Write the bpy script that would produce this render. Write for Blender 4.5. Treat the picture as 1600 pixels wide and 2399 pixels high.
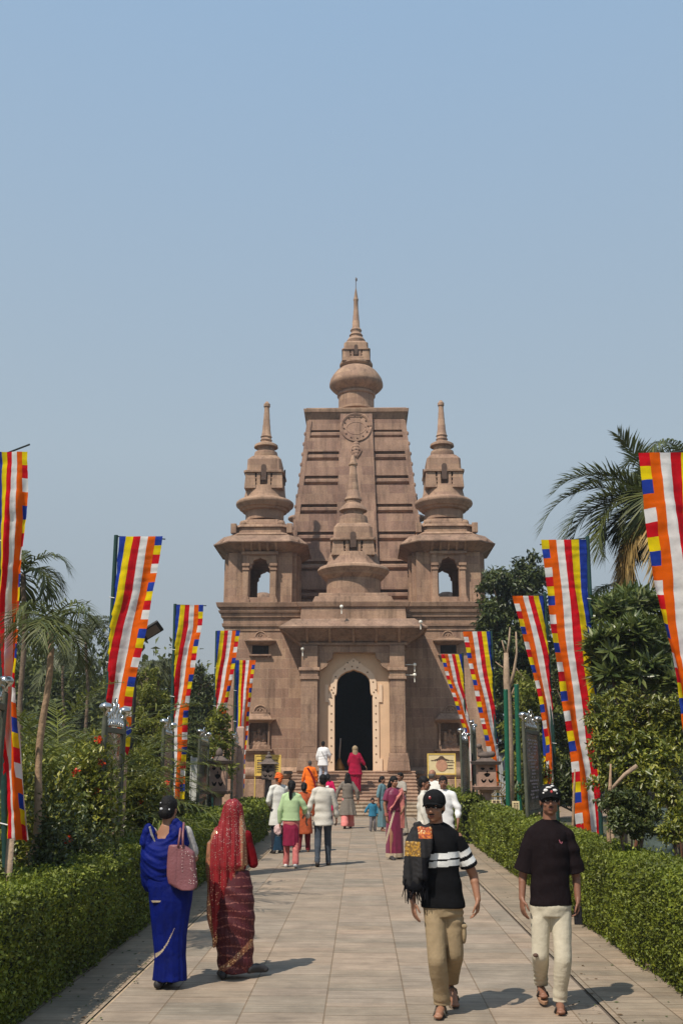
import bpy, bmesh, math, random
import numpy as np
from mathutils import Vector, Matrix, noise, geometry
R = math.radians
random.seed(7); rng = np.random.default_rng(11)
scene = bpy.context.scene
col = scene.collection
for o in list(bpy.data.objects): bpy.data.objects.remove(o)

# ------------------------------------------------------------ camera, sky, sun, exposure
IW, IH, F = 1600., 2399., 2300.
CAMX, CAMZ = 0.3, 1.92
PITCH = math.atan((1790 - IH/2)/F)
YAW = math.atan(46/math.hypot(F, 590.5))
cam = bpy.data.objects.new('camera', bpy.data.cameras.new('camera')); col.objects.link(cam)
cam.location = (CAMX, 0, CAMZ); cam.rotation_euler = (math.pi/2 + PITCH, 0, YAW)
cam.data.sensor_fit = 'VERTICAL'; cam.data.sensor_height = 36; cam.data.lens = 36*F/IH
cam.data.clip_end = 3000; scene.camera = cam
SUN_EL = R(54); SAZ = (0.61, 0.79)
w = bpy.data.worlds.new("World"); scene.world = w; w.use_nodes = True
nt = w.node_tree; bg = nt.nodes['Background']
sky = nt.nodes.new('ShaderNodeTexSky'); sky.sky_type = 'NISHITA'; sky.sun_disc = False
sky.sun_elevation = SUN_EL; sky.sun_rotation = math.atan2(-SAZ[0], -SAZ[1])
sky.air_density = 1.2; sky.dust_density = 3.0; sky.ozone_density = 3.0; sky.altitude = 80
# hazy dry-season air: the clear sky is washed out towards a pale blue-grey that thickens at the horizon
_tc = nt.nodes.new('ShaderNodeTexCoord'); _sp = nt.nodes.new('ShaderNodeSeparateXYZ'); nt.links.new(_tc.outputs['Generated'], _sp.inputs[0])
_rp = nt.nodes.new('ShaderNodeValToRGB'); nt.links.new(_sp.outputs[2], _rp.inputs[0])
for i, (p_, c_) in enumerate([(0, (.35,.38,.405)), (.12, (.355,.402,.44)), (.3, (.385,.47,.54)), (.66, (.30,.44,.615))]):
    e_ = _rp.color_ramp.elements[i] if i < 2 else _rp.color_ramp.elements.new(p_)
    e_.position = p_; e_.color = (*c_, 1)
_vm = nt.nodes.new('ShaderNodeVectorMath'); _vm.operation = 'SCALE'; _vm.inputs[3].default_value = 1/.08; nt.links.new(_rp.outputs[0], _vm.inputs[0])
_mx = nt.nodes.new('ShaderNodeMix'); _mx.data_type = 'RGBA'; _mx.inputs[0].default_value = .9
nt.links.new(sky.outputs[0], _mx.inputs[6]); nt.links.new(_vm.outputs[0], _mx.inputs[7])
nt.links.new(_mx.outputs[2], bg.inputs[0]); bg.inputs[1].default_value = 0.08
sl = bpy.data.lights.new('sun', 'SUN'); sl.energy = 4.4; sl.angle = R(0.6); sl.color = (1, .91, .79)
so = bpy.data.objects.new('sun', sl); col.objects.link(so)
so.rotation_euler = Vector((SAZ[0]*math.cos(SUN_EL), SAZ[1]*math.cos(SUN_EL), -math.sin(SUN_EL))).to_track_quat('-Z', 'Y').to_euler()
so.location = (-10, -10, 30)
scene.view_settings.view_transform = 'Standard'; scene.view_settings.look = 'None'
scene.view_settings.exposure = 0.14; scene.view_settings.gamma = 1
scene.cycles.max_bounces = 6; scene.cycles.transparent_max_bounces = 6

# ------------------------------------------------------------ photo measurement -> metres at a known distance
def ray(px, py):
    a = (px-IW/2)/F; b = (py-IH/2)/F
    up = math.sin(PITCH) - b*math.cos(PITCH); f = math.cos(PITCH) + b*math.sin(PITCH)
    return a*math.cos(YAW)-f*math.sin(YAW), a*math.sin(YAW)+f*math.cos(YAW), up
def at(px, py, Y):
    x, y, u = ray(px, py); t = Y/y
    return Vector((CAMX + x*t, Y, CAMZ + u*t))
def XX(px, py, Y): return at(px, py, Y).x
def ZZ(py, Y): return at(840, py, Y).z

# ------------------------------------------------------------ materials
MATS = {}
def _base(name, rough=.7):
    m = bpy.data.materials.new(name); m.use_nodes = True
    b = m.node_tree.nodes['Principled BSDF']; b.inputs['Roughness'].default_value = rough
    return m, m.node_tree, b
def mat(name, c, rough=.75, var=.18, scale=6., bump=.15, bscale=60., metal=0, spec=.3, sheen=0, c2=None):
    """plain procedural surface: two octaves of colour variation and a fine bump"""
    if name in MATS: return MATS[name]
    m, t, b = _base(name, rough); N = t.nodes.new; L = t.links.new
    tc = N('ShaderNodeTexCoord'); n = N('ShaderNodeTexNoise'); n.inputs['Scale'].default_value = scale; n.inputs['Detail'].default_value = 6
    n.inputs['Roughness'].default_value = .65
    L(tc.outputs['Object'], n.inputs['Vector'])
    mx = N('ShaderNodeMix'); mx.data_type = 'RGBA'
    hi = c2 or [min(1, v*(1+var)) for v in c[:3]]; lo = [v*(1-var) for v in c[:3]] if not c2 else c
    mx.inputs[6].default_value = (*lo[:3], 1); mx.inputs[7].default_value = (*hi[:3], 1)
    rp = N('ShaderNodeMapRange'); rp.inputs[1].default_value = .32; rp.inputs[2].default_value = .68
    L(n.outputs[0], rp.inputs[0]); L(rp.outputs[0], mx.inputs[0]); L(mx.outputs[2], b.inputs['Base Color'])
    if bump:
        n2 = N('ShaderNodeTexNoise'); n2.inputs['Scale'].default_value = bscale; n2.inputs['Detail'].default_value = 4
        L(tc.outputs['Object'], n2.inputs['Vector'])
        bp = N('ShaderNodeBump'); bp.inputs['Strength'].default_value = bump; bp.inputs['Distance'].default_value = .02
        L(n2.outputs[0], bp.inputs['Height']); L(bp.outputs[0], b.inputs['Normal'])
    b.inputs['Metallic'].default_value = metal; b.inputs['Specular IOR Level'].default_value = spec
    if sheen: b.inputs['Sheen Weight'].default_value = sheen
    MATS[name] = m; return m
def cloth(name, c, var=.12, trans=0., rough=.85, bump=.25):
    m = mat(name, c, max(rough, .92), var, 9, bump, 25, 0, .05)
    if trans and 'tr' not in m:
        m['tr'] = 1; t = m.node_tree; b = t.nodes['Principled BSDF']; out = t.nodes['Material Output']
        tr = t.nodes.new('ShaderNodeBsdfTranslucent'); tr.inputs[0].default_value = (*c, 1)
        mx = t.nodes.new('ShaderNodeMixShader'); mx.inputs[0].default_value = trans
        t.links.new(b.outputs[0], mx.inputs[1]); t.links.new(tr.outputs[0], mx.inputs[2]); t.links.new(mx.outputs[0], out.inputs[0])
    return m
def leafmat(name, cols, trans=.3, rough=.5, spec=.4):
    if name in MATS: return MATS[name]
    m, t, b = _base(name, rough); N = t.nodes.new; L = t.links.new
    g = N('ShaderNodeNewGeometry'); r = N('ShaderNodeValToRGB'); r.color_ramp.elements.remove(r.color_ramp.elements[1])
    cols = [(min(1, c[0]*1.28), c[1]*1.08, c[2]*.78) for c in cols]
    for i, c in enumerate(cols):
        p = i/(len(cols)-1)
        e = r.color_ramp.elements[0] if i == 0 else r.color_ramp.elements.new(p)
        e.position = p; e.color = (*c, 1)
    L(g.outputs['Random Per Island'], r.inputs[0])
    tc = N('ShaderNodeTexCoord'); n = N('ShaderNodeTexNoise'); n.inputs['Scale'].default_value = 1.6; n.inputs['Detail'].default_value = 3
    L(tc.outputs['Object'], n.inputs['Vector'])
    mr = N('ShaderNodeMapRange'); mr.inputs[1].default_value = .3; mr.inputs[2].default_value = .7; mr.inputs[3].default_value = .6; mr.inputs[4].default_value = 1.35
    L(n.outputs[0], mr.inputs[0])
    mx = N('ShaderNodeMix'); mx.data_type = 'RGBA'; mx.blend_type = 'MULTIPLY'; mx.inputs[0].default_value = 1
    L(r.outputs[0], mx.inputs[6]); L(mr.outputs[0], mx.inputs[7]); L(mx.outputs[2], b.inputs['Base Color'])
    b.inputs['Specular IOR Level'].default_value = spec
    tr = N('ShaderNodeBsdfTranslucent'); L(mx.outputs[2], tr.inputs[0])
    ms = N('ShaderNodeMixShader'); ms.inputs[0].default_value = trans
    L(b.outputs[0], ms.inputs[1]); L(tr.outputs[0], ms.inputs[2]); L(ms.outputs[0], t.nodes['Material Output'].inputs[0])
    MATS[name] = m; return m
def stone(name, c1, c2, mortar, bw=.95, bh=.42, msize=.008, stain=.55, bump=.35, rough=.85):
    """ashlar blocks; courses follow x+y so they wrap round corners"""
    m, t, b = _base(name, rough); N = t.nodes.new; L = t.links.new
    tc = N('ShaderNodeTexCoord'); sp = N('ShaderNodeSeparateXYZ'); L(tc.outputs['Object'], sp.inputs[0])
    ad = N('ShaderNodeMath'); L(sp.outputs[0], ad.inputs[0]); L(sp.outputs[1], ad.inputs[1])
    cb = N('ShaderNodeCombineXYZ'); L(ad.outputs[0], cb.inputs[0]); L(sp.outputs[2], cb.inputs[1])
    br = N('ShaderNodeTexBrick'); L(cb.outputs[0], br.inputs['Vector']); br.inputs['Scale'].default_value = 1
    br.inputs['Brick Width'].default_value = bw; br.inputs['Row Height'].default_value = bh; br.inputs['Mortar Size'].default_value = msize
    br.inputs['Mortar Smooth'].default_value = .3; br.offset_frequency = 2; br.offset = .37; br.squash = .8; br.squash_frequency = 3
    br.inputs['Color1'].default_value = (*c1, 1); br.inputs['Color2'].default_value = (*c2, 1); br.inputs['Mortar'].default_value = (*mortar, 1)
    n = N('ShaderNodeTexNoise'); n.inputs['Scale'].default_value = .9; n.inputs['Detail'].default_value = 9; n.inputs['Roughness'].default_value = .7
    mp = N('ShaderNodeMapping'); mp.inputs['Scale'].default_value = (1.6, 1.6, .55); L(tc.outputs['Object'], mp.inputs[0]); L(mp.outputs[0], n.inputs['Vector'])
    mr = N('ShaderNodeMapRange'); mr.inputs[1].default_value = .3; mr.inputs[2].default_value = .72; mr.inputs[3].default_value = 1.18; mr.inputs[4].default_value = stain
    L(n.outputs[0], mr.inputs[0])
    mx = N('ShaderNodeMix'); mx.data_type = 'RGBA'; mx.blend_type = 'MULTIPLY'; mx.inputs[0].default_value = 1
    L(br.outputs['Color'], mx.inputs[6]); L(mr.outputs[0], mx.inputs[7])
    ms_ = N('ShaderNodeMapping'); ms_.inputs['Scale'].default_value = (4.5, 4.5, .32); L(tc.outputs['Object'], ms_.inputs[0])   # rain streaks
    ns_ = N('ShaderNodeTexNoise'); ns_.inputs['Scale'].default_value = 1; ns_.inputs['Detail'].default_value = 7; ns_.inputs['Roughness'].default_value = .62; L(ms_.outputs[0], ns_.inputs['Vector'])
    mrs = N('ShaderNodeMapRange'); mrs.inputs[1].default_value = .5; mrs.inputs[2].default_value = .72; mrs.inputs[3].default_value = 1.04; mrs.inputs[4].default_value = .62; L(ns_.outputs[0], mrs.inputs[0])
    mxs = N('ShaderNodeMix'); mxs.data_type = 'RGBA'; mxs.blend_type = 'MULTIPLY'; mxs.inputs[0].default_value = 1; L(mx.outputs[2], mxs.inputs[6]); L(mrs.outputs[0], mxs.inputs[7]); mx = mxs
    n3 = N('ShaderNodeTexNoise'); n3.inputs['Scale'].default_value = 14; n3.inputs['Detail'].default_value = 6; L(tc.outputs['Object'], n3.inputs['Vector'])
    mr3 = N('ShaderNodeMapRange'); mr3.inputs[1].default_value = .3; mr3.inputs[2].default_value = .7; mr3.inputs[3].default_value = .86; mr3.inputs[4].default_value = 1.12; L(n3.outputs[0], mr3.inputs[0])
    mx2 = N('ShaderNodeMix'); mx2.data_type = 'RGBA'; mx2.blend_type = 'MULTIPLY'; mx2.inputs[0].default_value = 1
    L(mx.outputs[2], mx2.inputs[6]); L(mr3.outputs[0], mx2.inputs[7]); L(mx2.outputs[2], b.inputs['Base Color'])
    m2 = N('ShaderNodeMath'); m2.operation = 'MULTIPLY_ADD'; L(br.outputs['Fac'], m2.inputs[0]); m2.inputs[1].default_value = -.6; L(n3.outputs[0], m2.inputs[2])
    bp = N('ShaderNodeBump'); bp.inputs['Strength'].default_value = bump; bp.inputs['Distance'].default_value = .02
    L(m2.outputs[0], bp.inputs['Height']); L(bp.outputs[0], b.inputs['Normal'])
    b.inputs['Specular IOR Level'].default_value = .2
    MATS[name] = m; return m

# ------------------------------------------------------------ objects
def tag(o, label=None, cat=None, group=None, kind=None):
    if label: o['label'] = label
    if cat: o['category'] = cat
    if group: o['group'] = group
    if kind: o['kind'] = kind
    return o
def empty(name, loc, label, cat, group=None):
    o = bpy.data.objects.new(name, None); col.objects.link(o); o.location = loc; o.empty_display_size = .2
    return tag(o, label, cat, group)
def origin(p):
    while p is not None and p.parent is not None: p = p.parent
    return Vector(p.location) if p is not None else Vector((0, 0, 0))
def copy_tree(o, parent=None):
    c = o.copy(); col.objects.link(c); c.parent = parent
    for ch in list(o.children): copy_tree(ch, c)
    return c
class MB:
    def __init__(s): s.v = []; s.f = []; s.m = []; s.cur = 0
    def add(s, vs, fs):
        k = len(s.v); s.v += [tuple(x) for x in vs]; s.f += [tuple(i+k for i in f) for f in fs]; s.m += [s.cur]*len(fs)
    def box(s, x0, x1, y0, y1, z0, z1):
        s.add([(x0,y0,z0),(x1,y0,z0),(x1,y1,z0),(x0,y1,z0),(x0,y0,z1),(x1,y0,z1),(x1,y1,z1),(x0,y1,z1)],
              [(0,3,2,1),(4,5,6,7),(0,1,5,4),(1,2,6,5),(2,3,7,6),(3,0,4,7)])
    def fru(s, cx, cy, z0, hx0, hy0, z1, hx1, hy1, ch0=0, ch1=0):
        """frustum with rectangular (optionally corner-cut) plan"""
        def pl(hx, hy, c, z):
            if c <= 0: return [(cx-hx,cy-hy,z),(cx+hx,cy-hy,z),(cx+hx,cy+hy,z),(cx-hx,cy+hy,z)]
            return [(cx-hx+c,cy-hy,z),(cx+hx-c,cy-hy,z),(cx+hx,cy-hy+c,z),(cx+hx,cy+hy-c,z),(cx+hx-c,cy+hy,z),(cx-hx+c,cy+hy,z),(cx-hx,cy+hy-c,z),(cx-hx,cy-hy+c,z)]
        a = pl(hx0, hy0, ch0, z0); b = pl(hx1, hy1, ch1, z1); n = len(a)
        s.add(a+b, [tuple(range(n-1,-1,-1)), tuple(range(n,2*n))]+[(i,(i+1)%n,n+(i+1)%n,n+i) for i in range(n)])
    def lathe(s, cx, cy, prof, seg=40):
        vs = []; fs = []
        for r, z in prof:
            for i in range(seg):
                a = 2*math.pi*i/seg; vs.append((cx+r*math.cos(a), cy+r*math.sin(a), z))
        for j in range(len(prof)-1):
            for i in range(seg): fs.append((j*seg+i, j*seg+(i+1)%seg, (j+1)*seg+(i+1)%seg, (j+1)*seg+i))
        fs.append(tuple(range(seg-1,-1,-1))); fs.append(tuple((len(prof)-1)*seg+i for i in range(seg)))
        s.add(vs, fs)
    def tube(s, pts, rad, seg=8):
        pts = [Vector(p) for p in pts]
        if not hasattr(rad, '__len__'): rad = [rad]*len(pts)
        vs = []; fs = []; ref = None
        for i, p in enumerate(pts):
            d = (pts[min(i+1,len(pts)-1)]-pts[max(i-1,0)]).normalized()
            if ref is None: ref = d.orthogonal().normalized()
            u = (ref - d*ref.dot(d)).normalized(); ref = u; v = d.cross(u)
            for k in range(seg):
                a = 2*math.pi*k/seg; vs.append(p+(u*math.cos(a)+v*math.sin(a))*rad[i])
        for j in range(len(pts)-1):
            for i in range(seg): fs.append((j*seg+i, j*seg+(i+1)%seg, (j+1)*seg+(i+1)%seg, (j+1)*seg+i))
        fs.append(tuple(range(seg-1,-1,-1))); fs.append(tuple((len(pts)-1)*seg+i for i in range(seg)))
        s.add(vs, fs)
    def ball(s, c, r, rot=None, seg=14, rings=9):
        if not hasattr(r, '__len__'): r = (r, r, r)
        c = Vector(c); vs = []; fs = []
        for j in range(1, rings):
            t = math.pi*j/rings
            for i in range(seg):
                a = 2*math.pi*i/seg; v = Vector((r[0]*math.sin(t)*math.cos(a), r[1]*math.sin(t)*math.sin(a), r[2]*math.cos(t)))
                if rot: v = rot @ v
                vs.append(c+v)
        for j in range(rings-2):
            for i in range(seg): fs.append((j*seg+i, (j+1)*seg+i, (j+1)*seg+(i+1)%seg, j*seg+(i+1)%seg))
        tv, bv = Vector((0,0,r[2])), Vector((0,0,-r[2]))
        if rot: tv, bv = rot@tv, rot@bv
        n = len(vs); vs += [c+tv, c+bv]
        for i in range(seg):
            fs.append((n, i, (i+1)%seg)); fs.append((n+1, (rings-2)*seg+(i+1)%seg, (rings-2)*seg+i))
        s.add(vs, fs)
    def stack(s, rings, seg=28, pw=2.0, fn=None):
        """closed loft of elliptical rings (cx,cy,cz,rx,ry,yaw)"""
        vs = []; fs = []
        for q in rings:
            cx, cy, cz, rx, ry = q[:5]; yaw = q[5] if len(q) > 5 else 0
            for i in range(seg):
                a = 2*math.pi*i/seg; c, d = math.cos(a), math.sin(a)
                x = rx*math.copysign(abs(c)**(2/pw), c); y = ry*math.copysign(abs(d)**(2/pw), d)
                if fn:
                    k = fn(a, cz); x *= k; y *= k
                vs.append((cx+x*math.cos(yaw)-y*math.sin(yaw), cy+x*math.sin(yaw)+y*math.cos(yaw), cz))
        for j in range(len(rings)-1):
            for i in range(seg): fs.append((j*seg+i, j*seg+(i+1)%seg, (j+1)*seg+(i+1)%seg, (j+1)*seg+i))
        fs.append(tuple(range(seg-1,-1,-1))); fs.append(tuple((len(rings)-1)*seg+i for i in range(seg)))
        if rings[0][2] > rings[-1][2]: fs = [f[::-1] for f in fs]
        s.add(vs, fs)
    def plate(s, outer, holes, y0, y1):
        """wall plate in the XZ plane, thickness y0..y1, with real openings"""
        loops = [outer]+holes; pv = [[Vector((x, z, 0)) for x, z in lp] for lp in loops]
        tri = geometry.tessellate_polygon(pv); flat = [p for lp in loops for p in lp]; n = len(flat)
        vs = [(x, y0, z) for x, z in flat]+[(x, y1, z) for x, z in flat]
        fs = []
        for a, b, c in tri:
            (x1,z1),(x2,z2),(x3,z3) = flat[a],flat[b],flat[c]
            if (x2-x1)*(z3-z1)-(x3-x1)*(z2-z1) < 0: b, c = c, b
            fs.append((a, b, c)); fs.append((a+n, c+n, b+n))
        k = 0
        for li, lp in enumerate(loops):
            m = len(lp); A = sum(lp[i][0]*lp[(i+1)%m][1]-lp[(i+1)%m][0]*lp[i][1] for i in range(m))
            for i in range(m):
                p, q = k+i, k+(i+1)%m
                f = (p, p+n, q+n, q)
                if (A > 0) == (li > 0): f = f[::-1]
                fs.append(f)
            k += m
        s.add(vs, fs)
    def build(s, name, mats, parent=None, smooth=False, bevel=0):
        if not isinstance(mats, (list, tuple)): mats = [mats]
        o0 = origin(parent)
        me = bpy.data.meshes.new(name); me.from_pydata([(x-o0.x, y-o0.y, z-o0.z) for x, y, z in s.v], [], s.f)
        for m in mats: me.materials.append(m)
        me.polygons.foreach_set('material_index', s.m)
        if smooth: me.polygons.foreach_set('use_smooth', [True]*len(me.polygons))
        me.update()
        o = bpy.data.objects.new(name, me); col.objects.link(o); o.parent = parent
        if smooth == 'auto': me.set_sharp_from_angle(angle=R(38))
        if bevel:
            b = o.modifiers.new('bevel', 'BEVEL'); b.width = bevel; b.segments = 2; b.limit_method = 'ANGLE'; b.angle_limit = R(35)
        return o
def remesh(name, mb, voxel, mats, parent, matfn=None, disp=None, smooth=3):
    """fuses overlapping solids of mb into one continuous smooth surface"""
    if not isinstance(mats, (list, tuple)): mats = [mats]
    me = bpy.data.meshes.new(name+'_t'); me.from_pydata(mb.v, [], mb.f); me.update()
    o = bpy.data.objects.new(name+'_t', me); col.objects.link(o)
    r = o.modifiers.new('r', 'REMESH'); r.mode = 'VOXEL'; r.voxel_size = voxel; r.use_smooth_shade = True
    if smooth:
        sm = o.modifiers.new('s', 'SMOOTH'); sm.iterations = smooth; sm.factor = .5
    dg = bpy.context.evaluated_depsgraph_get()
    me2 = bpy.data.meshes.new_from_object(o.evaluated_get(dg)); me2.name = name
    bpy.data.objects.remove(o); bpy.data.meshes.remove(me)
    n = len(me2.vertices); co = np.empty(n*3, np.float32); me2.vertices.foreach_get('co', co); co = co.reshape(-1, 3)
    if disp:
        no = np.empty(n*3, np.float32); me2.vertex_normals.foreach_get('vector', no); no = no.reshape(-1, 3)
        co = co + no*disp(co)[:, None]
    me2.materials.clear()
    for m in mats: me2.materials.append(m)
    nf = len(me2.polygons)
    if matfn and nf:
        cen = np.empty(nf*3, np.float32)
        me2.polygons.foreach_get('center', cen); me2.polygons.foreach_set('material_index', matfn(cen.reshape(-1, 3)).astype(np.int32))
    else: me2.polygons.foreach_set('material_index', np.zeros(nf, np.int32))
    me2.polygons.foreach_set('use_smooth', [True]*nf)
    o0 = origin(parent); co = co-np.array(o0, np.float32)
    me2.vertices.foreach_set('co', co.ravel().astype(np.float32)); me2.update()
    ob = bpy.data.objects.new(name, me2); col.objects.link(ob); ob.parent = parent
    return ob
def npobj(name, V, Fq, mats, parent=None, mi=None, smooth=False):
    """fast mesh from numpy: V (n,3), Fq (m,k)"""
    me = bpy.data.meshes.new(name); k = Fq.shape[1]; m = len(Fq)
    V = V-np.array(origin(parent))
    me.vertices.add(len(V)); me.vertices.foreach_set('co', V.astype(np.float32).ravel())
    me.loops.add(m*k); me.loops.foreach_set('vertex_index', Fq.astype(np.int32).ravel())
    me.polygons.add(m); me.polygons.foreach_set('loop_start', np.arange(0, m*k, k, dtype=np.int32))
    if not isinstance(mats, (list, tuple)): mats = [mats]
    for a in mats: me.materials.append(a)
    if mi is not None: me.polygons.foreach_set('material_index', mi.astype(np.int32))
    if smooth: me.polygons.foreach_set('use_smooth', [True]*m)
    me.update(calc_edges=True)
    o = bpy.data.objects.new(name, me); col.objects.link(o); o.parent = parent
    return o
def vnoise(co, sc, seed=0.):
    """cheap smooth pseudo-noise, sum of rotated sines"""
    p = co*np.array(sc); s = 0
    for k, (a, b, c, ph) in enumerate([(1.,.7,.3,0.),(-.6,1.1,.5,1.7),(.4,-.9,1.2,4.1),(1.7,.5,-1.1,2.3)]):
        s = s + np.sin(p[:,0]*a+p[:,1]*b+p[:,2]*c+ph+seed*(k+1.3) + 1.3*np.sin(p[:,1]*c-p[:,2]*b+ph*2+seed))
    return s/4
# ------------------------------------------------------------ setting: ground and path
def sheet(name, x0, x1, y0, y1, z, m, nx=1, ny=1, kind='structure'):
    X, Y = np.meshgrid(np.linspace(x0, x1, nx+1), np.linspace(y0, y1, ny+1)); V = np.stack([X.ravel(), Y.ravel(), np.full(X.size, z)], 1)
    q = np.array([[j*(nx+1)+i, j*(nx+1)+i+1, (j+1)*(nx+1)+i+1, (j+1)*(nx+1)+i] for j in range(ny) for i in range(nx)])
    o = npobj(name, V, q, m); o['kind'] = kind; return o
sheet('ground', -900, 900, -60, 1500, -.02, mat('soil_grass', (.05,.055,.022), .95, .5, 1.3, .6, 20, c2=(.12,.10,.06)))
def paving(name, c1, c2, mort, cw, ln, rough=.8, off=.43, hue=1):
    m, t, b = _base(name, rough); N = t.nodes.new; L = t.links.new
    tc = N('ShaderNodeTexCoord'); sp = N('ShaderNodeSeparateXYZ'); L(tc.outputs['Object'], sp.inputs[0])
    cb = N('ShaderNodeCombineXYZ'); L(sp.outputs[1], cb.inputs[0]); L(sp.outputs[0], cb.inputs[1])
    br = N('ShaderNodeTexBrick'); L(cb.outputs[0], br.inputs['Vector']); br.inputs['Scale'].default_value = 1
    br.inputs['Brick Width'].default_value = ln; br.inputs['Row Height'].default_value = cw; br.inputs['Mortar Size'].default_value = .006
    br.inputs['Mortar Smooth'].default_value = .8; br.offset = off; br.offset_frequency = 2; br.squash = .6; br.squash_frequency = 2
    br.inputs['Color1'].default_value = (*c1, 1); br.inputs['Color2'].default_value = (*c2, 1); br.inputs['Mortar'].default_value = (*mort, 1)
    # second, finer set of joints across the path: narrow strips inside the slabs
    br2 = N('ShaderNodeTexBrick'); L(cb.outputs[0], br2.inputs['Vector']); br2.inputs['Scale'].default_value = 1
    br2.inputs['Brick Width'].default_value = ln*.31; br2.inputs['Row Height'].default_value = cw; br2.inputs['Mortar Size'].default_value = .009; br2.offset = .27
    br2.inputs['Mortar Smooth'].default_value = .5
    br2.inputs['Color1'].default_value = (.90,.90,.87,1); br2.inputs['Color2'].default_value = (1.12,1.07,1.04,1); br2.inputs['Mortar'].default_value = (.72,.66,.58,1)
    mx = N('ShaderNodeMix'); mx.data_type = 'RGBA'; mx.blend_type = 'MULTIPLY'; mx.inputs[0].default_value = .95
    L(br.outputs['Color'], mx.inputs[6]); L(br2.outputs['Color'], mx.inputs[7])
    n = N('ShaderNodeTexNoise'); n.inputs['Scale'].default_value = 2.1; n.inputs['Detail'].default_value = 9; n.inputs['Roughness'].default_value = .7; L(tc.outputs['Object'], n.inputs['Vector'])
    mr = N('ShaderNodeMapRange'); mr.inputs[1].default_value = .3; mr.inputs[2].default_value = .7; mr.inputs[3].default_value = .70; mr.inputs[4].default_value = 1.2; L(n.outputs[0], mr.inputs[0])
    mx2 = N('ShaderNodeMix'); mx2.data_type = 'RGBA'; mx2.blend_type = 'MULTIPLY'; mx2.inputs[0].default_value = 1
    L(mx.outputs[2], mx2.inputs[6]); L(mr.outputs[0], mx2.inputs[7])
    mp = N('ShaderNodeMapping'); mp.inputs['Scale'].default_value = (2.2, 26, 1); L(tc.outputs['Object'], mp.inputs[0])
    n2 = N('ShaderNodeTexNoise'); n2.inputs['Scale'].default_value = 1; n2.inputs['Detail'].default_value = 5; L(mp.outputs[0], n2.inputs['Vector'])
    mr2 = N('ShaderNodeMapRange'); mr2.inputs[1].default_value = .35; mr2.inputs[2].default_value = .65; mr2.inputs[3].default_value = .86; mr2.inputs[4].default_value = 1.1; L(n2.outputs[0], mr2.inputs[0])
    mx3 = N('ShaderNodeMix'); mx3.data_type = 'RGBA'; mx3.blend_type = 'MULTIPLY'; mx3.inputs[0].default_value = 1
    L(mx2.outputs[2], mx3.inputs[6]); L(mr2.outputs[0], mx3.inputs[7])
    L(mx3.outputs[2], b.inputs['Base Color'])
    hh = N('ShaderNodeMath'); hh.operation = 'MULTIPLY_ADD'; L(br.outputs['Fac'], hh.inputs[0]); hh.inputs[1].default_value = -.8; L(n2.outputs[0], hh.inputs[2])
    bp = N('ShaderNodeBump'); bp.inputs['Strength'].default_value = .45; bp.inputs['Distance'].default_value = .012; L(hh.outputs[0], bp.inputs['Height']); L(bp.outputs[0], b.inputs['Normal'])
    b.inputs['Specular IOR Level'].default_value = .25
    return m
pv = paving('path_slabs', (.335,.262,.196), (.272,.232,.185), (.30,.24,.18), .66, .95)
pv2 = paving('path_edge_slabs', (.32,.25,.18), (.265,.22,.165), (.22,.18,.135), .46, .7, off=.2)
mb = MB()
for i in range(60):                         # strips of slabs, each course at its own hair of height
    pass
sheet('path', -1.775, 2.225, -2, 38.6, 0.004, pv)
sheet('path_margin', -2.62, -1.80, -2, 40, .012, pv2); sheet('path_margin', 2.25, 3.22, -2, 40, .012, pv2)
sheet('path_joint', -1.80, -1.775, -2, 38.6, .001, mat('joint_light', (.42,.31,.2), .9))
sheet('path_joint', 2.225, 2.25, -2, 38.6, -.001, mat('joint_dark', (.13,.10,.075), .9))
sheet('forecourt', -12, 12, 38.2, 60, .0, mat('forecourt_stone', (.27,.2,.14), .9, .25, 3))
# fallen leaves and scraps on the margins
lv = MB()
for k in range(300):
    side = random.random() < .6
    x = random.uniform(-2.35, -1.7) if side else random.uniform(2.0, 3.0); y = 7.5+random.random()**1.5*22
    a = random.uniform(0, 6.28); s = random.uniform(.012, .032)
    lv.cur = random.randint(0, 1)
    lv.add([(x+math.cos(a)*s, y+math.sin(a)*s, .018+random.random()*.008), (x-math.sin(a)*s*.4, y+math.cos(a)*s*.4, .022), (x-math.cos(a)*s, y-math.sin(a)*s, .018), (x+math.sin(a)*s*.4, y-math.cos(a)*s*.4, .016)], [(0,1,2,3)])
lv = lv.build('leaf_litter', [mat('dry_leaf', (.10,.06,.03), .9), mat('green_leaf_litter', (.07,.09,.03), .9)]); tag(lv, 'scattered fallen leaves along the path margins beside the hedges', 'leaves', kind='stuff')

# ------------------------------------------------------------ temple
SA, SB, SM = (.42,.275,.183), (.29,.178,.127), (.46,.335,.235)
st = stone('sandstone', SA, SB, SM, .95, .43, .007, .62)
st_t = stone('sandstone_tower', (.37,.237,.167), (.265,.162,.122), (.385,.26,.185), .8, .5, .007, .55)
st_p = stone('sandstone_plain', (.41,.27,.182), (.31,.197,.14), (.28,.18,.125), .9, .36, .006, .58)
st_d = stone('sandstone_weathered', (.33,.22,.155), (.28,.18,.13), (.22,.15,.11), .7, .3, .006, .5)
st_s = stone('step_stone', (.43,.295,.21), (.36,.24,.175), (.3,.18,.13), 1.1, 5, .006, .8)
st_g = stone('step_stone_pale', (.40,.32,.24), (.36,.28,.2), (.25,.2,.15), 1.3, 5, .006, .8)
cream = mat('cream_plaster', (.68,.47,.30), .7, .08, 1.2, .1, 30); cream2 = mat('cream_trim', (.78,.58,.41), .65, .06, 2, .1, 30)
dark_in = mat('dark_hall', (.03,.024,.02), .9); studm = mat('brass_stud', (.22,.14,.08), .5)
temple = empty('temple', (0, 43.7, 0), 'pink sandstone temple with tapering tower, two corner kiosks and arched doorway beyond the path', 'temple')
T = temple
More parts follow.
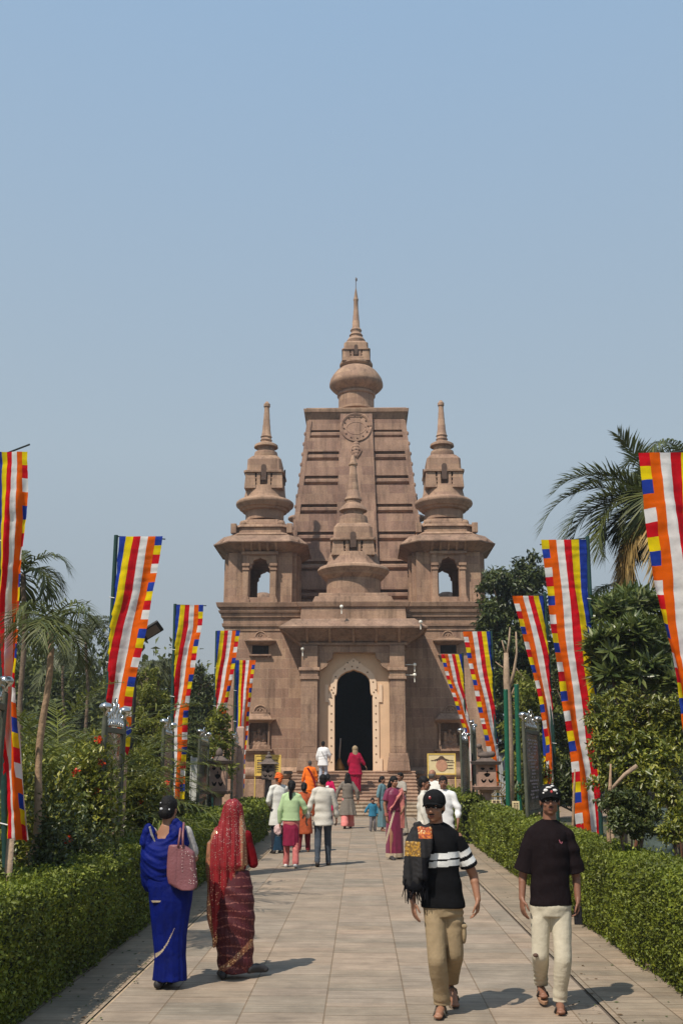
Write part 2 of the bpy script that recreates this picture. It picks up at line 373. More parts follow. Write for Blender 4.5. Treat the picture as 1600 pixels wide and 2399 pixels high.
YP, YB = 41.8, 43.7                       # portico front, body front
zf = ZZ(1806, YP)                         # porch floor
# staircase
mb = MB(); ns = 13; y0, y1 = 38.2, 41.55; dz = zf/ns; dy = (y1-y0)/(ns-1)
for i in range(ns):
    hw = 2.5 if i > 3 else 2.95; mb.cur = 1 if i < 4 else 0
    ya = y0+i*dy; zt_ = (i+1)*dz
    mb.box(-hw, hw, ya+.03, y1+.6, i*dz if i else -.02, zt_-.045); mb.box(-hw-.02, hw+.02, ya, ya+dy+.06 if i < ns-1 else y1+.62, zt_-.045, zt_)
mb.build('staircase', [st_s, st_g], T)
# plinth, walls, torus
wl, wr = XX(527, 1500, YB), XX(1141, 1500, YB)
bw = (wr-wl)/2; bx = (wl+wr)/2; ztop = ZZ(1468, YB); zc = ZZ(1413, YB); zpl = ZZ(1816, YB); depth = 15.
YBK = YB+depth
mb = MB()
mb.box(wl-.28, -2.6, YB-.3, YBK+.3, 0, zpl-.16); mb.box(2.6, wr+.28, YB-.3, YBK+.3, 0, zpl-.16); mb.box(-2.6, 2.6, YB+1, YBK+.3, 0, zpl-.2)
mb.box(wl-.34, -2.55, YB-.36, YB+.2, 0, .16); mb.box(2.55, wr+.34, YB-.36, YB+.2, 0, .16)
for sx in (-1, 1):
    for k in range(3):
        xa = (2.9+k*.95)*sx; xb = xa+.72*sx
        mb.box(min(xa,xb), max(xa,xb), YB-.33, YB-.29, .35, zpl-.35)
mb.build('plinth', st_p, T, bevel=.02)
for xa, xb in ((wl-.3, -2.3), (2.3, wr+.3)):
    mb = MB()
    zc0, r = zpl+.08, .25; n = 12
    vs = []; ang = [math.pi*(-.5+i/n) for i in range(n+1)]
    for x in (xa, xb): vs += [(x, YB-.06-r*math.cos(a), zc0+r*math.sin(a)) for a in ang]
    fs = [(i, i+1, n+2+i, n+1+i) for i in range(n)]+[tuple(range(n, -1, -1)), tuple(range(n+1, 2*n+2))]
    mb.add(vs, fs)
    mb.build('torus_moulding', st_p, T, smooth='auto')
# front wall plates with windows and niches
def rect(x0, x1, z0, z1): return [(x0,z0),(x1,z0),(x1,z1),(x0,z1)]
wins = []
for sgn, (a, b) in ((-1, (591, 630)), (1, (1031, 1069))):
    wins.append((sgn, XX(a,1520,YB), XX(b,1520,YB), ZZ(1532,YB), ZZ(1511,YB)))
nich = []
for sgn, (a, b) in ((-1, (579, 634)), (1, (1026, 1082))):
    nich.append((sgn, XX(a,1720,YB), XX(b,1720,YB), ZZ(1754,YB), ZZ(1690,YB)))
mb = MB()
for sgn in (-1, 1):
    xa, xb = (wl, -2.1) if sgn < 0 else (2.1, wr)
    hs = [rect(q[1], q[2], q[3], q[4]) for q in wins+nich if q[0] == sgn]
    mb.plate(rect(xa, xb, zpl-.2, ztop), hs, YB, YB+.45)
mb.box(-2.1, 2.1, YB, YB+.45, ZZ(1470, YB), ztop)
for xa, xb in ((wl, wl+.45), (wr-.45, wr)): mb.box(xa, xb, YB+.45, YBK, zpl-.2, ztop)
mb.box(wl, wr, YBK, YBK+.45, zpl-.2, ztop); mb.box(wl+.45, wr-.45, YB+.45, YBK, ztop-.4, ztop)
# shallow corner pilasters and string lines on the wall
for x0 in (wl-.04, wr-.46): mb.box(x0, x0+.5, YB-.05, YB+.3, zpl+.3, ztop)
mb.build('wall', st, T)
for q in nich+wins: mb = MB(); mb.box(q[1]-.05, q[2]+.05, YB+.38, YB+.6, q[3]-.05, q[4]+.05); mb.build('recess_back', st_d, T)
# cornice courses
mb = MB()
for ya, yb, pr in ((1478,1468,.05),(1468,1460,.14),(1460,1447,.09),(1447,1437,.2),(1437,1431,.30),(1431,1424,.24),(1424,1413,.40)):
    za, zb = ZZ(ya, YB), ZZ(yb, YB); mb.fru(bx, YB+depth/2, za, bw+pr*.85, depth/2+pr*.85, zb-.002, bw+pr, depth/2+pr)
mb.build('cornice', st_p, T, bevel=.015)
# window hoods, sills, motifs, grille
def motif(mb, x, z, y, r):
    pts = [(x+math.cos(a)*r, y, z+math.sin(a)*r) for a in [math.pi*i/12 for i in range(13)]]
    mb.tube(pts, .035); mb.tube([(x+math.cos(a)*r*.55, y, z+math.sin(a)*r*.55) for a in [math.pi*i/8 for i in range(9)]], .025)
    mb.box(x-r*1.5, x+r*1.5, y-.03, y+.05, z-.06, z)
    mb.ball((x, y, z+r*.2), (r*.2, .05, r*.25))
for q in wins:
    g, xa, xb, za, zb = q; cx = (xa+xb)/2
    mb = MB(); mb.fru(cx, YB, zb+.02, (xb-xa)/2+.12, .14, zb+.14, (xb-xa)/2+.3, .34); mb.box(xa-.32, xb+.32, YB-.36, YB, zb+.14, zb+.19)
    mb.fru(cx, YB, zb+.19, (xb-xa)/2+.25, .26, zb+.3, (xb-xa)/2+.1, .06); motif(mb, cx, zb+.36, YB-.01, .24)
    hd = mb.build('window_hood', st_p, T, bevel=.01)
    mb = MB(); mb.box(xa-.12, xb+.12, YB-.16, YB, za-.09, za-.02); mb.box(xa-.06, xa+.04, YB-.1, YB, za-.16, za-.09); mb.box(xb-.04, xb+.06, YB-.1, YB, za-.16, za-.09)
    mb.build('window_sill', st_p, T, bevel=.01)
    mb = MB(); mb.box(xa, xb, YB+.2, YB+.24, za, zb)
    for k in range(9): x = xa+(xb-xa)*(k+.5)/9; mb.box(x-.012, x+.012, YB+.16, YB+.2, za, zb)
    mb.build('window_grille', mat('grille', (.05,.04,.035), .8), T)
for q in nich:
    g, xa, xb, za, zb = q; cx = (xa+xb)/2
    mb = MB(); mb.box(xa-.14, xb+.22, YB-.38, YB, zb+.05, zb+.1); mb.fru(cx, YB, zb-.06, (xb-xa)/2+.02, .12, zb+.05, (xb-xa)/2+.16, .34)
    mb.fru(cx, YB, zb+.1, (xb-xa)/2+.08, .3, zb+.34, (xb-xa)/2-.1, .08); motif(mb, cx+.05, zb+.42, YB-.02, .27)
    mb.build('niche_hood', st_p, T, bevel=.01)
    mb = MB(); mb.box(xa-.2, xb+.12, YB-.26, YB, za-.1, za-.02); mb.box(xa-.1, xb+.05, YB-.18, YB, za-.18, za-.1)
    for x in (xa+.06, xb-.06):
        mb.box(x-.07, x+.07, YB-.12, YB-.0, za-.02, za+.14); mb.lathe(x, YB-.06, [(.05, za+.14), (.045, zb-.12)], 12); mb.box(x-.075, x+.075, YB-.13, YB, zb-.12, zb-.06)
    mb.build('niche_shelf', st_p, T, bevel=.008)
    # carved relief: seated wheel guardians in low relief
    mb = MB(); zz = za+.02
    for dx, s_ in ((-.2, 1), (.22, .9), (.0, 1.15)):
        mb.ball((cx+dx, YB+.24, zz+.17*s_), (.17, .13, .17*s_)); mb.ball((cx+dx, YB+.2, zz+.42*s_), (.12, .1, .16)); mb.ball((cx+dx, YB+.17, zz+.64*s_), (.085, .08, .1))
    mb.box(cx-.48, cx+.48, YB+.1, YB+.38, za-.02, za+.12); mb.box(cx-.4, cx+.4, YB+.3, YB+.39, za+.1, za+.75)
    remesh('carved_relief', mb, .025, st_p, T, disp=lambda co: .02*vnoise(co, (22,22,22)))

# ---- portico
def arch_pts(x0, x1, z0, zs, ztop_, cusps):
    """opening outline: jambs up to zs then listed (u,v) points mirrored; u 0 at jamb..1 at centre, v 0 at zs..1 top"""
    cx = (x0+x1)/2; hw = (x1-x0)/2; h = ztop_-zs
    right = [(cx+hw*(1-u), zs+h*v) for u, v in cusps]; left = [(cx-hw*(1-u), zs+h*v) for u, v in cusps][::-1]
    return [(x0, z0), (x1, z0)]+right+left
pxl, pxr = XX(700,1700,YP), XX(957,1700,YP)
ze0 = ZZ(1506, YP)                        # wall top under the eave
ox0, ox1 = XX(748,1700,YP), XX(913,1700,YP)
outer_arch = arch_pts(ox0, ox1, zf, ZZ(1575,YP), ZZ(1528,YP), [(0,0),(.02,.1),(.1,.2),(.2,.3),(.24,.42),(.22,.5),(.28,.6),(.36,.68),(.38,.9),(.39,1)])
mb = MB()
mb.plate(rect(pxl+.1, pxr-.1, zf, ze0), [[(x, z+.001 if z == zf else z) for x, z in outer_arch]], YP, YP+.35)
for xa, xb in ((pxl+.1, pxl+.6), (pxr-.6, pxr-.1)): mb.box(xa, xb, YP+.35, YB+.3, 0, ze0)
mb.box(pxl+.6, pxr-.6, YP+.35, YB+.3, ze0-.3, ze0)
mb.box(pxl, pxr, YP-.12, YP+.02, ze0-.10, ze0)
portico = mb.build('portico', st_p, T)
for sgn in (-1, 1):                        # flat pilasters with moulded base and capital
    xa, xb = (XX(703,1700,YP), XX(746,1700,YP)) if sgn < 0 else (XX(912,1700,YP), XX(952,1700,YP))
    cx = (xa+xb)/2; hw = (xb-xa)/2-.04
    mb = MB(); y = YP-.06
    for ya, yb, e in ((1806,1784,.16),(1784,1772,.12),(1772,1764,.07),(1764,1592,0.),(1592,1585,.06),(1585,1572,.02),(1572,1564,.1)):
        mb.fru(cx, y, ZZ(ya,YP), hw+e, .12+e, ZZ(yb,YP)-.002, hw+e*(.7 if e > .1 else 1), .12+e*.8)
    mb.box(cx-hw, cx+hw, y-.1, y+.1, ZZ(1564,YP), ze0-.12)
    mb.box(cx-hw+.1, cx+hw-.1, y-.13, y-.1, ZZ(1750,YP), ZZ(1605,YP))
    mb.build('pilaster', st_p, portico, bevel=.015)
    mb = MB(); xo = pxl+.1 if sgn < 0 else pxr-.1
    for ya, yb, e in ((1806,1764,.12),(1592,1564,.09)): mb.box(min(xo, xo+sgn*e), max(xo, xo+sgn*e), YP+.3, YP+.9, ZZ(ya,YP), ZZ(yb,YP))
    for k in range(9): z = zf+.6+k*.55; mb.box(min(xo, xo+sgn*.05), max(xo, xo+sgn*.05), YP+.35, YP+.85, z, z+.4)
    mb.build('side_pilaster', st_p, portico)
# pale inner surround and the ornamented door trim
dx0, dx1 = XX(784,1700,YP+.4), XX(873,1700,YP+.4); Yd = YP+.42
door = arch_pts(dx0, dx1, zf, ZZ(1629,Yd), ZZ(1569,Yd), [(0,0),(.06,.02),(.1,.1),(.12,.3),(.13,.5),(.2,.66),(.36,.80),(.6,.91),(.85,.96),(.97,1.0)])
mb = MB(); mb.plate(rect(ox0-.1, ox1+.1, zf, ZZ(1522,Yd)), [[(x, z+.001 if z == zf else z) for x, z in door]], Yd, Yd+.5)
sur = mb.build('door_surround', cream, portico)
def grow(pts, e, cx):
    out = []; n = len(pts)
    for i, (x, z) in enumerate(pts):
        p, q = pts[(i-1)%n], pts[(i+1)%n]; tx, tz = q[0]-p[0], q[1]-p[1]; l = math.hypot(tx, tz) or 1
        out.append((x+tz/l*e, z-tx/l*e))
    return out
trim_o = grow(door, .27, 0); trim_o[0] = (dx0-.27, zf+.001); trim_o[1] = (dx1+.27, zf+.001)
cxd = (dx0+dx1)/2
k = len(trim_o); mid = [i for i in range(k) if trim_o[i][1] > ZZ(1560,Yd)]
mb = MB(); dr = grow(door, .012, 0); dr[0] = (dx0-.012, zf+.0005); dr[1] = (dx1+.012, zf+.0005)
mb.plate(trim_o, [[(x, max(z, zf+.002)) for x, z in dr]], Yd-.05, Yd+.01)
mb.plate([(cxd-.42, ZZ(1560,Yd)), (cxd+.42, ZZ(1560,Yd)), (cxd+.3, ZZ(1553,Yd)), (cxd+.12, ZZ(1547,Yd)), (cxd, ZZ(1541,Yd)), (cxd-.12, ZZ(1547,Yd)), (cxd-.3, ZZ(1553,Yd))], [], Yd-.06, Yd-.045)
for sx in (-1, 1):
    x = dx0-.27 if sx < 0 else dx1+.27
    mb.box(min(x, x+sx*.14), max(x, x+sx*.14), Yd-.05, Yd+.01, ZZ(1645,Yd), ZZ(1604,Yd))
    mb.box(min(x, x+sx*.12), max(x, x+sx*.12), Yd-.05, Yd+.01, zf+.001, zf+.5)
mb.cur = 1; path_ = [(x, z) for x, z in grow(door, .135, 0)][2:]
seg = [((dx1+.135), zf+.35+i*.33) for i in range(10)]+[((dx0-.135), zf+.35+i*.33) for i in range(10)]+path_[2::2]+[(cxd, ZZ(1549,Yd)), (cxd-.25, ZZ(1553,Yd)), (cxd+.25, ZZ(1553,Yd))]
for x, z in seg: mb.ball((x, Yd-.055, z), (.035, .02, .035), seg=8, rings=5)
mb.build('door_trim', [cream2, studm], portico)
# hall interior behind the doorway, unlit
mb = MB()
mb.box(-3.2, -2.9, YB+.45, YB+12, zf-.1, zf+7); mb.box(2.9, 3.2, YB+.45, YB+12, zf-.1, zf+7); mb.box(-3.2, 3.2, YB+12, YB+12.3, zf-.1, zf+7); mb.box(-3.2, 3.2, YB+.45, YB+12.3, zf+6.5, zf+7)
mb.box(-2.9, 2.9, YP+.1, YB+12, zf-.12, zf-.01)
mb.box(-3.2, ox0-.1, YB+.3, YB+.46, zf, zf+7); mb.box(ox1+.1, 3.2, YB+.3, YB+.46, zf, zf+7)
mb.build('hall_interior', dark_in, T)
# things faintly seen inside the doorway
o_ = empty('brass_stand', (at(795,1800,YB).x, YB-.3, zf), 'amber brass stand with a pale pole just inside the doorway on the left', 'stand')
xx_ = o_.location.x; mb = MB(); mb.lathe(xx_, YB-.3, [(.26, zf), (.24, zf+.12), (.12, zf+.35), (.06, zf+.5)], 16); mb.build('base', mat('amber_brass', (.45,.20,.04), .4, metal=.4), o_, smooth=True)
mb = MB(); mb.tube([(xx_, YB-.3, zf+.48), (xx_+.06, YB-.3, zf+1.35)], .035, 8); mb.build('pole', mat('pale_pole', (.45,.38,.33), .7), o_, smooth=True)
# eave over the portico
def eave(parent, cx, cy, hx, hy, z_w, z_lip, z_top, grow_, sec=.55, ch=0, bars=None, name='eave', thick=.14):
    mb = MB()
    mb.fru(cx, cy, z_w, hx, hy, z_lip-.001, hx+grow_*.86, hy+grow_*.86, ch, ch+grow_*.5 if ch else 0)
    mb.fru(cx, cy, z_lip, hx+grow_, hy+grow_, z_lip+thick*.6, hx+grow_*1.02, hy+grow_*1.02, ch+grow_*.55 if ch else 0, ch+grow_*.55 if ch else 0)
    mb.fru(cx, cy, z_lip+thick*.6+.001, hx+grow_*.96, hy+grow_*.96, z_top, hx+grow_*sec, hy+grow_*sec, ch+grow_*.5 if ch else 0, ch)
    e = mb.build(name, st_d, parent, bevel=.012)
    for bxr in (bars or []):
        mb = MB()
        mb.add([(bxr-.05, cy-hy-.02, z_w-.02), (bxr+.05, cy-hy-.02, z_w-.02), (bxr+.05, cy-hy-.25, z_w+.03), (bxr-.05, cy-hy-.25, z_w+.03),
                (bxr-.05, cy-hy-.02, z_lip+.0), (bxr+.05, cy-hy-.02, z_lip), (bxr+.05, cy-hy-grow_*.93, z_lip-.003), (bxr-.05, cy-hy-grow_*.93, z_lip-.003)],
               [(0,3,2,1),(4,5,6,7),(0,1,5,4),(1,2,6,5),(2,3,7,6),(3,0,4,7)])
        mb.build('bracket', st_p, parent)
    return e
YE = YP-.95
hxp = (XX(955,1500,YP)-XX(700,1500,YP))/2; cxp = (pxl+pxr)/2
zlip = ZZ(1470, YE); hy_p = (YB+.3-YP)/2; cyp = (YB+.3+YP)/2
bars = [XX(v, 1490, YP) for v in (721, 773, 828, 881, 934)]
eave(portico, cxp, cyp, hxp, hy_p, ze0, zlip, ZZ(1448, YP-.4), .8, .35, bars=bars)
# parapet, cornice and stepped base of the front stupa
mb = MB(); Yq = YP-.12
za, zb, zc_, zd = ZZ(1448,Yq), ZZ(1420,Yq), ZZ(1409,Yq), ZZ(1394,Yq+.8)
mb.fru(cxp, cyp+.1, za-.1, XX(952,1430,Yq)-cxp, 1.15, zb, XX(950,1430,Yq)-cxp, 1.13)
mb.fru(cxp, cyp+.1, zb, XX(956,1415,Yq)-cxp, 1.2, zc_, XX(962,1415,Yq)-cxp, 1.26)
parap = mb.build('parapet', st_p, portico, bevel=.015)
YS = cyp+.35
def Xw(a, b, py, Y): return (XX(b,py,Y)-XX(a,py,Y))/2
mb = MB()
mb.fru(cxp, YS, zc_, Xw(735,925,1400,YS-1.3), 1.5, ZZ(1398,YS-1.3), Xw(742,920,1398,YS-1.3), 1.45)
mb.fru(cxp, YS, ZZ(1398,YS-1.3), Xw(748,912,1398,YS-1.3), 1.38, ZZ(1390,YS-1.2), Xw(750,910,1398,YS-1.3), 1.35)
mb.build('stupa_base', st_p, portico, bevel=.015)

def stupa(parent, cx, cy, prof, box, spire, name='stupa', knob=0):
    """bell-shaped stupa: lathed drum and bell, square harmika with niche, ringed spire; z list in metres"""
    mb = MB(); mb.lathe(cx, cy, prof, 48); s = mb.build(name+'_bell', st_p, parent, smooth='auto')
    z0, z1, zl, hw, hl, ht = box          # base z, top z, lip z, half width, lip half width, top half width
    mb = MB(); nw = hw*.17
    zn = z0+(z1-z0)*.78
    # four corner piers with dark niches between
    for sx in (-1, 1):
        for sy in (-1, 1):
            mb.fru(cx+sx*hw*.70, cy+sy*hw*.70, z0, hw*.30, hw*.30, zl, hw*.24, hw*.24)
    mb.fru(cx, cy, z0, hw*.62, hw*.62, zl, hw*.58, hw*.58)
    for (ax, ay) in ((0,-1),(0,1),(1,0),(-1,0)):
        for s2 in (-1, 1):
            px_, py_ = cx+ax*hw*.86+ay*s2*hw*.27, cy+ay*hw*.86+ax*s2*hw*.27
            mb.box(px_-hw*.09, px_+hw*.09, py_-hw*.09, py_+hw*.09, z0-(z1-z0)*.06, zl)
        for s2 in (-1, 1):
            for q in (.35, .62):
                zz = z0+(zl-z0)*q; px_, py_ = cx+ax*hw*.78+ay*s2*hw*.5, cy+ay*hw*.78+ax*s2*hw*.5
                mb.box(px_-hw*.14, px_+hw*.14, py_-hw*.14, py_+hw*.14, zz, zz+(zl-z0)*.09)
    mb.fru(cx, cy, zl, hl, hl, zl+(z1-zl)*.12, hl, hl, hl*.12, hl*.12)
    # upper block, split so the niche runs up into it
    for (ax, ay) in ((0,-1),(0,1),(1,0),(-1,0)):
        pass
    mb.fru(cx, cy, zl+(z1-zl)*.12, hl*.86, hl*.86, z1-(z1-zl)*.25, hl*.84, hl*.84, hl*.1, hl*.12)
    mb.fru(cx, cy, z1-(z1-zl)*.25, hl*.84, hl*.84, z1, ht, ht, hl*.12, ht*.2)
    h = mb.build(name+'_harmika', st_p, parent, bevel=.012)
    for (ax, ay) in ((0,-1),(1,0),(-1,0)):
        mb = MB(); n = 10; zc1 = zl+(z1-zl)*.28; r = hl*.13
        ol = [(-r, z0+(zl-z0)*.5), (r, z0+(zl-z0)*.5)]+[(r*math.cos(math.pi*i/n), zc1+r*math.sin(math.pi*i/n)) for i in range(n+1)]
        d = hl*1.005
        f = [(cx+u*ay*-1+ax*d, cy+u*ax+ay*d, z) for u, z in ol]; g = [(x-ax*.05, y-ay*.05, z) for x, y, z in f]
        m_ = len(f); mb.add(f+g, [tuple(range(m_)), tuple(range(2*m_-1, m_-1, -1))]+[(i, (i+1)%m_, m_+(i+1)%m_, m_+i) for i in range(m_)])
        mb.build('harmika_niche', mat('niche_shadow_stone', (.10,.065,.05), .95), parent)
    mb = MB(); mb.lathe(cx, cy, spire, 28)
    sp_ = mb.build(name+'_spire', st_p, parent, smooth='auto')
    return s, sp_
def prof_px(lst, Y):
    return [(Xw(a, b, py, Y), ZZ(py, Y)) for a, b, py in lst]
def densify(prof, groups):
    return prof
fs_p = prof_px([(766,892,1402),(766,892,1362),(762,896,1360),(760,899,1356),(756,903,1354),(754,904,1350),(749,909,1346),(745,913,1341),(745.5,912.5,1337),(749,909,1333),(755,903,1331),(762,896,1330),(763,895,1327),(766,892,1325),(769,889,1317),(771,887,1309),(773,885,1302)], YS)
fsp = prof_px([(795,864,1240),(795,864,1224),(797,862,1212),(806,853,1208),(806,853,1200),(797,863,1198),(799,861,1193),(806,854,1185),(812,847,1180),(812,847,1175),(809,850,1172),(811,848,1166),(814,845,1163),(816,843,1150),(817,842,1149),(817.5,842,1138),(818.5,841.5,1137),(819,841,1124),(820,840,1123),(820,839,1110),(821,838.5,1109),(821.5,838,1092),(819,840,1090),(819,840,1086),(822,837,1084),(824,835,1074),(828,832,1066)], YS)
stupa(portico, cxp, YS, fs_p, (ZZ(1298,YS-1.1), ZZ(1222,YS-.9), ZZ(1263,YS-1.1), Xw(779,881,1280,YS-1.1), Xw(776,884,1250,YS-1.1), Xw(792,868,1222,YS-.9)), fsp, 'front_stupa')
# small floodlights on the portico
def flood(x, y, z, nm='floodlight'):
    mb = MB()
    if x > 2.3 and z < 6.9: mb.box(x-.5, x, y+.02, y+.05, z-.015, z+.015)
    mb.ball((x, y, z), (.075, .07, .075)); mb.box(x-.03, x+.03, y, y+.25, z-.03, z+.03); mb.box(x-.02, x+.02, y+.05, y+.09, z-.3, z)
    return mb.build(nm, mat('flood_white', (.8,.77,.68), .4), None)
LBL = ['small white floodlight standing on the parapet over the portico', 'white floodlight fixed on the wall left of the door arch under the eave', 'small white floodlight at the right end of the portico eave', 'upper small white lamp on the right side of the portico', 'lower small white lamp on the right side of the portico']
for (px_, py_, Y), lb in zip(((800,1421,YP-.7),(709,1520,YP-.3),(985,1457,YP-.95),(971,1557,YP+.1),(971,1581,YP+.1)), LBL):
    p = at(px_, py_, Y); o = flood(p.x, p.y, p.z); tag(o, lb, 'floodlight', 'floodlights on the portico')

# ---- corner kiosks
def kiosk(cx):
    """built once at x=cx; front plane YK0"""
    K = MB()
    Y0 = YB+.35; cy = Y0+1.75; zb = zc
    hw = 1.58; hf = .80                    # overall half width; half width of the projecting face
    zt1 = ZZ(1292, Y0)
    ow = .46; zo0 = ZZ(1399, Y0); zo1 = ZZ(1305, Y0); zs = ZZ(1338, Y0)
    arch = arch_pts(cx-ow, cx+ow, zo0, zs, zo1, [(0,0),(.0,.2),(.16,.3),(.16,.5),(.32,.6),(.34,.78),(.55,.86),(.75,.9),(.97,1)])
    root = None
    # four faces: front/back plates and side plates (rotated) on a cross plan
    for yy in (Y0, Y0+3.5-.32): K.plate(rect(cx-hf, cx+hf, zb, zt1), [arch], yy, yy+.32)
    base = K
    # side openings
    for sx in (-1, 1):
        k2 = MB(); k2.plate(rect(-hf, hf, zb, zt1), [[(x-cx, z) for x, z in arch]], 0, .32)
        vs = [(cx+sx*(hw+.17-y) if sx > 0 else cx-(hw+.17-y), cy+x, z) for x, y, z in k2.v]
        base.add(vs, [f if sx < 0 else f for f in k2.f])
    # corner piers
    for sx in (-1, 1):
        for sy in (-1, 1):
            base.box(min(cx+sx*hf, cx+sx*(hw-.12)), max(cx+sx*hf, cx+sx*(hw-.12)), min(cy+sy*(1.75-.62), cy+sy*(1.75-.16)), max(cy+sy*(1.75-.62), cy+sy*(1.75-.16)), zb, zt1)
            base.box(min(cx+sx*(hw-.42), cx+sx*(hw+.06)), max(cx+sx*(hw-.42), cx+sx*(hw+.06)), min(cy+sy*(hf-.02), cy+sy*1.3), max(cy+sy*(hf-.02), cy+sy*1.3), zb, zt1-.002)
    base.box(cx-hw+.2, cx+hw-.2, cy-1.5, cy+1.5, zt1-.25, zt1)
    k = base.build('kiosk', st_p, T)
    m = MB()
    for sx in (-1, 1):
        x = cx+sx*(ow+.17)
        for ya, yb, e in ((1413,1404,.08),(1404,1398,.04),(1398,1336,0),(1336,1332,.04),(1332,1326,.0),(1326,1320,.05)):
            m.box(x-.12-e, x+.12+e, Y0-.1-e, Y0+.0, ZZ(ya,Y0), ZZ(yb,Y0)-.001)
        m.box(x-.12, x+.12, Y0-.06, Y0, ZZ(1320,Y0), zt1-.12)
    m.box(cx-hf-.04, cx+hf+.04, Y0-.14, Y0, zt1-.14, zt1-.002); m.box(cx-ow-.3, cx+ow+.3, Y0-.05, Y0+.0, zb, zo0-.002)
    m.build('column', st_p, k, bevel=.01)
    zl = ZZ(1269, Y0-.6)
    e = eave(k, cx, cy, hw-.02, 1.72, zt1, zl, ZZ(1252, Y0-.2), .62, .3, ch=.45, bars=[cx-.75, cx-.37, cx, cx+.37, cx+.75], thick=.12)
    for sx in (-1, 1):
        for sy in (-1, 1):
            m = MB(); m.ball((cx+sx*(hw+.15), cy+sy*(1.72+.15), zl+.12), (.09,.09,.13), seg=8, rings=6); m.build('eave_knob', st_d, k)
    m = MB(); Yr = Y0+.2
    z1, z2, z3, z4, z5 = ZZ(1252,Yr), ZZ(1246,Yr), ZZ(1232,Yr), ZZ(1226,Yr), ZZ(1214,Yr+.4)
    m.fru(cx, cy, z1, hw-.1, 1.65, z2, hw-.2, 1.55, .4, .4)
    m.fru(cx, cy, z2, hw-.32, 1.42, z3, hw-.34, 1.4, .35, .35); m.fru(cx, cy, z3, hw-.2, 1.5, z4, hw-.24, 1.46, .4, .4)
    for sx in (-1, 1):
        for sy in (-1, 1):
            m.box(cx+sx*(hw-.28)-.13, cx+sx*(hw-.28)+.13, cy+sy*1.32-.13, cy+sy*1.32+.13, z2, z4+.05)
            m.ball((cx+sx*(hw-.7), cy+sy*1.3, z4+.08), (.16,.1,.14))
    m.fru(cx, cy, z4, hw-.45, 1.2, (z4+z5)/2, hw-.48, 1.18, .35, .35); m.fru(cx, cy, (z4+z5)/2, hw-.55, 1.1, z5, hw-.57, 1.05, .3, .3)
    m.build('roof_tier', st_p, k, bevel=.015)
    Yc = cy
    pr = prof_px([(575,664,1222),(575,664,1202),(568,672,1200),(566,674,1196),(561,679,1194),(560,680,1191),(554,686,1187),(552.5,687.5,1183),(553.5,686.5,1179),(557,683,1176),(562,678,1174),(568,672,1173),(570,670,1171),(572,668,1163),(574,666,1154),(575,665,1146)], Yc)
    spp = prof_px([(594,646,1078),(592,648,1068),(594,646,1060),(600,640,1058),(600,640,1050),(592,648,1048),(593,647,1043),(600,640,1039),(608,632,1037),(608,632,1034),(606,634,1031),(608,632,1028),(608.5,631.5,1025),(606.5,633.5,1023),(608.5,631.5,1020),(610,630,1010),(610.5,629.5,1009),(611,629,996),(612,628.5,995),(612.5,628,982),(613,627.5,981),(613.5,627,968),(614,626.5,967),(614.5,626,954),(612.5,627.5,952),(612.5,627.5,946),(614.5,625.5,944),(617,623,940)], Yc)
    stupa(k, cx, Yc, pr, (ZZ(1142,Yc-.9), ZZ(1064,Yc-.7), ZZ(1105,Yc-.9), Xw(575,665,1120,Yc-.9), Xw(573,667,1100,Yc-.9), Xw(590,650,1066,Yc-.7)), spp, 'kiosk_stupa')
    return k
kiosk(-4.28); kiosk(4.32)

# ---- tower
zt0, ztt = ZZ(1440, 48.5), ZZ(966, 49.4)
hw0, hwt = 3.72, 2.62; tcy = 48.4+hw0
def hwz(z): return hw0+(hwt-hw0)*(z-zt0)/(ztt-zt0)
tcx = (XX(717,965,tcy-hwt)+XX(952,965,tcy-hwt))/2
hwt = Xw(722,947,965,tcy-hwt)
def fz(py): # height on the sloping front face for a photo row
    z = 15.
    for _ in range(8): z = ZZ(py, tcy-hwz(z))
    return z
mb = MB(); mb.fru(tcx, tcy, zc, hwz(zc)-.22, hwz(zc)-.22, ztt, hwt-.2, hwt-.2)
grooves = [1066+2, 1125, 1192, 1257, 1326, 1393]
edges = [(fz(1440), None)]
zlist = [fz(g) for g in grooves]; gh = .27
lo = zc
blocks = []
cuts = sorted(zlist)
for g in cuts:
    blocks.append((lo, g-gh)); lo = g+gh
topg = fz(1016); blocks.append((lo, topg-.22))
for a, b in blocks: mb.fru(tcx, tcy, a, hwz(a), hwz(a), b, hwz(b), hwz(b))
tower = mb.build('tower', st_t, T)
mb = MB()
for g in cuts+[topg]:
    a, b = g-.11, g+.10; h1 = hwz(g)-.03
    mb.fru(tcx, tcy, a-.03, h1-.1, h1-.1, a+.05, h1, h1); mb.fru(tcx, tcy, a+.05, h1, h1, b-.03, h1-.01, h1-.01); mb.fru(tcx, tcy, b-.03, h1-.01, h1-.01, b+.03, h1-.09, h1-.09)
a, b = topg+.24, fz(982); mb.fru(tcx, tcy, a, hwz(a)-.04, hwz(a)-.04, b, hwz(b)-.04, hwz(b)-.04)
mb.build('string_course', st_t, tower)
mb = MB()
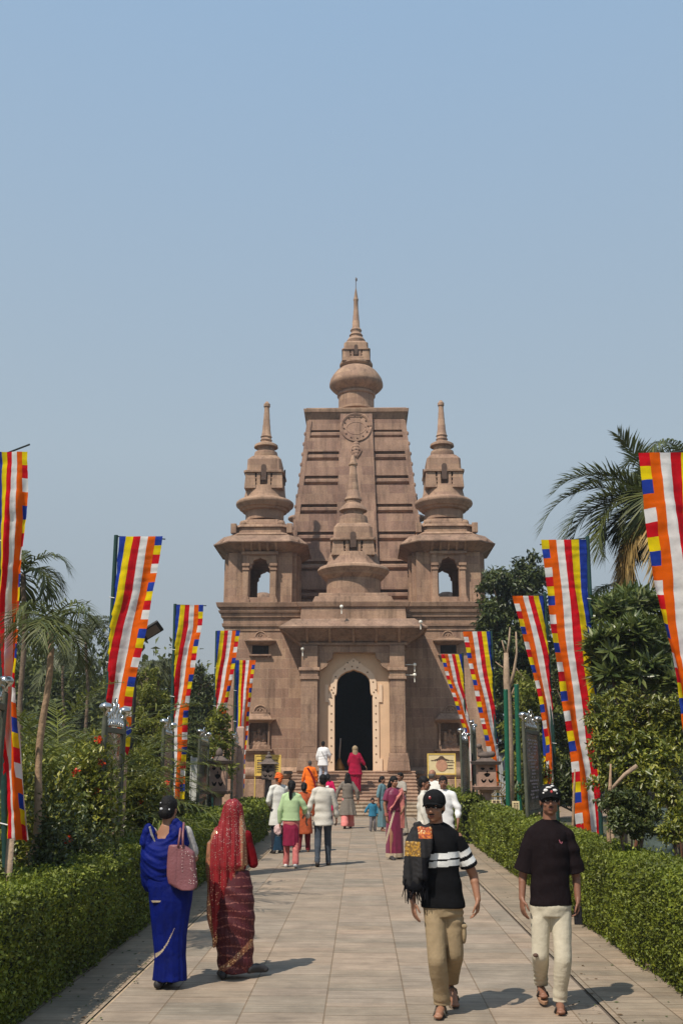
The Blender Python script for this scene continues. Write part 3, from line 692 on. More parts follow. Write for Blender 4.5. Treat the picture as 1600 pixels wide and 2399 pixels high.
for sx in (-1, 1):
    for sy in (-1, 1):
        def cq(z, e=.0):
            h = hwz(z)+e; s_ = .26
            xs = sorted((tcx+sx*h, tcx+sx*(h-s_))); ys = sorted((tcy+sy*h, tcy+sy*(h-s_)))
            return [(xs[0],ys[0],z),(xs[1],ys[0],z),(xs[1],ys[1],z),(xs[0],ys[1],z)]
        A, B = cq(zc, .012), cq(fz(985), .012)
        mb.add(A+B, [(3,2,1,0),(4,5,6,7),(0,1,5,4),(1,2,6,5),(2,3,7,6),(3,0,4,7)])
        for i in range(16):                # weathered bosses down each edge
            z = zc+1.2+i*(ztt-zc-1.8)/16; h = hwz(z)
            mb.ball((tcx+sx*(h+.02), tcy+sy*(h-.02), z), (.07,.07,.12), seg=6, rings=5)
mb.build('corner_strip', st_t, tower)
# projecting centre bands on four faces
mb = MB(); zb1 = fz(966)
for ax, ay in ((0,-1),(0,1),(1,0),(-1,0)):
    def cb_(z, w_, e):
        h = hwz(z)+e; q = []
        for u, d in ((-w_, 0), (w_, 0), (w_, -.4), (-w_, -.4)):
            q.append((tcx+ax*(h+d)+(-ay)*u, tcy+ay*(h+d)+ax*u, z))
        return q
    wb0, wb1 = 1.16, .84
    A, B = cb_(zc, wb0, .16), cb_(zb1, wb1, .14); mb.add(A+B, [(3,2,1,0),(4,5,6,7),(0,1,5,4),(1,2,6,5),(2,3,7,6),(3,0,4,7)])
mb.build('centre_band', st_t, tower)
# top cornice
mb = MB(); z0_ = fz(984); zA = fz(968); zB = fz(960)
mb.fru(tcx, tcy, z0_, hwz(z0_)-.1, hwz(z0_)-.1, zA, hwz(zA)+.16, hwz(zA)+.16); mb.fru(tcx, tcy, zA, hwz(zA)+.2, hwz(zA)+.2, zB, hwz(zA)+.24, hwz(zA)+.24)
mb.fru(tcx, tcy, zB, hwz(zA)+.12, hwz(zA)+.12, zB+.08, hwz(zA)+.1, hwz(zA)+.1)
mb.fru(tcx, tcy, zB+.08, 1.35, 1.35, zB+.2, 1.3, 1.3)
mb.build('tower_cornice', st_p, tower, bevel=.015)
# medallion and carved ornament on the front band
def onface(px_, py_, e):
    z = fz(py_); Y = tcy-hwz(z)-.15-e; return Vector((XX(px_, py_, Y), Y, z))
c = onface(834, 1003, .0); rM = .80
mb = MB(); lean = math.atan((hw0-hwt)/(ztt-zt0))
def face_pt(dx, dz, e): return (c.x+dx, c.y+dz*math.tan(lean)-e, c.z+dz)
mb.tube([face_pt(rM*math.cos(a), rM*math.sin(a), .02) for a in [2*math.pi*i/40 for i in range(41)]], .04)
mb.tube([face_pt(rM*.93*math.cos(a), rM*.93*math.sin(a), .01) for a in [2*math.pi*i/40 for i in range(41)]], .03)
mb.tube([face_pt(.5*math.cos(a), .36*math.sin(a)-.05, -.02) for a in [2*math.pi*i/24 for i in range(25)]], .03)
mb.tube([face_pt(-.5, .62, .0), face_pt(.5, .62, 0)], .03)
for dz, w_ in ((-.95,.16),(-1.1,.2),(-1.28,.26),(-1.45,.2),(-1.62,.14)): mb.ball(face_pt(0, dz, .0), (w_, .07, .13))
for sx in (-1, 1):
    mb.tube([face_pt(sx*.08, -1.0, .0), face_pt(sx*.2, -1.15, .02), face_pt(sx*.27, -1.35, .02), face_pt(sx*.18, -1.55, .02), face_pt(sx*.05, -1.8, .0)], .04)
md = mb.build('medallion', st_t, tower, smooth=True)
mb = MB()
for i in range(12):
    a = 2*math.pi*i/12+.1; mb.ball(face_pt(rM*.8*math.cos(a), rM*.8*math.sin(a), .01), (.045,.035,.045), seg=8, rings=5)
mb.ball(face_pt(0, -1.28, .05), (.05,.04,.05), seg=8, rings=5)
mb.build('medallion_stud', mat('stud_dark', (.12,.075,.055), .9), tower)
# side buttresses with small domes, seen past the tower edges
for sx in (-1, 1):
    mb = MB(); z1_ = ZZ(1175, tcy); x0_ = tcx+sx*(hwz(z1_)); 
    xa, xb = sorted((tcx+sx*2.2, x0_+sx*.28)); mb.box(xa, xb, tcy-.9, tcy+.9, zc, z1_); mb.ball((x0_-sx*.15, tcy, z1_), (.5,.8,.45))
    z2_ = ZZ(1212, tcy-.6); mb.ball((x0_+sx*.32, tcy-.3, z2_), (.42,.6,.18))
    mb.box(*sorted((x0_-sx*.1, x0_+sx*.42)), tcy-.9, tcy+.5, zc, z2_-.1)
    mb.build('side_buttress', st_t, tower, smooth='auto')
# crowning stupa
mp_ = prof_px([(789,880,966),(789,880,962),(793,876,960),(793,876,932),(790,879,930),(790,879,925),(793,876,923),(790,879,921),(783,886,917),(776,893,911),(772,897,906),(772,897,901),(774,894,892),(780,888,882),(788,881,873),(796,873,867),(802,867,864),(800,870,862),(796,873,859),(796,873,855),(799,870,853),(799,870,849),(802,867,847)], tcy)
msp = prof_px([(814,854,808),(812,856,800),(816,852,794),(820,848,792),(820,848,789),(818,850,787),(820,848,784),(823,846,781),(823,846,778),(821,848,775),(823,845,771),(825.5,843,768),(826,842.5,752),(827,842,751),(827.5,841.5,740),(828,841,739),(828.5,840.5,728),(829,840,727),(829.5,839.5,706),(828.5,840.5,704),(828.5,840.5,701),(830,839,699),(830,839,697),(834,835.5,674),(834.4,835.2,655)], tcy)
ms_ = MB()
stupa(tower, tcx, tcy, mp_, (ZZ(843,tcy-.8), ZZ(797,tcy-.6), ZZ(818,tcy-.8), Xw(802,867,830,tcy-.8), Xw(801,868,815,tcy-.8), Xw(812,856,797,tcy-.6)), msp, 'crown_stupa')
p = at(834.7, 655, tcy); mb = MB(); mb.ball((p.x, p.y, p.z+.0), (.06,.06,.12), seg=8, rings=6); mb.tube([(tcx, tcy, ZZ(674,tcy)), (tcx, tcy, ZZ(650,tcy))], .02, 6); mb.build('finial', mat('finial_iron', (.12,.09,.08), .6), tower)
# roof slab of the body and the little domes on its back edge
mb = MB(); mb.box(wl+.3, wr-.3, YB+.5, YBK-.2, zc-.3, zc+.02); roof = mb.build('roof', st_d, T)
for px_ in (617, 1046):
    YD = YBK-1.2; p = at(px_, 1398, YD); zt_ = ZZ(1388, YD)
    mb = MB(); mb.lathe(p.x, YD, [(.62, zc-.02), (.62, zt_-.45), (.58, zt_-.3), (.48, zt_-.12), (.3, zt_-.02), (.05, zt_)], 20); mb.build('roof_dome', st_d, T, smooth='auto')
# ------------------------------------------------------------ flag banners
CB, CY, CR, CW, CO = (.018,.045,.30), (.80,.60,.008), (.62,.011,.020), (.78,.76,.74), (.80,.125,.006)
FL = [cloth('cloth_blue', CB, .15, .3), cloth('cloth_yellow', CY, .1, .42), cloth('cloth_red', CR, .15, .42), cloth('cloth_white', CW, .05, .42), cloth('cloth_orange', CO, .08, .42)]
pole_m = mat('pole_green', (.012,.045,.038), .5, .2, 20)
wire_m = mat('tie_wire', (.5,.5,.48), .5)
POLE = []
def banner(Y, ptop, pbot, rows, side, phase, label, armtop, lean=0, seed=0):
    """side: +1 pole on the photo-left of the cloth, -1 on the right. rows: (py, x at pole side, x at free side, share folded away)"""
    p0 = at(ptop[0], ptop[1], Y); p1 = at(pbot[0], pbot[1], Y)
    if p1.z > .0:
        d = (p1-p0)/(p1.z-p0.z); p1 = p0+d*(0-p0.z)
    e = empty('flag_banner', (p1.x, Y, 0), label, 'banner', 'striped banners on green poles along the path')
    mb = MB(); mb.tube([p1, p0], .036, 10); pl = mb.build('pole', pole_m, e, smooth='auto')
    a0 = at(armtop[0], armtop[1], Y); mb = MB(); mb.tube([p0-Vector((0,0,.02)), at(armtop[0], armtop[1], Y)], .011, 6); mb.build('crossbar', mat('bar_dark', (.03,.04,.04), .5), e)
    for k in range(1, 5):
        q = p0+(p1-p0)*(k*.19); mb = MB(); mb.tube([q+Vector((-.055,-.02,.01)), q+Vector((.05,-.045,-.01))], .009, 5); mb.build('tie', wire_m, e)
    # cloth grid: six columns (5 colours, then the column of blocks)
    R_ = np.array([(r[0], r[1], r[2], r[3]) for r in rows], float)
    z_t = at(rows[0][1], rows[0][0], Y).z; z_b = at(rows[-1][1], rows[-1][0], Y).z
    blk = .158; nb = max(1, int(round((z_t-z_b)/blk))); sub = 6; nr = nb*sub; nc = 6*4
    pys = np.array([at((r[1]+r[2])/2, r[0], Y).z for r in rows]); V = []
    W = abs(at(rows[0][2], rows[0][0], Y).x-at(rows[0][1], rows[0][0], Y).x)
    tz = np.linspace(pys[0], pys[-1], nr+1)
    def smooth_interp(x, xp, fp):
        o = np.argsort(xp); xp, fp = xp[o], fp[o]; y = np.interp(x, xp, fp)
        k = np.ones(7)/7; yp = np.concatenate([np.full(3, y[0]), y, np.full(3, y[-1])]); return np.convolve(yp, k, 'valid')
    py_i = smooth_interp(tz, pys, R_[:,0]); xl = smooth_interp(tz, pys, R_[:,1]); xr = smooth_interp(tz, pys, R_[:,2]); u0 = smooth_interp(tz, pys, R_[:,3])
    py_e = np.interp(tz, pys[::-1], R_[::-1,0])
    for j in range(nr+1):
        A = at(xl[j], py_e[j], Y).x; B = at(xr[j], py_e[j], Y).x; v = j/nr
        for i in range(nc+1):
            u = i/nc
            if u >= u0[j]:
                s_ = (u-u0[j])/(1-u0[j]); x = A+(B-A)*s_
                shrink = 1-abs(B-A)/(W*(1-u0[j])+1e-6); amp = .05+.10*max(0, shrink)
                y = amp*math.sin(s_*6.3+2.2*v*3+seed)*min(1, v*6)+.02*math.sin(u*19+seed*2+v*9)*min(1, v*5)
            else:
                s_ = (u0[j]-u); x = A+(1 if B > A else -1)*.06*math.sin(s_*9)*W; y = .04+s_*W*.95
            x += .010*math.sin(j*.11+u*5+seed)*min(1, v*3)
            V.append((x, Y-.06+y+.0*v, tz[j]+.02*math.sin(u*9+seed)*v))
    q = []; mi = []
    for j in range(nr):
        for i in range(nc):
            a = j*(nc+1)+i; q.append([a, a+1, a+nc+2, a+nc+1]); c_ = i//4
            if c_ < 5: mi.append(c_)
            else:
                b_ = (j//sub+phase)%5; mi.append(b_ if side > 0 else (4-b_))
    V = np.array(V); V[:,1] += .016*vnoise(V, (16,0,11), seed)+.010*vnoise(V, (7,0,31), seed+2)+.007*(np.abs(((V[:,2]*1.55+seed*.3)%1)-.5) < .06)
    c = npobj('cloth', np.array(V), np.array(q), FL, e, np.array(mi), smooth=True)
    return e
def tail(Y, strips, parent):
    """turned-back lower corner of a cloth: list of (colour index, left and right px outline rows)"""
    mb = MB()
    for ci, rows in strips:
        mb.cur = ci; n = len(rows)
        a = [at(x0, y, Y)+Vector((0, .06+.04*math.sin(i*1.3), 0)) for i, (y, x0, x1) in enumerate(rows)]; b = [at(x1, y, Y)+Vector((0, .02+.04*math.sin(i*1.3+1), 0)) for i, (y, x0, x1) in enumerate(rows)]
        mb.add(a+b, [(i, n+i, n+i+1, i+1) for i in range(n-1)])
    return mb.build('cloth_tail', FL, parent, smooth=True)
b0 = banner(10.9, (-4,1066), (8,1700), [(1062,-3,69,0),(1150,0,68,.03),(1300,3,58,.12),(1450,8,50,.3),(1600,14,46,.45),(1700,18,48,.5),(1800,14,52,.35),(1900,6,62,.1),(1970,4,68,.0)], 1, 1, 'striped flag banner on the left cut by the frame edge, nearest of its row', (71,1041), seed=1)
b1 = banner(16.4, (273,1254), (262,1465), [(1258,281,384,0),(1400,269,360,.1),(1465,262,348,.2),(1550,256,330,.32),(1650,251,312,.38),(1750,262,305,.5),(1890,268,282,.7)], 1, 0, 'tall striped flag banner on the left rising behind a glass board with a steel crest', (388,1263), seed=2)
b2 = banner(22., (411,1415), (407,1560), [(1418,414,478,0),(1470,412,475,.05),(1520,411,465,.18),(1600,410,452,.32),(1700,408,440,.5),(1780,408,437,.55),(1870,409,433,.6)], 1, 0, 'striped flag banner behind the woman in blue, hanging almost to the hedge', (484,1419), seed=3)
banner(28.8, (508,1478), (503,1700), [(1478,509,563,0),(1540,507,555,.1),(1620,505,540,.3),(1700,500,525,.45),(1800,493,512,.6),(1835,492,506,.65)], 1, 0, 'striped flag banner on the left of the temple wall, ending above the left stone lantern', (564,1476), seed=4)
banner(33.4, (552,1547), (551,1700), [(1547,554,600,0),(1620,553,590,0),(1700,553,582,0),(1760,556,577,.2),(1800,556,575,.4),(1860,560,573,.5)], 1, 4, 'smallest left striped flag banner, hanging in front of the temple wall', (602,1547), seed=5)
banner(10.3, (1652,1046), (1662,1500), [(1064,1640,1491,0),(1250,1645,1514,0),(1450,1652,1549,0),(1600,1660,1573,.08),(1750,1672,1597,.15),(1900,1690,1615,.2)], -1, 2, 'striped flag banner on the right cut by the frame edge, nearest of its row', (1489,1072), seed=6)
banner(16.4, (1375,1257), (1391,1600), [(1266,1371,1265,0),(1400,1377,1283,0),(1500,1386,1292,.05),(1600,1392,1306,.1),(1700,1398,1322,.18),(1800,1403,1335,.28),(1955,1408,1350,.42)], -1, 3, 'tall striped flag banner on the right reaching down behind the hedge', (1264,1276), seed=7)
b3 = banner(20.5, (1275,1388), (1290,1640), [(1397,1272,1198,0),(1450,1276,1213,.12),(1550,1285,1238,.33),(1650,1291,1262,.45),(1740,1299,1278,.5),(1840,1302,1274,.25)], -1, 0, 'striped flag banner on the right curling down behind the cap of the plain-tee man', (1197,1405), seed=8)
banner(29., (1150,1478), (1157,1650), [(1480,1149,1083,0),(1560,1151,1098,.1),(1620,1155,1110,.25),(1700,1162,1128,.4),(1780,1168,1145,.55),(1840,1168,1158,.7)], -1, 0, 'striped flag banner hanging over the right corner of the temple beside the stone lantern', (1081,1479), seed=9)
banner(36.5, (1083,1530), (1088,1650), [(1533,1082,1032,0),(1600,1086,1048,.2),(1660,1093,1070,.45),(1710,1103,1085,.6),(1760,1106,1090,.3),(1830,1108,1094,.3)], -1, 2, 'smallest right striped flag banner, in front of the temple wall', (1030,1537), seed=10)

tail(10.9, [(3, [(1690,38,42),(1760,40,47),(1850,46,56),(1968,59,69)]), (4, [(1790,37,41),(1840,37,46),(1900,42,55),(1968,48,65)]), (1, [(1850,28,37),(1900,24,43),(1968,18,51)]), (0, [(1860,14,24),(1910,10,24),(1968,5,18)])], b0)
tail(16.4, [(0, [(1772,235,238),(1800,228,237),(1840,225,236),(1875,228,235)]), (1, [(1820,221,226),(1845,218,228),(1880,217,229)]), (2, [(1878,219,229),(1890,221,228)])], b1)
tail(22., [(0, [(1728,402,410),(1770,402,411),(1820,404,411),(1840,405,410)]), (1, [(1790,408,412),(1830,403,410),(1852,402,408)])], b2)
tail(20.5, [(0, [(1700,1271,1276),(1740,1272,1278),(1770,1274,1278)]), (1, [(1690,1277,1285),(1740,1276,1285),(1800,1274,1283),(1838,1273,1281)])], b3)

# ------------------------------------------------------------ glazed display boards with steel crests
steel = mat('polished_steel', (.60,.59,.57), .2, .05, 5, 0, metal=1); frame_m = mat('board_frame', (.085,.09,.065), .5, .25, 12)
def panelmat(name, c1, c2, lines, alpha=.8):
    m, t, b = _base(name, .25); N = t.nodes.new; L = t.links.new
    tc = N('ShaderNodeTexCoord'); n = N('ShaderNodeTexNoise'); n.inputs['Scale'].default_value = 3; n.inputs['Detail'].default_value = 5
    mp = N('ShaderNodeMapping'); mp.inputs['Scale'].default_value = (2,2,.7); L(tc.outputs['Object'], mp.inputs[0]); L(mp.outputs[0], n.inputs['Vector'])
    r = N('ShaderNodeValToRGB'); r.color_ramp.elements[0].color = (*c1,1); r.color_ramp.elements[1].color = (*c2,1); r.color_ramp.elements[0].position = .38; r.color_ramp.elements[1].position = .62
    L(n.outputs[0], r.inputs[0])
    L(r.outputs[0], b.inputs['Base Color']); b.inputs['Alpha'].default_value = alpha
    return m
def board(px0, px1, ytop, ybot, Y0, Y1, label, pm, text_rows=0, seed=0, xlegs=True, inks=None):
    """upright panel whose near edge is at px0/Y0 and far edge at px1/Y1"""
    A = at(px0, ytop, Y0); B = at(px1, ytop, Y1); zt_ = A.z; zb_ = at(px0, ybot, Y0).z
    B.z = zt_; e = empty('display_board', (A.x, A.y, 0), label, 'display board', 'glazed display boards beside the hedges')
    d = (B-A); d.z = 0; L_ = d.length; d.normalize(); nrm = Vector((d.y, -d.x, 0))
    if nrm.y > 0: nrm = -nrm
    def P(u, z, o): return A+d*u*L_+Vector((0,0,z-zt_))+nrm*o
    def slab(mb, u0, u1, z0, z1, o0, o1):
        v = [P(u0,z0,o1),P(u1,z0,o1),P(u1,z0,o0),P(u0,z0,o0),P(u0,z1,o1),P(u1,z1,o1),P(u1,z1,o0),P(u0,z1,o0)]
        mb.add(v, [(0,3,2,1),(4,5,6,7),(0,1,5,4),(1,2,6,5),(2,3,7,6),(3,0,4,7)])
    for u in (0, 1):
        mb = MB(); c_ = P(u, 0, 0); mb.tube([(c_.x, c_.y, 0), (c_.x, c_.y, zt_+.12)], .035, 10); mb.build('post', frame_m, e, smooth='auto')
        mb = MB(); mb.lathe(c_.x, c_.y, [(.02, zt_+.12), (.03, zt_+.14), (.025, zt_+.18), (.07, zt_+.21), (.085, zt_+.25), (.06, zt_+.285), (.01, zt_+.30)], 16); mb.build('knob', steel, e, smooth=True)
    mb = MB(); fw = .035/L_
    slab(mb, .03, 1-.03, zt_-.07, zt_, -.03, .03); slab(mb, .03, .97, zb_, zb_+.06, -.03, .03)
    slab(mb, .03, .03+fw*1.6, zb_+.06, zt_-.07, -.025, .025); slab(mb, .97-fw*1.6, .97, zb_+.06, zt_-.07, -.025, .025)
    mb.build('frame', frame_m, e, bevel=.006)
    mb = MB(); slab(mb, .08, .92, zb_+.06, zt_-.07, -.008, .008); mb.build('panel', pm, e)
    # rows of blurred print
    if text_rows:
        rr = random.Random(seed); mb = MB()
        for k in range(text_rows):
            z = zt_-.2-(zt_-zb_-.4)*k/text_rows; w_ = rr.uniform(.3, .7); u = .5-w_/2+rr.uniform(-.05, .05)
            n = 5
            for q in range(n):
                if rr.random() < .8: slab(mb, u+w_*q/n, u+w_*(q+.72)/n, z, z+.03, .010, .012)
        mb.build('print', inks or mat('pale_print', (.45,.36,.38), .7), e)
    # crest of steel leaf loops between the posts
    mb = MB()
    for k in range(7):
        u = .14+.12*k; h = .12+.24*(1-abs(k-3)/3.6)
        pts = []
        for t in range(13):
            a = 2*math.pi*t/12; pts.append(P(u+.06*math.sin(a)*(.6+.0*t), zt_+.02+h*.5*(1-math.cos(a)), .02*math.sin(a*2)))
        mb.tube(pts, .012, 6)
    for k in range(6): c_ = P(.2+.12*k, zt_+.06, .0); mb.ball(c_, (.035,.035,.05), seg=8, rings=6)
    mb.build('crest', steel, e, smooth=True)
    return e
pm_near = panelmat('panel_green_print', (.07,.13,.09), (.16,.20,.15), 0, .96); pm_b = panelmat('panel_worn', (.20,.16,.12), (.12,.12,.11), 0, .5)
pm_g = panelmat('panel_grey', (.13,.125,.10), (.075,.08,.07), 0, .95); pm_p = panelmat('panel_brown_print', (.22,.16,.13), (.10,.08,.075), 0, .97)
board(-70, 13, 1622, 2010, 8.6, 10.4, 'green printed glazed board on the left cut by the frame edge', pm_near, 9, 1, inks=mat('print_faint_green', (.25,.30,.24), .7))
board(246, 291, 1702, 1938, 12.6, 13.6, 'worn see-through board with a steel crest in front of the tall left banner', pm_b, 0, 2)
board(384, 405, 1722, 1880, 18.6, 20.3, 'narrow grey board seen edge-on behind the hair bun of the woman in blue', pm_g, 0, 3)
board(468, 489, 1738, 1880, 24.0, 26.4, 'grey board just left of the left stone lantern', pm_g, 0, 4)
board(546, 561, 1742, 1875, 29.2, 32.2, 'grey board below the smallest left banner', pm_p, 0, 5)
board(1260, 1226, 1714, 1900, 19.8, 18.2, 'brown board of printed rows below the second right banner', pm_p, 18, 6)
board(1104, 1112, 1712, 1838, 29.5, 32.0, 'grey board behind the left edge of the right stone lantern', pm_g, 0, 7)
board(1079, 1095, 1733, 1860, 26.5, 30.5, 'glazed board at the foot of the smallest right banner', pm_g, 0, 8)

# ------------------------------------------------------------ stone lanterns, posts, signs
pinkst = mat('pale_pink_stone', (.46,.30,.23), .8, .15, 8, .25, 40)
lant_m = mat('lantern_stone', (.34,.22,.165), .85, .22, 7, .4, 40); lant_d = mat('lantern_cap_stone', (.13,.10,.085), .85, .25, 9, .4, 40)
def carved_box(mb, x0, x1, y0, y1, z0, z1, big=1):
    """box whose front is a plate pierced by curling openings"""
    t = .05; cx = (x0+x1)/2; w_ = x1-x0; h = z1-z0
    def blob(ux, uz, rx, rz, n=10, ph=0): return [(cx+ux*w_+math.cos(2*math.pi*i/n+ph)*rx*w_*(1+.25*math.sin(3*2*math.pi*i/n)), z0+uz*h+math.sin(2*math.pi*i/n+ph)*rz*h) for i in range(n)]
    def cres(ux, uz, r, sgn):
        out = []
        for i in range(8): a = math.pi*(1.0+i/7); out.append((cx+ux*w_+math.cos(a)*r*w_, z0+uz*h+math.sin(a)*r*h*1.1))
        for i in range(8): a = math.pi*(2.0-i/7); out.append((cx+ux*w_+math.cos(a)*r*w_*.55, z0+uz*h+math.sin(a)*r*h*.5+.02*h))
        return out
    holes = [blob(0, .53, .17, .1), cres(-.2, .32, .15, 1), cres(.2, .32, .15, 1), blob(-.24, .82, .12, .06), blob(.24, .82, .12, .06), blob(0, .68, .05, .05)]
    mb.plate([(x0,z0),(x1,z0),(x1,z1),(x0,z1)], holes, y0, y0+t)
    mb.box(x0, x0+t, y0+t, y1, z0, z1); mb.box(x1-t, x1, y0+t, y1, z0, z1); mb.box(x0+t, x1-t, y1-t, y1, z0, z1); mb.box(x0+t, x1-t, y0+t, y1-t, z0, z0+t)
def lantern(pxc, pw, ytop, ycap, ybase, ybot, Y, label, animal=False):
    c = at(pxc, ycap, Y); hw = Xw(pxc-pw/2, pxc+pw/2, ycap, Y); zc1, zb_ = ZZ(ycap, Y), ZZ(ybase, Y)
    e = empty('stone_lantern', (c.x, Y+hw, 0), label, 'stone lantern', 'carved stone lanterns behind the hedges')
    cy = Y+hw
    mb = MB(); carved_box(mb, c.x-hw, c.x+hw, Y, Y+2*hw, zb_, zc1); mb.build('pierced_box', lant_m, e)
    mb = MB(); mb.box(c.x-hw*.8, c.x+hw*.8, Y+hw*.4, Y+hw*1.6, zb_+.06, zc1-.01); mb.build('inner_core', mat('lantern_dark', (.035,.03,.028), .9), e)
    mb = MB(); mb.fru(c.x, cy, zc1+.001, hw+.1, hw+.1, zc1+.09, hw+.14, hw+.14); mb.fru(c.x, cy, zc1+.09, hw+.02, hw+.02, zc1+.2, hw*.4, hw*.4)
    mb.build('cap', lant_d, e, bevel=.012)
    mb = MB()
    if animal:
        mb.ball((c.x-.02, cy-.05, zc1+.24), (.2,.12,.09)); mb.ball((c.x-.14, cy-.05, zc1+.34), (.08,.08,.11)); mb.ball((c.x-.16, cy-.08, zc1+.46), (.075,.08,.07)); mb.ball((c.x+.16, cy-.05, zc1+.26), (.09,.1,.08))
        remesh('carved_animal', mb, .02, lant_d, e)
    else:
        mb.lathe(c.x, cy, [(hw*.35, zc1+.18),(hw*.45, zc1+.24),(hw*.42, zc1+.32),(hw*.2, zc1+.38),(.02, zc1+.40)], 18); mb.build('finial', lant_d, e, smooth=True)
    mb = MB(); mb.fru(c.x, cy, zb_-.09, hw+.08, hw+.08, zb_, hw+.12, hw+.12); mb.fru(c.x, cy, zb_-.17, hw*.6, hw*.6, zb_-.09, hw*.8, hw*.8); mb.build('base_slab', lant_m, e, bevel=.01)
    mb = MB(); mb.fru(c.x, cy, 0, hw*.52, hw*.52, zb_-.17, hw*.48, hw*.48, .04, .04); mb.build('post', pinkst, e, bevel=.01)
    return e
lantern(511, 38, 1770, 1790, 1852, 1900, 25.5, 'carved stone lantern with a round finial behind the left hedge')
lantern(1140, 42, 1765, 1792, 1842, 1890, 25.5, 'carved stone lantern topped by a crouching stone animal behind the right hedge', True)
# small dark lantern in front of the left yellow notice
Y = 33.; c = at(629, 1815, Y); e = empty('small_lantern', (c.x, Y, 0), 'small dark stone lantern in front of the left yellow notice', 'stone lantern')
hw = .2; zt_ = ZZ(1790, Y); zb_ = ZZ(1816, Y); zb_ -= .02
mb = MB(); carved_box(mb, c.x-hw, c.x+hw, Y-hw, Y+hw, zb_-.12, zt_); mb.build('pierced_box', lant_d, e)
mb = MB(); mb.fru(c.x, Y, zt_+.001, hw+.14, hw+.14, zt_+.07, hw+.05, hw+.05); mb.fru(c.x, Y, zt_+.07, hw, hw, zt_+.18, .09, .09); mb.lathe(c.x, Y, [(.1, zt_+.18),(.12, zt_+.24),(.04, zt_+.3),(.05, zt_+.34),(.01, zt_+.4)], 12); mb.build('cap', lant_d, e, bevel=.01)
mb = MB(); mb.fru(c.x, Y, 0, .13, .13, zb_-.12, .1, .1); mb.build('post', lant_d, e)
# pale stone posts
def post(px0, px1, ytop, Y, label, w=None):
    a, b = XX(px0, ytop, Y), XX(px1, ytop, Y); cx = (a+b)/2; hw = (b-a)/2; zt_ = ZZ(ytop, Y)
    mb = MB(); mb.fru(cx, Y, -.02, hw*1.0, hw*1.0, zt_-.05, hw*.95, hw*.95, hw*.15, hw*.15); mb.fru(cx, Y, zt_-.05, hw*.95, hw*.95, zt_, hw*.75, hw*.75, hw*.15, hw*.15)
    o = mb.build('stone_post', pinkst, None, bevel=.008); tag(o, label, 'post', 'pale stone posts')
post(253, 268, 1850, 14.6, 'short pale pink stone post just left of the tall left banner foot')
post(273, 299, 1772, 15.3, 'tall pale pink stone post beside the foot of the tall left banner')
post(556, 574, 1702, 31.8, 'pale stone post behind the smallest left banner')
# yellow notices on the plinth
yel = mat('notice_yellow', (.72,.50,.12), .6, .1, 5, .1); yel2 = mat('notice_pale', (.74,.60,.34), .6, .1, 5, .1); ink = mat('notice_ink', (.10,.06,.04), .7); redink = mat('notice_red', (.52,.27,.17), .7)
from mathutils import Euler
def text_obj(name, s, size, loc, m, parent, ext=.004, align='CENTER'):
    cu = bpy.data.curves.new(name, 'FONT'); cu.body = s; cu.size = size; cu.extrude = ext; cu.align_x = align; cu.materials.append(m)
    o = bpy.data.objects.new(name, cu); col.objects.link(o); o.rotation_euler = (math.pi/2, 0, 0); o.location = Vector(loc)
    dg = bpy.context.evaluated_depsgraph_get(); me = bpy.data.meshes.new_from_object(o.evaluated_get(dg)); mw = o.matrix_basis.copy()
    bpy.data.objects.remove(o); me.transform(mw); o0 = origin(parent); me.transform(Matrix.Translation(-o0))
    me.name = name; ob = bpy.data.objects.new(name, me); col.objects.link(ob); ob.parent = parent; return ob
def notice(px0, px1, y0, y1, Y, label, m, layout):
    A, B = at(px0, y1, Y), at(px1, y0, Y); e = empty('yellow_notice', ((A.x+B.x)/2, Y, 0), label, 'notice')
    mb = MB(); mb.box(A.x, B.x, Y, Y+.03, A.z, B.z); mb.build('panel', m, e)
    mb = MB(); t = .04
    for b in ((A.x-t, B.x+t, B.z, B.z+t), (A.x-t, B.x+t, A.z-t, A.z), (A.x-t, A.x, A.z, B.z), (B.x, B.x+t, A.z, B.z)): mb.box(b[0], b[1], Y-.015, Y+.045, b[2], b[3])
    mb.build('frame', yel, e)
    for x in (A.x-.02, B.x+.02): mb = MB(); mb.tube([(x, Y+.05, -.02), (x, Y+.05, A.z)], .022, 8); mb.build('leg', yel, e)
    W, H = B.x-A.x, B.z-A.z
    mb = MB(); rr = random.Random(3)
    for (u, v, w_) in layout:
        x = A.x+u*W
        while x < A.x+(u+w_)*W:
            l = rr.uniform(.02, .06); mb.box(x, x+l, Y-.008, Y-.001, A.z+v*H, A.z+v*H+.028); x += l+.02
        mb.box(A.x+u*W, A.x+(u+w_)*W, Y-.006, Y-.001, A.z+v*H+.026, A.z+v*H+.034)
    mb.build('lettering', ink, e); return e, A, W, H
notice(599, 656, 1771, 1815, 34.5, 'yellow notice with rows of dark lettering behind the small dark lantern', yel, [(.06,.12+.125*k,.3) for k in range(6)]+[(.72,.12+.125*k,.2) for k in range(6)])
n2, A, W, H = notice(1004, 1064, 1768, 1812, 35.5, 'pale yellow notice with a dark emblem right of the steps', yel2, [(.68,.56,.26),(.68,.40,.26),(.66,.24,.28),(.1,.66,.8)])
mb = MB(); cx = A.x+W*.5; Y = 35.5
mb.add([(cx+u*W, Y-.01, A.z+v*H) for u, v in ((-.3,.72),(.3,.72),(.14,.8),(.05,.93),(-.05,.93),(-.14,.8))]+[(cx+u*W, Y-.002, A.z+v*H) for u, v in ((-.3,.72),(.3,.72),(.14,.8),(.05,.93),(-.05,.93),(-.14,.8))], [tuple(range(6)), tuple(range(11,5,-1))]+[(i,(i+1)%6,6+(i+1)%6,6+i) for i in range(6)])
mb.build('emblem', ink, n2)
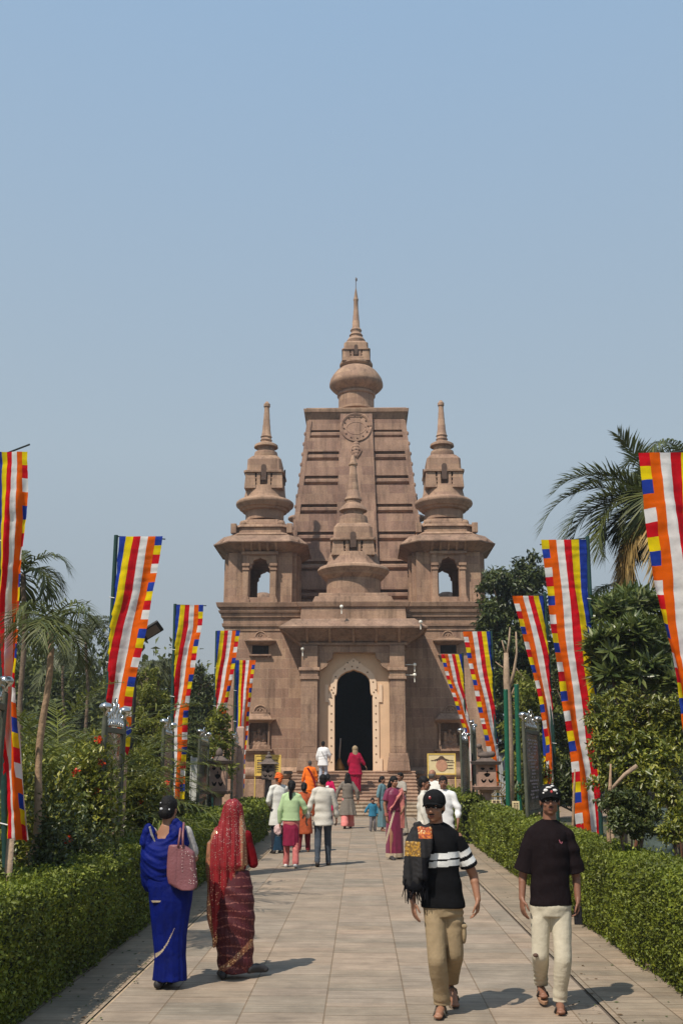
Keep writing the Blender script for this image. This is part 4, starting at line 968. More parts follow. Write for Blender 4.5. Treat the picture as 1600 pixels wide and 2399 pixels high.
mb = MB(); mb.lathe(0, 0, [(.001,0),(.2,0),(.2,.01),(.001,.01)], 20); mb.v = [(cx+x, Y-.012+z, A.z+H*.42+y) for x, y, z in mb.v]; mb.build('picture', redink, n2)
# small yellow notices by the railing
for (a, b, c_, d_, lb) in ((1151,1172,1874,1882,'low yellow notice left of the green posts, just above the right hedge'), (1200,1216,1877,1900,'small yellow notice between the green posts, above the right hedge')):
    Y = 23.5; A, B = at(a, d_, Y), at(b, c_, Y); e = empty('small_notice', ((A.x+B.x)/2, Y, 0), lb, 'notice')
    mb = MB(); mb.box(A.x, B.x, Y, Y+.02, A.z, B.z); mb.build('panel', yel2, e, bevel=.003)
    mb = MB(); mb.tube([((A.x+B.x)/2, Y+.03, 0), ((A.x+B.x)/2, Y+.03, B.z)], .015, 6); mb.build('stake', pole_m, e)
    mb = MB(); h = B.z-A.z
    for k in range(2 if h < .15 else 4):
        zz = A.z+h*(.2+.7*k/(2 if h < .15 else 4)); mb.box(A.x+.03, A.x+(B.x-A.x)*.45, Y-.004, Y-.001, zz, zz+.02); mb.box(A.x+(B.x-A.x)*.55, B.x-.03, Y-.004, Y-.001, zz, zz+.02)
    mb.build('lettering', ink, e)
# two bare green posts
for a, ya, b, yb, lb in ((1184,1618,1190,1890,'bare green post left of its taller neighbour, beside the pollarded tree'), (1209,1606,1217,1890,'bare bright green post beside the brown board')):
    Y = 24.; p, q = at(a, ya, Y), at(b, yb, Y); q = p+(q-p)*(p.z/(p.z-q.z))
    mb = MB(); mb.tube([q, p], .055, 12); mb.tube([p, p+Vector((0,0,.03))], [.06,.05], 12); o = mb.build('green_post', mat('post_green', (.01,.10,.055), .4, .15, 9), None, smooth='auto'); tag(o, lb, 'post', 'bare green posts')
# iron gate with radiating fan, and grey sheet behind it
Y = 27.; c = at(1166, 1880, Y); e = empty('iron_gate', (c.x, Y, 0), 'low iron gate with radiating bars behind the right stone lantern', 'gate')
for cx in (c.x, c.x+.75):
    mb = MB(); zz = ZZ(1866, Y)
    for i in range(11):
        a = math.pi*(i+.5)/11; mb.tube([(cx+.1*math.cos(a), Y, zz+.1*math.sin(a)), (cx+.36*math.cos(a), Y, zz+.36*math.sin(a))], .012, 5)
    mb.tube([(cx+.37*math.cos(math.pi*i/14), Y, zz+.37*math.sin(math.pi*i/14)) for i in range(15)], .012, 5); mb.tube([(cx-.38, Y, zz), (cx+.38, Y, zz)], .018, 6); mb.tube([(cx-.38, Y, .1), (cx+.38, Y, .1)], .018, 6)
    for i in range(7): mb.tube([(cx-.36+.12*i, Y, 0), (cx-.36+.12*i, Y, zz)], .012, 5)
    mb.build('fan_panel', mat('gate_gold', (.22,.15,.05), .5), e)
Y = 30.; A, B = at(1143, 1865, Y), at(1186, 1768, Y); e = empty('metal_hoarding', ((A.x+B.x)/2, Y, 0), 'pale grey sheet hoarding behind the iron gate', 'hoarding')
mb = MB(); n = 18
for i in range(n): x = A.x+(B.x-A.x)*i/n; mb.box(x, x+(B.x-A.x)/n, Y-(.02 if i%2 else 0), Y+.03, 0, B.z)
mb.build('sheet', mat('hoarding_grey', (.42,.43,.43), .6, .1), e); mb = MB(); mb.box(A.x-.05, B.x+.05, Y-.04, Y+.06, B.z, B.z+.06); mb.build('rail', frame_m, e)
Y = 31; A, B = at(448, 1840, Y), at(468, 1775, Y); mb = MB(); mb.box(A.x, B.x, Y, Y+.05, .2, B.z); mb.box(A.x-.04, A.x, Y-.02, Y+.07, 0, B.z+.05); mb.box(B.x, B.x+.04, Y-.02, Y+.07, 0, B.z+.05); o = mb.build('notice_board', mat('white_board', (.5,.5,.46), .6, .25, 8), None); tag(o, 'pale white board with leaf print between the left banners', 'notice board')
mb = MB(); p = at(437, 1700, 24.); mb.tube([(p.x, 24., 0), (p.x, 24., ZZ(1640, 24.))], .03, 8); o = mb.build('bamboo_pole', mat('bamboo', (.45,.27,.07), .5, .2, 10), None, smooth='auto'); tag(o, 'thin yellow bamboo pole standing beside the banner behind the woman in blue', 'pole')
# solar street lamp
Y = 19.; a, b = at(331, 1492, Y), at(377, 1464, Y); e = empty('solar_lamp', (at(322,1500,Y).x, Y, 0), 'dark solar street lamp head reaching out from behind the tall left banner', 'street lamp')
p = at(322, 1500, Y); mb = MB(); mb.tube([(p.x, Y, 0), (p.x, Y, p.z)], [.05, .035], 10); mb.tube([(p.x, Y, p.z), a], .028, 8); mb.build('post', mat('lamp_dark', (.02,.02,.02), .5), e, smooth='auto')
d = (b-a); L_ = d.length; ang = math.atan2(d.z, d.x); mb = MB(); rot = Matrix.Rotation(-ang, 3, 'Y')
def rb(mb, x0, x1, y0, y1, z0, z1):
    k = len(mb.v); mb.box(x0, x1, y0, y1, z0, z1)
    for i in range(k, len(mb.v)): v = rot @ (Matrix.Rotation(R(-38), 3, 'X') @ Vector(mb.v[i])); mb.v[i] = tuple(a+v)
rb(mb, -.02, L_, -.14, .14, -.03, .03); mb.build('lamp_head', mat('lamp_dark', (.02,.02,.02), .5), e, bevel=.02)
mb = MB(); rb(mb, L_*.2, L_*.85, -.1, .1, -.037, -.031); mb.build('diffuser', mat('diffuser_brown', (.16,.12,.10), .3), e)
# ------------------------------------------------------------ vegetation
def unit(a): return a/np.maximum(np.linalg.norm(a, axis=1, keepdims=True), 1e-9)
def leaf_mesh(name, C, D, Nn, ln, wd, m, parent=None, fold=.25):
    """C centres, D leaf direction, Nn leaf normal, ln/wd sizes -> one 4-vertex folded diamond each"""
    D = unit(D); S = unit(np.cross(D, Nn)); Up = np.cross(S, D); ln = np.asarray(ln)[:,None]; wd = np.asarray(wd)[:,None]
    V = np.stack([C-D*ln*.5, C+S*wd*.5+Up*wd*fold, C+D*ln*.5, C-S*wd*.5+Up*wd*fold], 1).reshape(-1, 3)
    n = len(C); Q = np.arange(n*4).reshape(n, 4)
    T = np.concatenate([Q[:, [0,1,2]], Q[:, [0,2,3]]], 0)
    return npobj(name, V, T, m, parent)
hg = leafmat('hedge_leaf', [(.060,.095,.014), (.105,.155,.022), (.155,.215,.030), (.075,.120,.018), (.21,.27,.04)], .28, .5)
hcore = mat('hedge_core', (.016,.024,.007), .95, .4, 14, .6, 40)
def hedge(x0, x1, y0, y1, zt_, label, dens=1., seed=0, rag=.0):
    r = np.random.default_rng(seed); e = empty('hedge', ((x0+x1)/2, (y0+y1)/2, 0), label, 'hedge')
    # core with an uneven skin
    nx, ny = 10, max(4, int((y1-y0)/.25)); 
    def wob(P): return .035*vnoise(P, (5,3,5), seed)+.02*vnoise(P, (17,15,17), seed+2)
    mb = MB(); ys = np.linspace(y0+.05, y1-.05, ny); prof = [(x0+.15,.03),(x0+.09,.3),(x0+.07,.6),(x0+.10,zt_-.14),(x0+.2,zt_-.07),((x0+x1)/2,zt_-.05),(x1-.2,zt_-.07),(x1-.10,zt_-.14),(x1-.07,.6),(x1-.09,.3),(x1-.15,.03)]
    V = []
    for y in ys:
        for p in prof: V.append((p[0], y, p[1]))
    V = np.array(V); V[:,0] += wob(V)*.8; V[:,2] += wob(V+7)*.6; k = len(prof)
    Q = [[j*k+i, j*k+i+1, (j+1)*k+i+1, (j+1)*k+i] for j in range(ny-1) for i in range(k-1)]
    mb.add(V.tolist(), Q); mb.f.append(tuple(range(k))); mb.m.append(0); mb.f.append(tuple((ny-1)*k+i for i in range(k))[::-1]); mb.m.append(0)
    mb.build('branches', hcore, e, smooth=True)
    # leaves: density per m2 falls with distance from the path view, leaf size grows
    Cs, Ds, Ns, L_, W_ = [], [], [], [], []
    y = y0
    while y < y1:
        st_ = min(1.0, y1-y); dist = max(y, 6.); size = .030*max(1, dist/11.); den = dens*3000*(.030/size)**2*1.15
        faces = [('x', x0, zt_, st_), ('x', x1, zt_, st_), ('z', zt_, x1-x0, st_)]
        if y == y0: faces.append(('y', y0, zt_, x1-x0))
        if y+st_ >= y1-1e-6: faces.append(('y', y1, zt_, x1-x0))
        for f, pos, a, b in faces:
            if f == 'x' and abs(pos) > 2.9+.4 and pos*1. not in (x0,) and False: continue
            n = int(a*b*den); u = r.random(n); v = r.random(n)
            if f == 'x':
                C = np.stack([np.full(n, pos), y+v*st_, .02+u*(zt_-.02)], 1); sg = -1 if pos == x0 else 1; No = np.tile([sg, 0, .25], (n, 1))
                under = np.clip(.35-C[:,2], 0, 1)*.22; C[:,0] -= sg*under
            elif f == 'y':
                C = np.stack([x0+v*(x1-x0), np.full(n, pos), .02+u*(zt_-.02)], 1); No = np.tile([0, -1 if pos == y0 else 1, .25], (n, 1))
            else:
                C = np.stack([x0+u*(x1-x0), y+v*st_, np.full(n, pos)], 1); No = np.tile([0., 0., 1.], (n, 1))
            No = No.astype(float); w_ = wob(C); C += No*w_[:,None]
            # round the shoulders
            if f == 'x': d = np.clip(C[:,2]-(zt_-.13), 0, 1); C[:,0] -= sg*d*d*5
            if f == 'z':
                d = np.clip(.13-np.minimum(C[:,0]-x0, x1-C[:,0]), 0, 1); C[:,2] -= d*d*5
            C += r.normal(0, 1, (n, 3))*.016*(size/.03)**.5
            stray = r.random(n) < .03; C[stray] += No[stray]*r.random((stray.sum(), 1))*(.09+rag)
            if rag: C += No*(rag*.6*vnoise(C, (11,9,12), seed+4))[:,None]
            D = unit(r.normal(0, 1, (n, 3)) + No*.55 + np.array([0,0,.25])); Nn = unit(No*.9+r.normal(0, .55, (n, 3)))
            s = size*r.uniform(.65, 1.3, n); Cs.append(C); Ds.append(D); Ns.append(Nn); L_.append(s*1.25); W_.append(s*.68)
        y += st_
    leaf_mesh('foliage', np.concatenate(Cs), np.concatenate(Ds), np.concatenate(Ns), np.concatenate(L_), np.concatenate(W_), hg, e)
    return e
hedge(-2.98, -2.26, 5.6, 28.5, .965, 'long clipped green hedge with its shaded side along the left edge of the path', seed=1)
hedge(2.96, 3.52, 5.6, 25., .985, 'long clipped green hedge with its sunlit side along the right edge of the path', seed=2)
hedge(2.75, 3.4, 25.6, 33., 1.12, 'shaggy far piece of hedge behind the man in white on the right', .8, seed=3, rag=.12)

def crown_leaves(r, blobs, n, ls, wr_, droop=0., clump=True):
    """leaf positions over ragged ellipsoid shells: blobs (x,y,z,rx,ry,rz)"""
    B = np.array(blobs); vol = (B[:,3]*B[:,4]+B[:,3]*B[:,5]+B[:,4]*B[:,5]); pick = r.choice(len(B), n, p=vol/vol.sum()); b = B[pick]
    d = unit(r.normal(0, 1, (n, 3))); rad = (.45+.55*r.random(n)**.45)
    rad *= 1+.22*vnoise(b[:,:3]*3+d*2.6, (1.3,1.3,1.3), 1.)+.12*vnoise(d*7+b[:,:3], (1,1,1), 3.)
    C = b[:,:3]+d*b[:,3:6]*rad[:,None]
    out = r.random(n) < .16; C[out] += (d*b[:,3:6]*r.uniform(.05, .5, (n, 1)))[out]; C += r.normal(0, ls*.35, (n, 3))
    if clump:
        gap = vnoise(C, (5.5/ max(.3, B[:,3].mean()),)*3, 5.); keep = gap > -.3; C, d = C[keep], d[keep]
    n = len(C); D = unit(d+r.normal(0, .7, (n, 3))+np.array([0,0,-droop])); Nn = unit(d*.6+np.array([0,0,.7])+r.normal(0, .5, (n, 3)))
    s = ls*r.uniform(.6, 1.35, n); return C, D, Nn, s, s*wr_
def limb_tree(name, base, top, r0, blobs, label, lm, tm, n, ls, wr_=.5, droop=.2, seed=0, cat='tree', group=None, branches=True):
    r = np.random.default_rng(seed); e = empty(name, tuple(base), label, cat, group); base = Vector(base); top = Vector(top)
    mb = MB(); mid = base.lerp(top, .5)+Vector((.05*(seed%3-1), .03, 0)); mb.tube([base-Vector((0,0,.05)), base.lerp(mid, .3)+Vector((.01,0,0)), mid, top], [r0*1.25, r0, r0*.8, r0*.55], 9)
    if branches:
        for b in blobs:
            c = Vector(b[:3]); q = top if c.z > top.z else base.lerp(top, .6); m_ = q.lerp(c, .5)+Vector((0,0,-.06*abs(c.x-q.x)))
            mb.tube([q, m_, c], [r0*.5, r0*.32, r0*.12], 6)
            for k in range(7):
                d = Vector(unit(r.normal(0, 1, (1, 3)))[0]); mb.tube([m_.lerp(c, .5), c+Vector((d.x*b[3], d.y*b[4], abs(d.z)*b[5]))*.75], [r0*.18, r0*.05], 5)
    mb.build('trunk', tm, e, smooth=True)
    sub_ = []
    for b in blobs:                                  # break every mass into ragged smaller tufts
        sub_.append((b[0], b[1], b[2], b[3]*.72, b[4]*.72, b[5]*.72))
        for k_ in range(11):
            d = unit(r.normal(0, 1, (1, 3)))[0]; q_ = r.uniform(.6, 1.25); f_ = r.uniform(.13, .40)
            sub_.append((b[0]+d[0]*b[3]*q_, b[1]+d[1]*b[4]*q_, b[2]+d[2]*b[5]*q_, b[3]*f_, b[4]*f_, b[5]*f_*.8))
    C, D, Nn, L_, W_ = crown_leaves(r, sub_, n, ls, wr_, droop); leaf_mesh('crown', C, D, Nn, L_, W_, lm, e)
    return e
def fronds(V, T, r, p0, az, L_, elev, curl, nl=34, lw=.02, ll=.28, hang=.35, side=1.0, stemw=.012):
    """one feather frond added to the lists: arching rachis with two rows of leaflets"""
    n = nl; pts = []; p = np.array(p0, float); e = elev; h = np.array([math.cos(az), math.sin(az)]); step = L_/n
    for i in range(n+1):
        pts.append(p.copy()); p = p+np.array([h[0]*math.cos(e), h[1]*math.cos(e), math.sin(e)])*step; e -= curl/n*(1.+.8*i/n)
    pts = np.array(pts); k = sum(len(v) for v in V)
    # rachis ribbon, two crossed strips
    tang = np.gradient(pts, axis=0); tang = unit(tang); sd = np.array([-h[1], h[0], 0.]); up = unit(np.cross(tang, np.tile(sd, (n+1, 1)))); wv = (stemw*(1-np.linspace(0, 1, n+1)*.8))[:,None]
    A = pts+sd*wv; B = pts-sd*wv; V.append(np.concatenate([A, B, pts+up*wv, pts-up*wv])); m = n+1; i = np.arange(n)
    T.append(np.concatenate([np.stack([k+i, k+i+1, k+m+i+1], 1), np.stack([k+i, k+m+i+1, k+m+i], 1), np.stack([k+2*m+i, k+2*m+i+1, k+3*m+i+1], 1), np.stack([k+2*m+i, k+3*m+i+1, k+3*m+i], 1)]))
    k += 4*m
    for s in (-1, 1):
        i0 = max(2, int(n*.12)); idx = np.arange(i0, n+1); t = idx/n; q = pts[idx]+tang[idx]*(r.random((len(idx), 1))-.5)*step
        l = ll*(np.sin(np.pi*np.clip(t*.80+.10, 0, 1))**.55*.95+.05)*r.uniform(.8, 1.15, len(idx))
        d = unit(sd*s*side+tang[idx]*(.45+.7*t)[:,None]+up[idx]*(.36)+r.normal(0, .13, (len(idx), 3)))
        w0 = unit(np.cross(d, up[idx]))*lw*.5*np.where(t < .9, 1, .7)[:,None]
        mid = q+d*l[:,None]*.5; tip = q+d*l[:,None]; mid[:,2] -= hang*l*.16; tip[:,2] -= hang*l*.75
        tip += r.normal(0, .015, tip.shape)
        V.append(np.concatenate([q-w0*.6, q+w0*.6, mid-w0, mid+w0, tip])); c = len(idx); j = np.arange(c)+k
        T.append(np.concatenate([np.stack([j, j+c, j+3*c], 1), np.stack([j, j+3*c, j+2*c], 1), np.stack([j+2*c, j+3*c, j+4*c], 1)])); k += 5*c
def palm(base, crown, label, lm, tm, nf, L_, seed=0, r0=.09, ll=.3, lw=.02, specs=None, hang=.6, nl=40, cat='palm tree', name='palm_tree', dead=0, curl=1.9, elev=(0.1, 1.3)):
    r = np.random.default_rng(seed); e = empty(name, (base[0], base[1], 0), label, cat)
    b, c = Vector(base), Vector(crown); mb = MB(); n = 14; pts = [b.lerp(c, i/n)+Vector((.03*math.sin(i*.9+seed), .02*math.cos(i*.7), 0)) for i in range(n+1)]
    mb.tube(pts, [r0*(1.15-.35*i/n)*(1+.05*math.sin(i*2.1)) for i in range(n+1)], 10); mb.build('trunk', tm, e, smooth=True)
    V, T = [], []
    sp = specs or [(2*math.pi*(i*.382), r.uniform(*elev), curl*r.uniform(.75, 1.2), L_*r.uniform(.8, 1.1)) for i in range(nf)]
    for az, el, cu, l in sp: fronds(V, T, r, crown, az, l, el, cu, nl, lw, ll, hang)
    npobj('crown', np.concatenate(V), np.concatenate(T), lm, e)
    if dead:
        V, T = [], []
        for i in range(dead): fronds(V, T, r, (crown[0]-.1, crown[1]-.2, crown[2]-.15), r.uniform(2.6, 4.6), L_*r.uniform(.75, 1.), -.75, .75, nl, lw*1.2, ll*.8, .9)
        npobj('dead_fronds', np.concatenate(V), np.concatenate(T), leafmat('dead_frond', [(.21,.17,.08), (.30,.24,.12), (.15,.12,.06)], .15), e)
    return e
pl_g = leafmat('palm_leaf', [(.036,.058,.022), (.060,.088,.034), (.085,.115,.045), (.11,.135,.058)], .25, .5, .3)
pl_far = leafmat('palm_leaf_hazed', [(.05,.07,.042), (.075,.10,.058), (.10,.125,.075)], .25)  # far palms: distance haze mixed into the leaf colours
ar_g = leafmat('areca_leaf', [(.06,.09,.022), (.10,.14,.03), (.15,.19,.045), (.075,.11,.028)], .3, .45, .5)
tr_g = leafmat('tree_leaf', [(.045,.07,.022), (.07,.10,.028), (.10,.135,.038)], .22, .5)
tr_y = leafmat('tree_leaf_light', [(.085,.12,.022), (.13,.175,.032), (.19,.225,.045), (.095,.135,.025)], .35, .5)
dk_g = leafmat('tree_leaf_dark', [(.022,.040,.014), (.038,.062,.02), (.058,.088,.028), (.085,.115,.036)], .15, .45, .5)
bu_g = leafmat('bush_leaf', [(.05,.08,.014), (.09,.13,.022), (.16,.20,.03), (.23,.26,.05)], .25, .4, .6)
cy_g = leafmat('whorl_leaf', [(.032,.060,.02), (.058,.095,.028), (.09,.135,.042), (.12,.16,.06)], .2, .38, .6)
bark = mat('bark_grey', (.17,.12,.085), .9, .3, 12, .7, 30); bark_p = mat('bark_pale', (.33,.235,.16), .85, .25, 9, .5, 40); bark_t = mat('trunk_tan', (.32,.21,.13), .85, .22, 14, .6, 30)

# left: slim palm with a bare leaning trunk, in front
b = at(78, 1992, 10.2); c = at(120, 1475, 10.2)
palm((b.x-.0, 10.2, 0), tuple(c), 'slim palm with a bare leaning tan trunk behind the left hedge', pl_g, bark_t, 12, .70, 3, .038, .30, .016, hang=.7, nl=30)
mb = MB(); p, q = at(24, 2040, 9.), at(26, 1965, 9.); mb.tube([(p.x, 9, 0), (q.x, 9, q.z)], [.04,.034], 8); o = mb.build('tree_stump', bark_p, None, smooth=True); tag(o, 'short pale tree stem under the nearest left banner', 'tree stem')
# palms further back on the left
for (cx, cy, Y, L_, n, sd, lab) in ((58,1345,17,.95,10,4,'palm crown showing just right of the nearest left banner, highest on the left'),
                                    (205,1490,27,1.7,14,5,'haze-greyed palm between the nearest left banner and the tall one'),
                                    (150,1560,33,1.8,13,6,'low haze-greyed palm behind the slim leaning palm trunk'),
                                    (30,1470,20,1.3,12,8,'palm at the left frame edge behind the nearest banner'),
                                    (368,1565,30,.8,14,9,'small palm top rising above the light green tree between two left banners')):
    c = at(cx, cy, Y); palm((c.x+.3, Y, 0), tuple(c), lab, pl_far if Y > 24 else pl_g, bark, n, L_, sd, .05, .4, .03, hang=.7, nl=34)
# clump palms with fronds from the ground
def areca(px, pyb, Y, L_, n, seed, label, lm=ar_g, spread=1.2):
    r = np.random.default_rng(seed); c = at(px, pyb, Y); e = empty('clump_palm', (c.x, Y, 0), label, 'palm shrub'); V, T = [], []
    for i in range(n):
        az = r.uniform(0, 6.28); z0 = r.uniform(.2, 1.2); rr = r.uniform(0, .35)
        fronds(V, T, r, (c.x+rr*math.cos(az), Y+rr*math.sin(az), z0), az, L_*r.uniform(.7, 1.1), r.uniform(1.0, 1.45), spread*r.uniform(.7, 1.3), 30, .026, .42, .45)
    npobj('fronds', np.concatenate(V), np.concatenate(T), lm, e); mb = MB()
    for i in range(6): a = i*1.1; mb.tube([(c.x+.15*math.cos(a), Y+.15*math.sin(a), 0), (c.x+.3*math.cos(a), Y+.3*math.sin(a), 1.1)], .035, 6)
    mb.build('stem', ar_g and bark, e, smooth=True)
areca(140, 1900, 14.5, 3.0, 40, 21, 'feathery clump palm behind the red-flowered bushes, nearest the slim trunk')
areca(205, 1900, 19, 2.7, 40, 22, 'feathery clump palm just left of the tall left banner')
areca(70, 1900, 16.5, 3.2, 36, 23, 'feathery clump palm at the left behind the nearest board')
areca(180, 1900, 23.5, 3.4, 44, 24, 'tall dark clump palm in the middle of the left greenery', pl_g)
areca(50, 1900, 24, 4.2, 40, 25, 'tall clump palm at the far left behind the nearest banner', pl_g)
areca(130, 1900, 28, 4.2, 44, 26, 'tall haze-greyed clump palm far behind the slim palm', pl_far)
areca(215, 1900, 27, 3.6, 40, 27, 'tall clump palm far behind the tall left banner', pl_g)
# light green tree and others left of the temple
def px_blobs(lst):
    out = []
    for px, py, Y, r, rz in lst:
        c = at(px, py, Y); s = Y/2300*1.0; out.append((c.x, c.y, c.z, r*s, r*s, rz*s))
    return out
c = at(345, 1750, 23.5); limb_tree('broadleaf_tree', (c.x, 23.5, 0), (c.x, 23.5, 1.4), .11, px_blobs([(330,1640,23.5,42,38),(372,1650,24,36,40),(345,1590,24,30,30),(310,1700,23,36,36),(362,1720,23,42,40),(330,1770,23,40,40),(380,1760,23.5,32,44),(300,1770,23.5,30,40),(345,1840,23,50,45)]), 'light green leafy tree filling the gap between the two tallest left banners', tr_y, bark, 17000, .085, .42, .35, 31)
c = at(470, 1700, 38); limb_tree('conifer', (c.x, 38, 0), (c.x, 38, 4.4), .14, px_blobs([(468,1700,38,36,44),(455,1640,38,30,40),(487,1650,38,24,40),(462,1590,38,14,30),(485,1610,38,12,26),(446,1610,38,12,24),(472,1570,38,6,16),(440,1690,38,30,60)]), 'dark pointed conifer left of the temple wall', dk_g, bark, 12000, .16, .3, 0, 32)
c = at(522, 1800, 27.5); limb_tree('sapling', (c.x, 27.5, 0), (c.x, 27.5, 1.6), .05, px_blobs([(520,1690,27.5,22,26),(532,1740,27.5,18,26),(505,1750,27.3,22,30),(520,1790,27.5,26,26),(500,1700,27.8,16,22)]), 'small leafy sapling in front of the left temple wall behind the stone lantern', tr_y, bark, 2600, .13, .45, .4, 33)
c = at(430, 1800, 33); limb_tree('broadleaf_tree', (c.x, 33, 0), (c.x, 33, 2.), .1, px_blobs([(425,1760,33,42,50),(400,1720,33,30,50),(450,1790,33,26,40)]), 'mid green tree low behind the banner of the woman in blue', tr_g, bark, 5000, .16, .5, .2, 34)
# far background wood on both sides
def wood(name, x0, x1, Y, zlo, zhi, n, seed, label, lm):
    r = np.random.default_rng(seed); bl = []
    for i in range(n):
        x = r.uniform(x0, x1); z = zlo+(zhi-zlo)*r.random()**1.2; bl.append((x, Y+r.uniform(-4, 5), z*.55, r.uniform(1.8, 3.2), 2., z*.5+.5))
    C, D, Nn, L_, W_ = crown_leaves(r, bl, 60000, .36, .5, .2); o = leaf_mesh(name, C, D, Nn, L_, W_, lm); tag(o, label, 'trees', kind='stuff')
wood('far_wood', -21, -12.8, 47, 5.0, 7.4, 26, 43, 'tall grey green mass of distant trees at the far left', tr_g)
wood('far_wood', -13, -7.8, 50, 3.6, 5.9, 22, 41, 'dark mass of distant trees closing the view left of the temple', tr_g)
wood('far_wood', 8.5, 22, 52, 6, 9.2, 24, 42, 'dark mass of distant trees closing the view right of the temple', dk_g)
# ixora bushes with red flower heads
redf = leafmat('red_petal', [(.55,.035,.012), (.62,.08,.02), (.45,.02,.012)], .2)
def bush(px, ptop, pbot, Y, wpx, seed, label, lm=bu_g, flowers=0, ls=.075, n=6000, group='red-flowered bushes behind the left hedge'):
    r = np.random.default_rng(seed); zt_ = at(px, ptop, Y).z; c = at(px, pbot, Y); w_ = wpx*Y/2300
    bl = []
    for i in range(9):
        a = r.uniform(0, 6.28); q = r.uniform(0, .75); bl.append((c.x+w_*q*math.cos(a), Y+w_*q*math.sin(a), zt_*r.uniform(.3, .78), w_*.5, w_*.5, zt_*.26))
    e = empty('bush', (c.x, Y, 0), label, 'bush', group); C, D, Nn, L_, W_ = crown_leaves(r, bl, n, ls, .42, .0); leaf_mesh('foliage', C, D, Nn, L_, W_, lm, e)
    mb = MB()
    for b in bl: mb.tube([(c.x+r.uniform(-.1,.1), Y+r.uniform(-.1,.1), 0), (b[0], b[1], b[2])], [.022, .01], 5)
    mb.build('stems', bark, e, smooth=True)
    core = MB()
    if flowers:
        B = np.array(bl)
        cnt = 0
        while cnt < flowers:
            b = B[r.integers(len(B))]; d = unit(r.normal(0, 1, (1, 3)))[0]
            if d[1] > .3 or d[2] < -.2: continue
            p = b[:3]+d*b[3:6]*1.02; k = 26; pr = p+unit(r.normal(0, 1, (k, 3)))*r.uniform(.015, .055, (k, 1)); cnt += 1; leaf_mesh('flower_head', pr, r.normal(0, 1, (k, 3)), r.normal(0, 1, (k, 3)), np.full(k, .045), np.full(k, .032), redf, e)
    return e
bush(110, 1735, 1980, 11.4, 80, 51, 'red-flowered bush around the slim leaning palm trunk', flowers=6, n=9000)
bush(185, 1742, 1980, 12.6, 90, 52, 'red-flowered bush left of the tall left banner and its board', flowers=9, n=10000)
bush(40, 1760, 1990, 12.6, 80, 53, 'bush behind the nearest left banner and green board', flowers=4, n=8000)
bush(330, 1780, 1960, 18.2, 80, 54, 'bush right of the tall left banner, above the head of the woman in blue', flowers=5, n=9000)
bush(225, 1800, 1970, 17.8, 80, 55, 'dark bush directly behind the board of the tall left banner', flowers=4, n=8000)
bush(120, 1860, 1990, 10.0, 60, 56, 'low dark bush at the foot of the slim palm trunk', dk_g, n=5000, ls=.06)
bush(205, 1880, 1980, 11.2, 70, 57, 'low dark bush between the slim palm trunk and the tall left banner', dk_g, n=5000, ls=.06)
bush(425, 1830, 1950, 24., 70, 58, 'olive bush behind the banner of the woman in blue', tr_y, n=5000, ls=.09)

# right: feather palm with long arching fronds and dead ones hanging
def az_px(dx, dy_): return math.atan2(dy_, dx)
Yp = 19.; c = at(1530, 1180, Yp); base = (c.x+.4, Yp, 0)
sp = [(math.pi*.9, .45, 1.5, 2.2), (math.pi*1.12, .2, 1.4, 2.0), (math.pi*1.0, .95, 1.35, 2.3), (math.pi*1.01, .60, 1.35, 2.7), (math.pi*1.05, .42, 1.3, 2.3), (math.pi*.96, 1.02, 1.35, 1.75), (math.pi*1.1, 1.42, .5, 1.55), (math.pi*.98, -.05, 1.2, 1.6), (math.pi*1.05, -.15, 1.9, 1.35), (math.pi*.85, .1, 1.8, 1.3), (1.5, 1.3, 1.6, 2.0), (0.2, .9, 2.2, 2.2), (5.2, .8, 2.4, 2.0), (4.2, .7, 2.6, 1.8), (2.4, .9, 2.2, 1.8), (.9, .3, 2.0, 2.0), (5.8, .2, 2.0, 2.0), (3.4, .3, 2.4, 1.6), (4.0, -.2, 1.6, 1.4)]
palm(base, tuple(c), 'big feather palm with arching fronds at the upper right behind the nearest banner', pl_g, bark, 0, 2.0, 61, .17, .62, .034, specs=sp, hang=.25, nl=74, dead=9)
Yp = 21.; c = at(1612, 1090, Yp); palm((c.x+.5, Yp, 0), tuple(c), 'second feather palm peeking above the nearest right banner at the frame edge', pl_g, bark, 13, 2.0, 62, .17, .5, .035, hang=.8, nl=48, elev=(.3, 1.5))
Yp = 20.; c = at(1440, 1370, Yp); palm((c.x+1.2, Yp+.6, 0), tuple(c), 'low palm fronds left of the big feather palm trunk', pl_g, bark, 6, 1.1, 63, .08, .35, .03, hang=.8, nl=36, elev=(-.2, .6))
# mango tree beside the temple
Yt = 34.; c = at(1215, 1750, Yt)
limb_tree('broadleaf_tree', (c.x, Yt, 0), (c.x+.1, Yt, 3.2), .2, px_blobs([(1200,1370,Yt,62,48),(1160,1365,Yt,36,30),(1245,1350,Yt,44,38),(1150,1450,Yt-.4,38,46),(1205,1460,Yt,60,60),(1250,1450,Yt,50,60),(1165,1530,Yt-.3,40,48),(1225,1550,Yt,60,60),(1180,1610,Yt,50,56),(1240,1640,Yt,52,60),(1270,1560,Yt,50,70)]), 'dark dense tree overlapping the right end of the temple cornice', dk_g, bark, 27000, .20, .4, .5, 71)
c = at(1245, 1780, 27); limb_tree('broadleaf_tree', (c.x, 27, 0), (c.x, 27, 1.6), .09, px_blobs([(1240,1640,27,50,52),(1225,1720,27,46,50),(1262,1740,27,46,56),(1300,1680,27,50,70),(1235,1800,26.5,50,44),(1290,1800,26.6,60,50)]), 'sunlit yellow green tree behind the bare green posts', tr_y, bark, 15000, .12, .42, .4, 72)
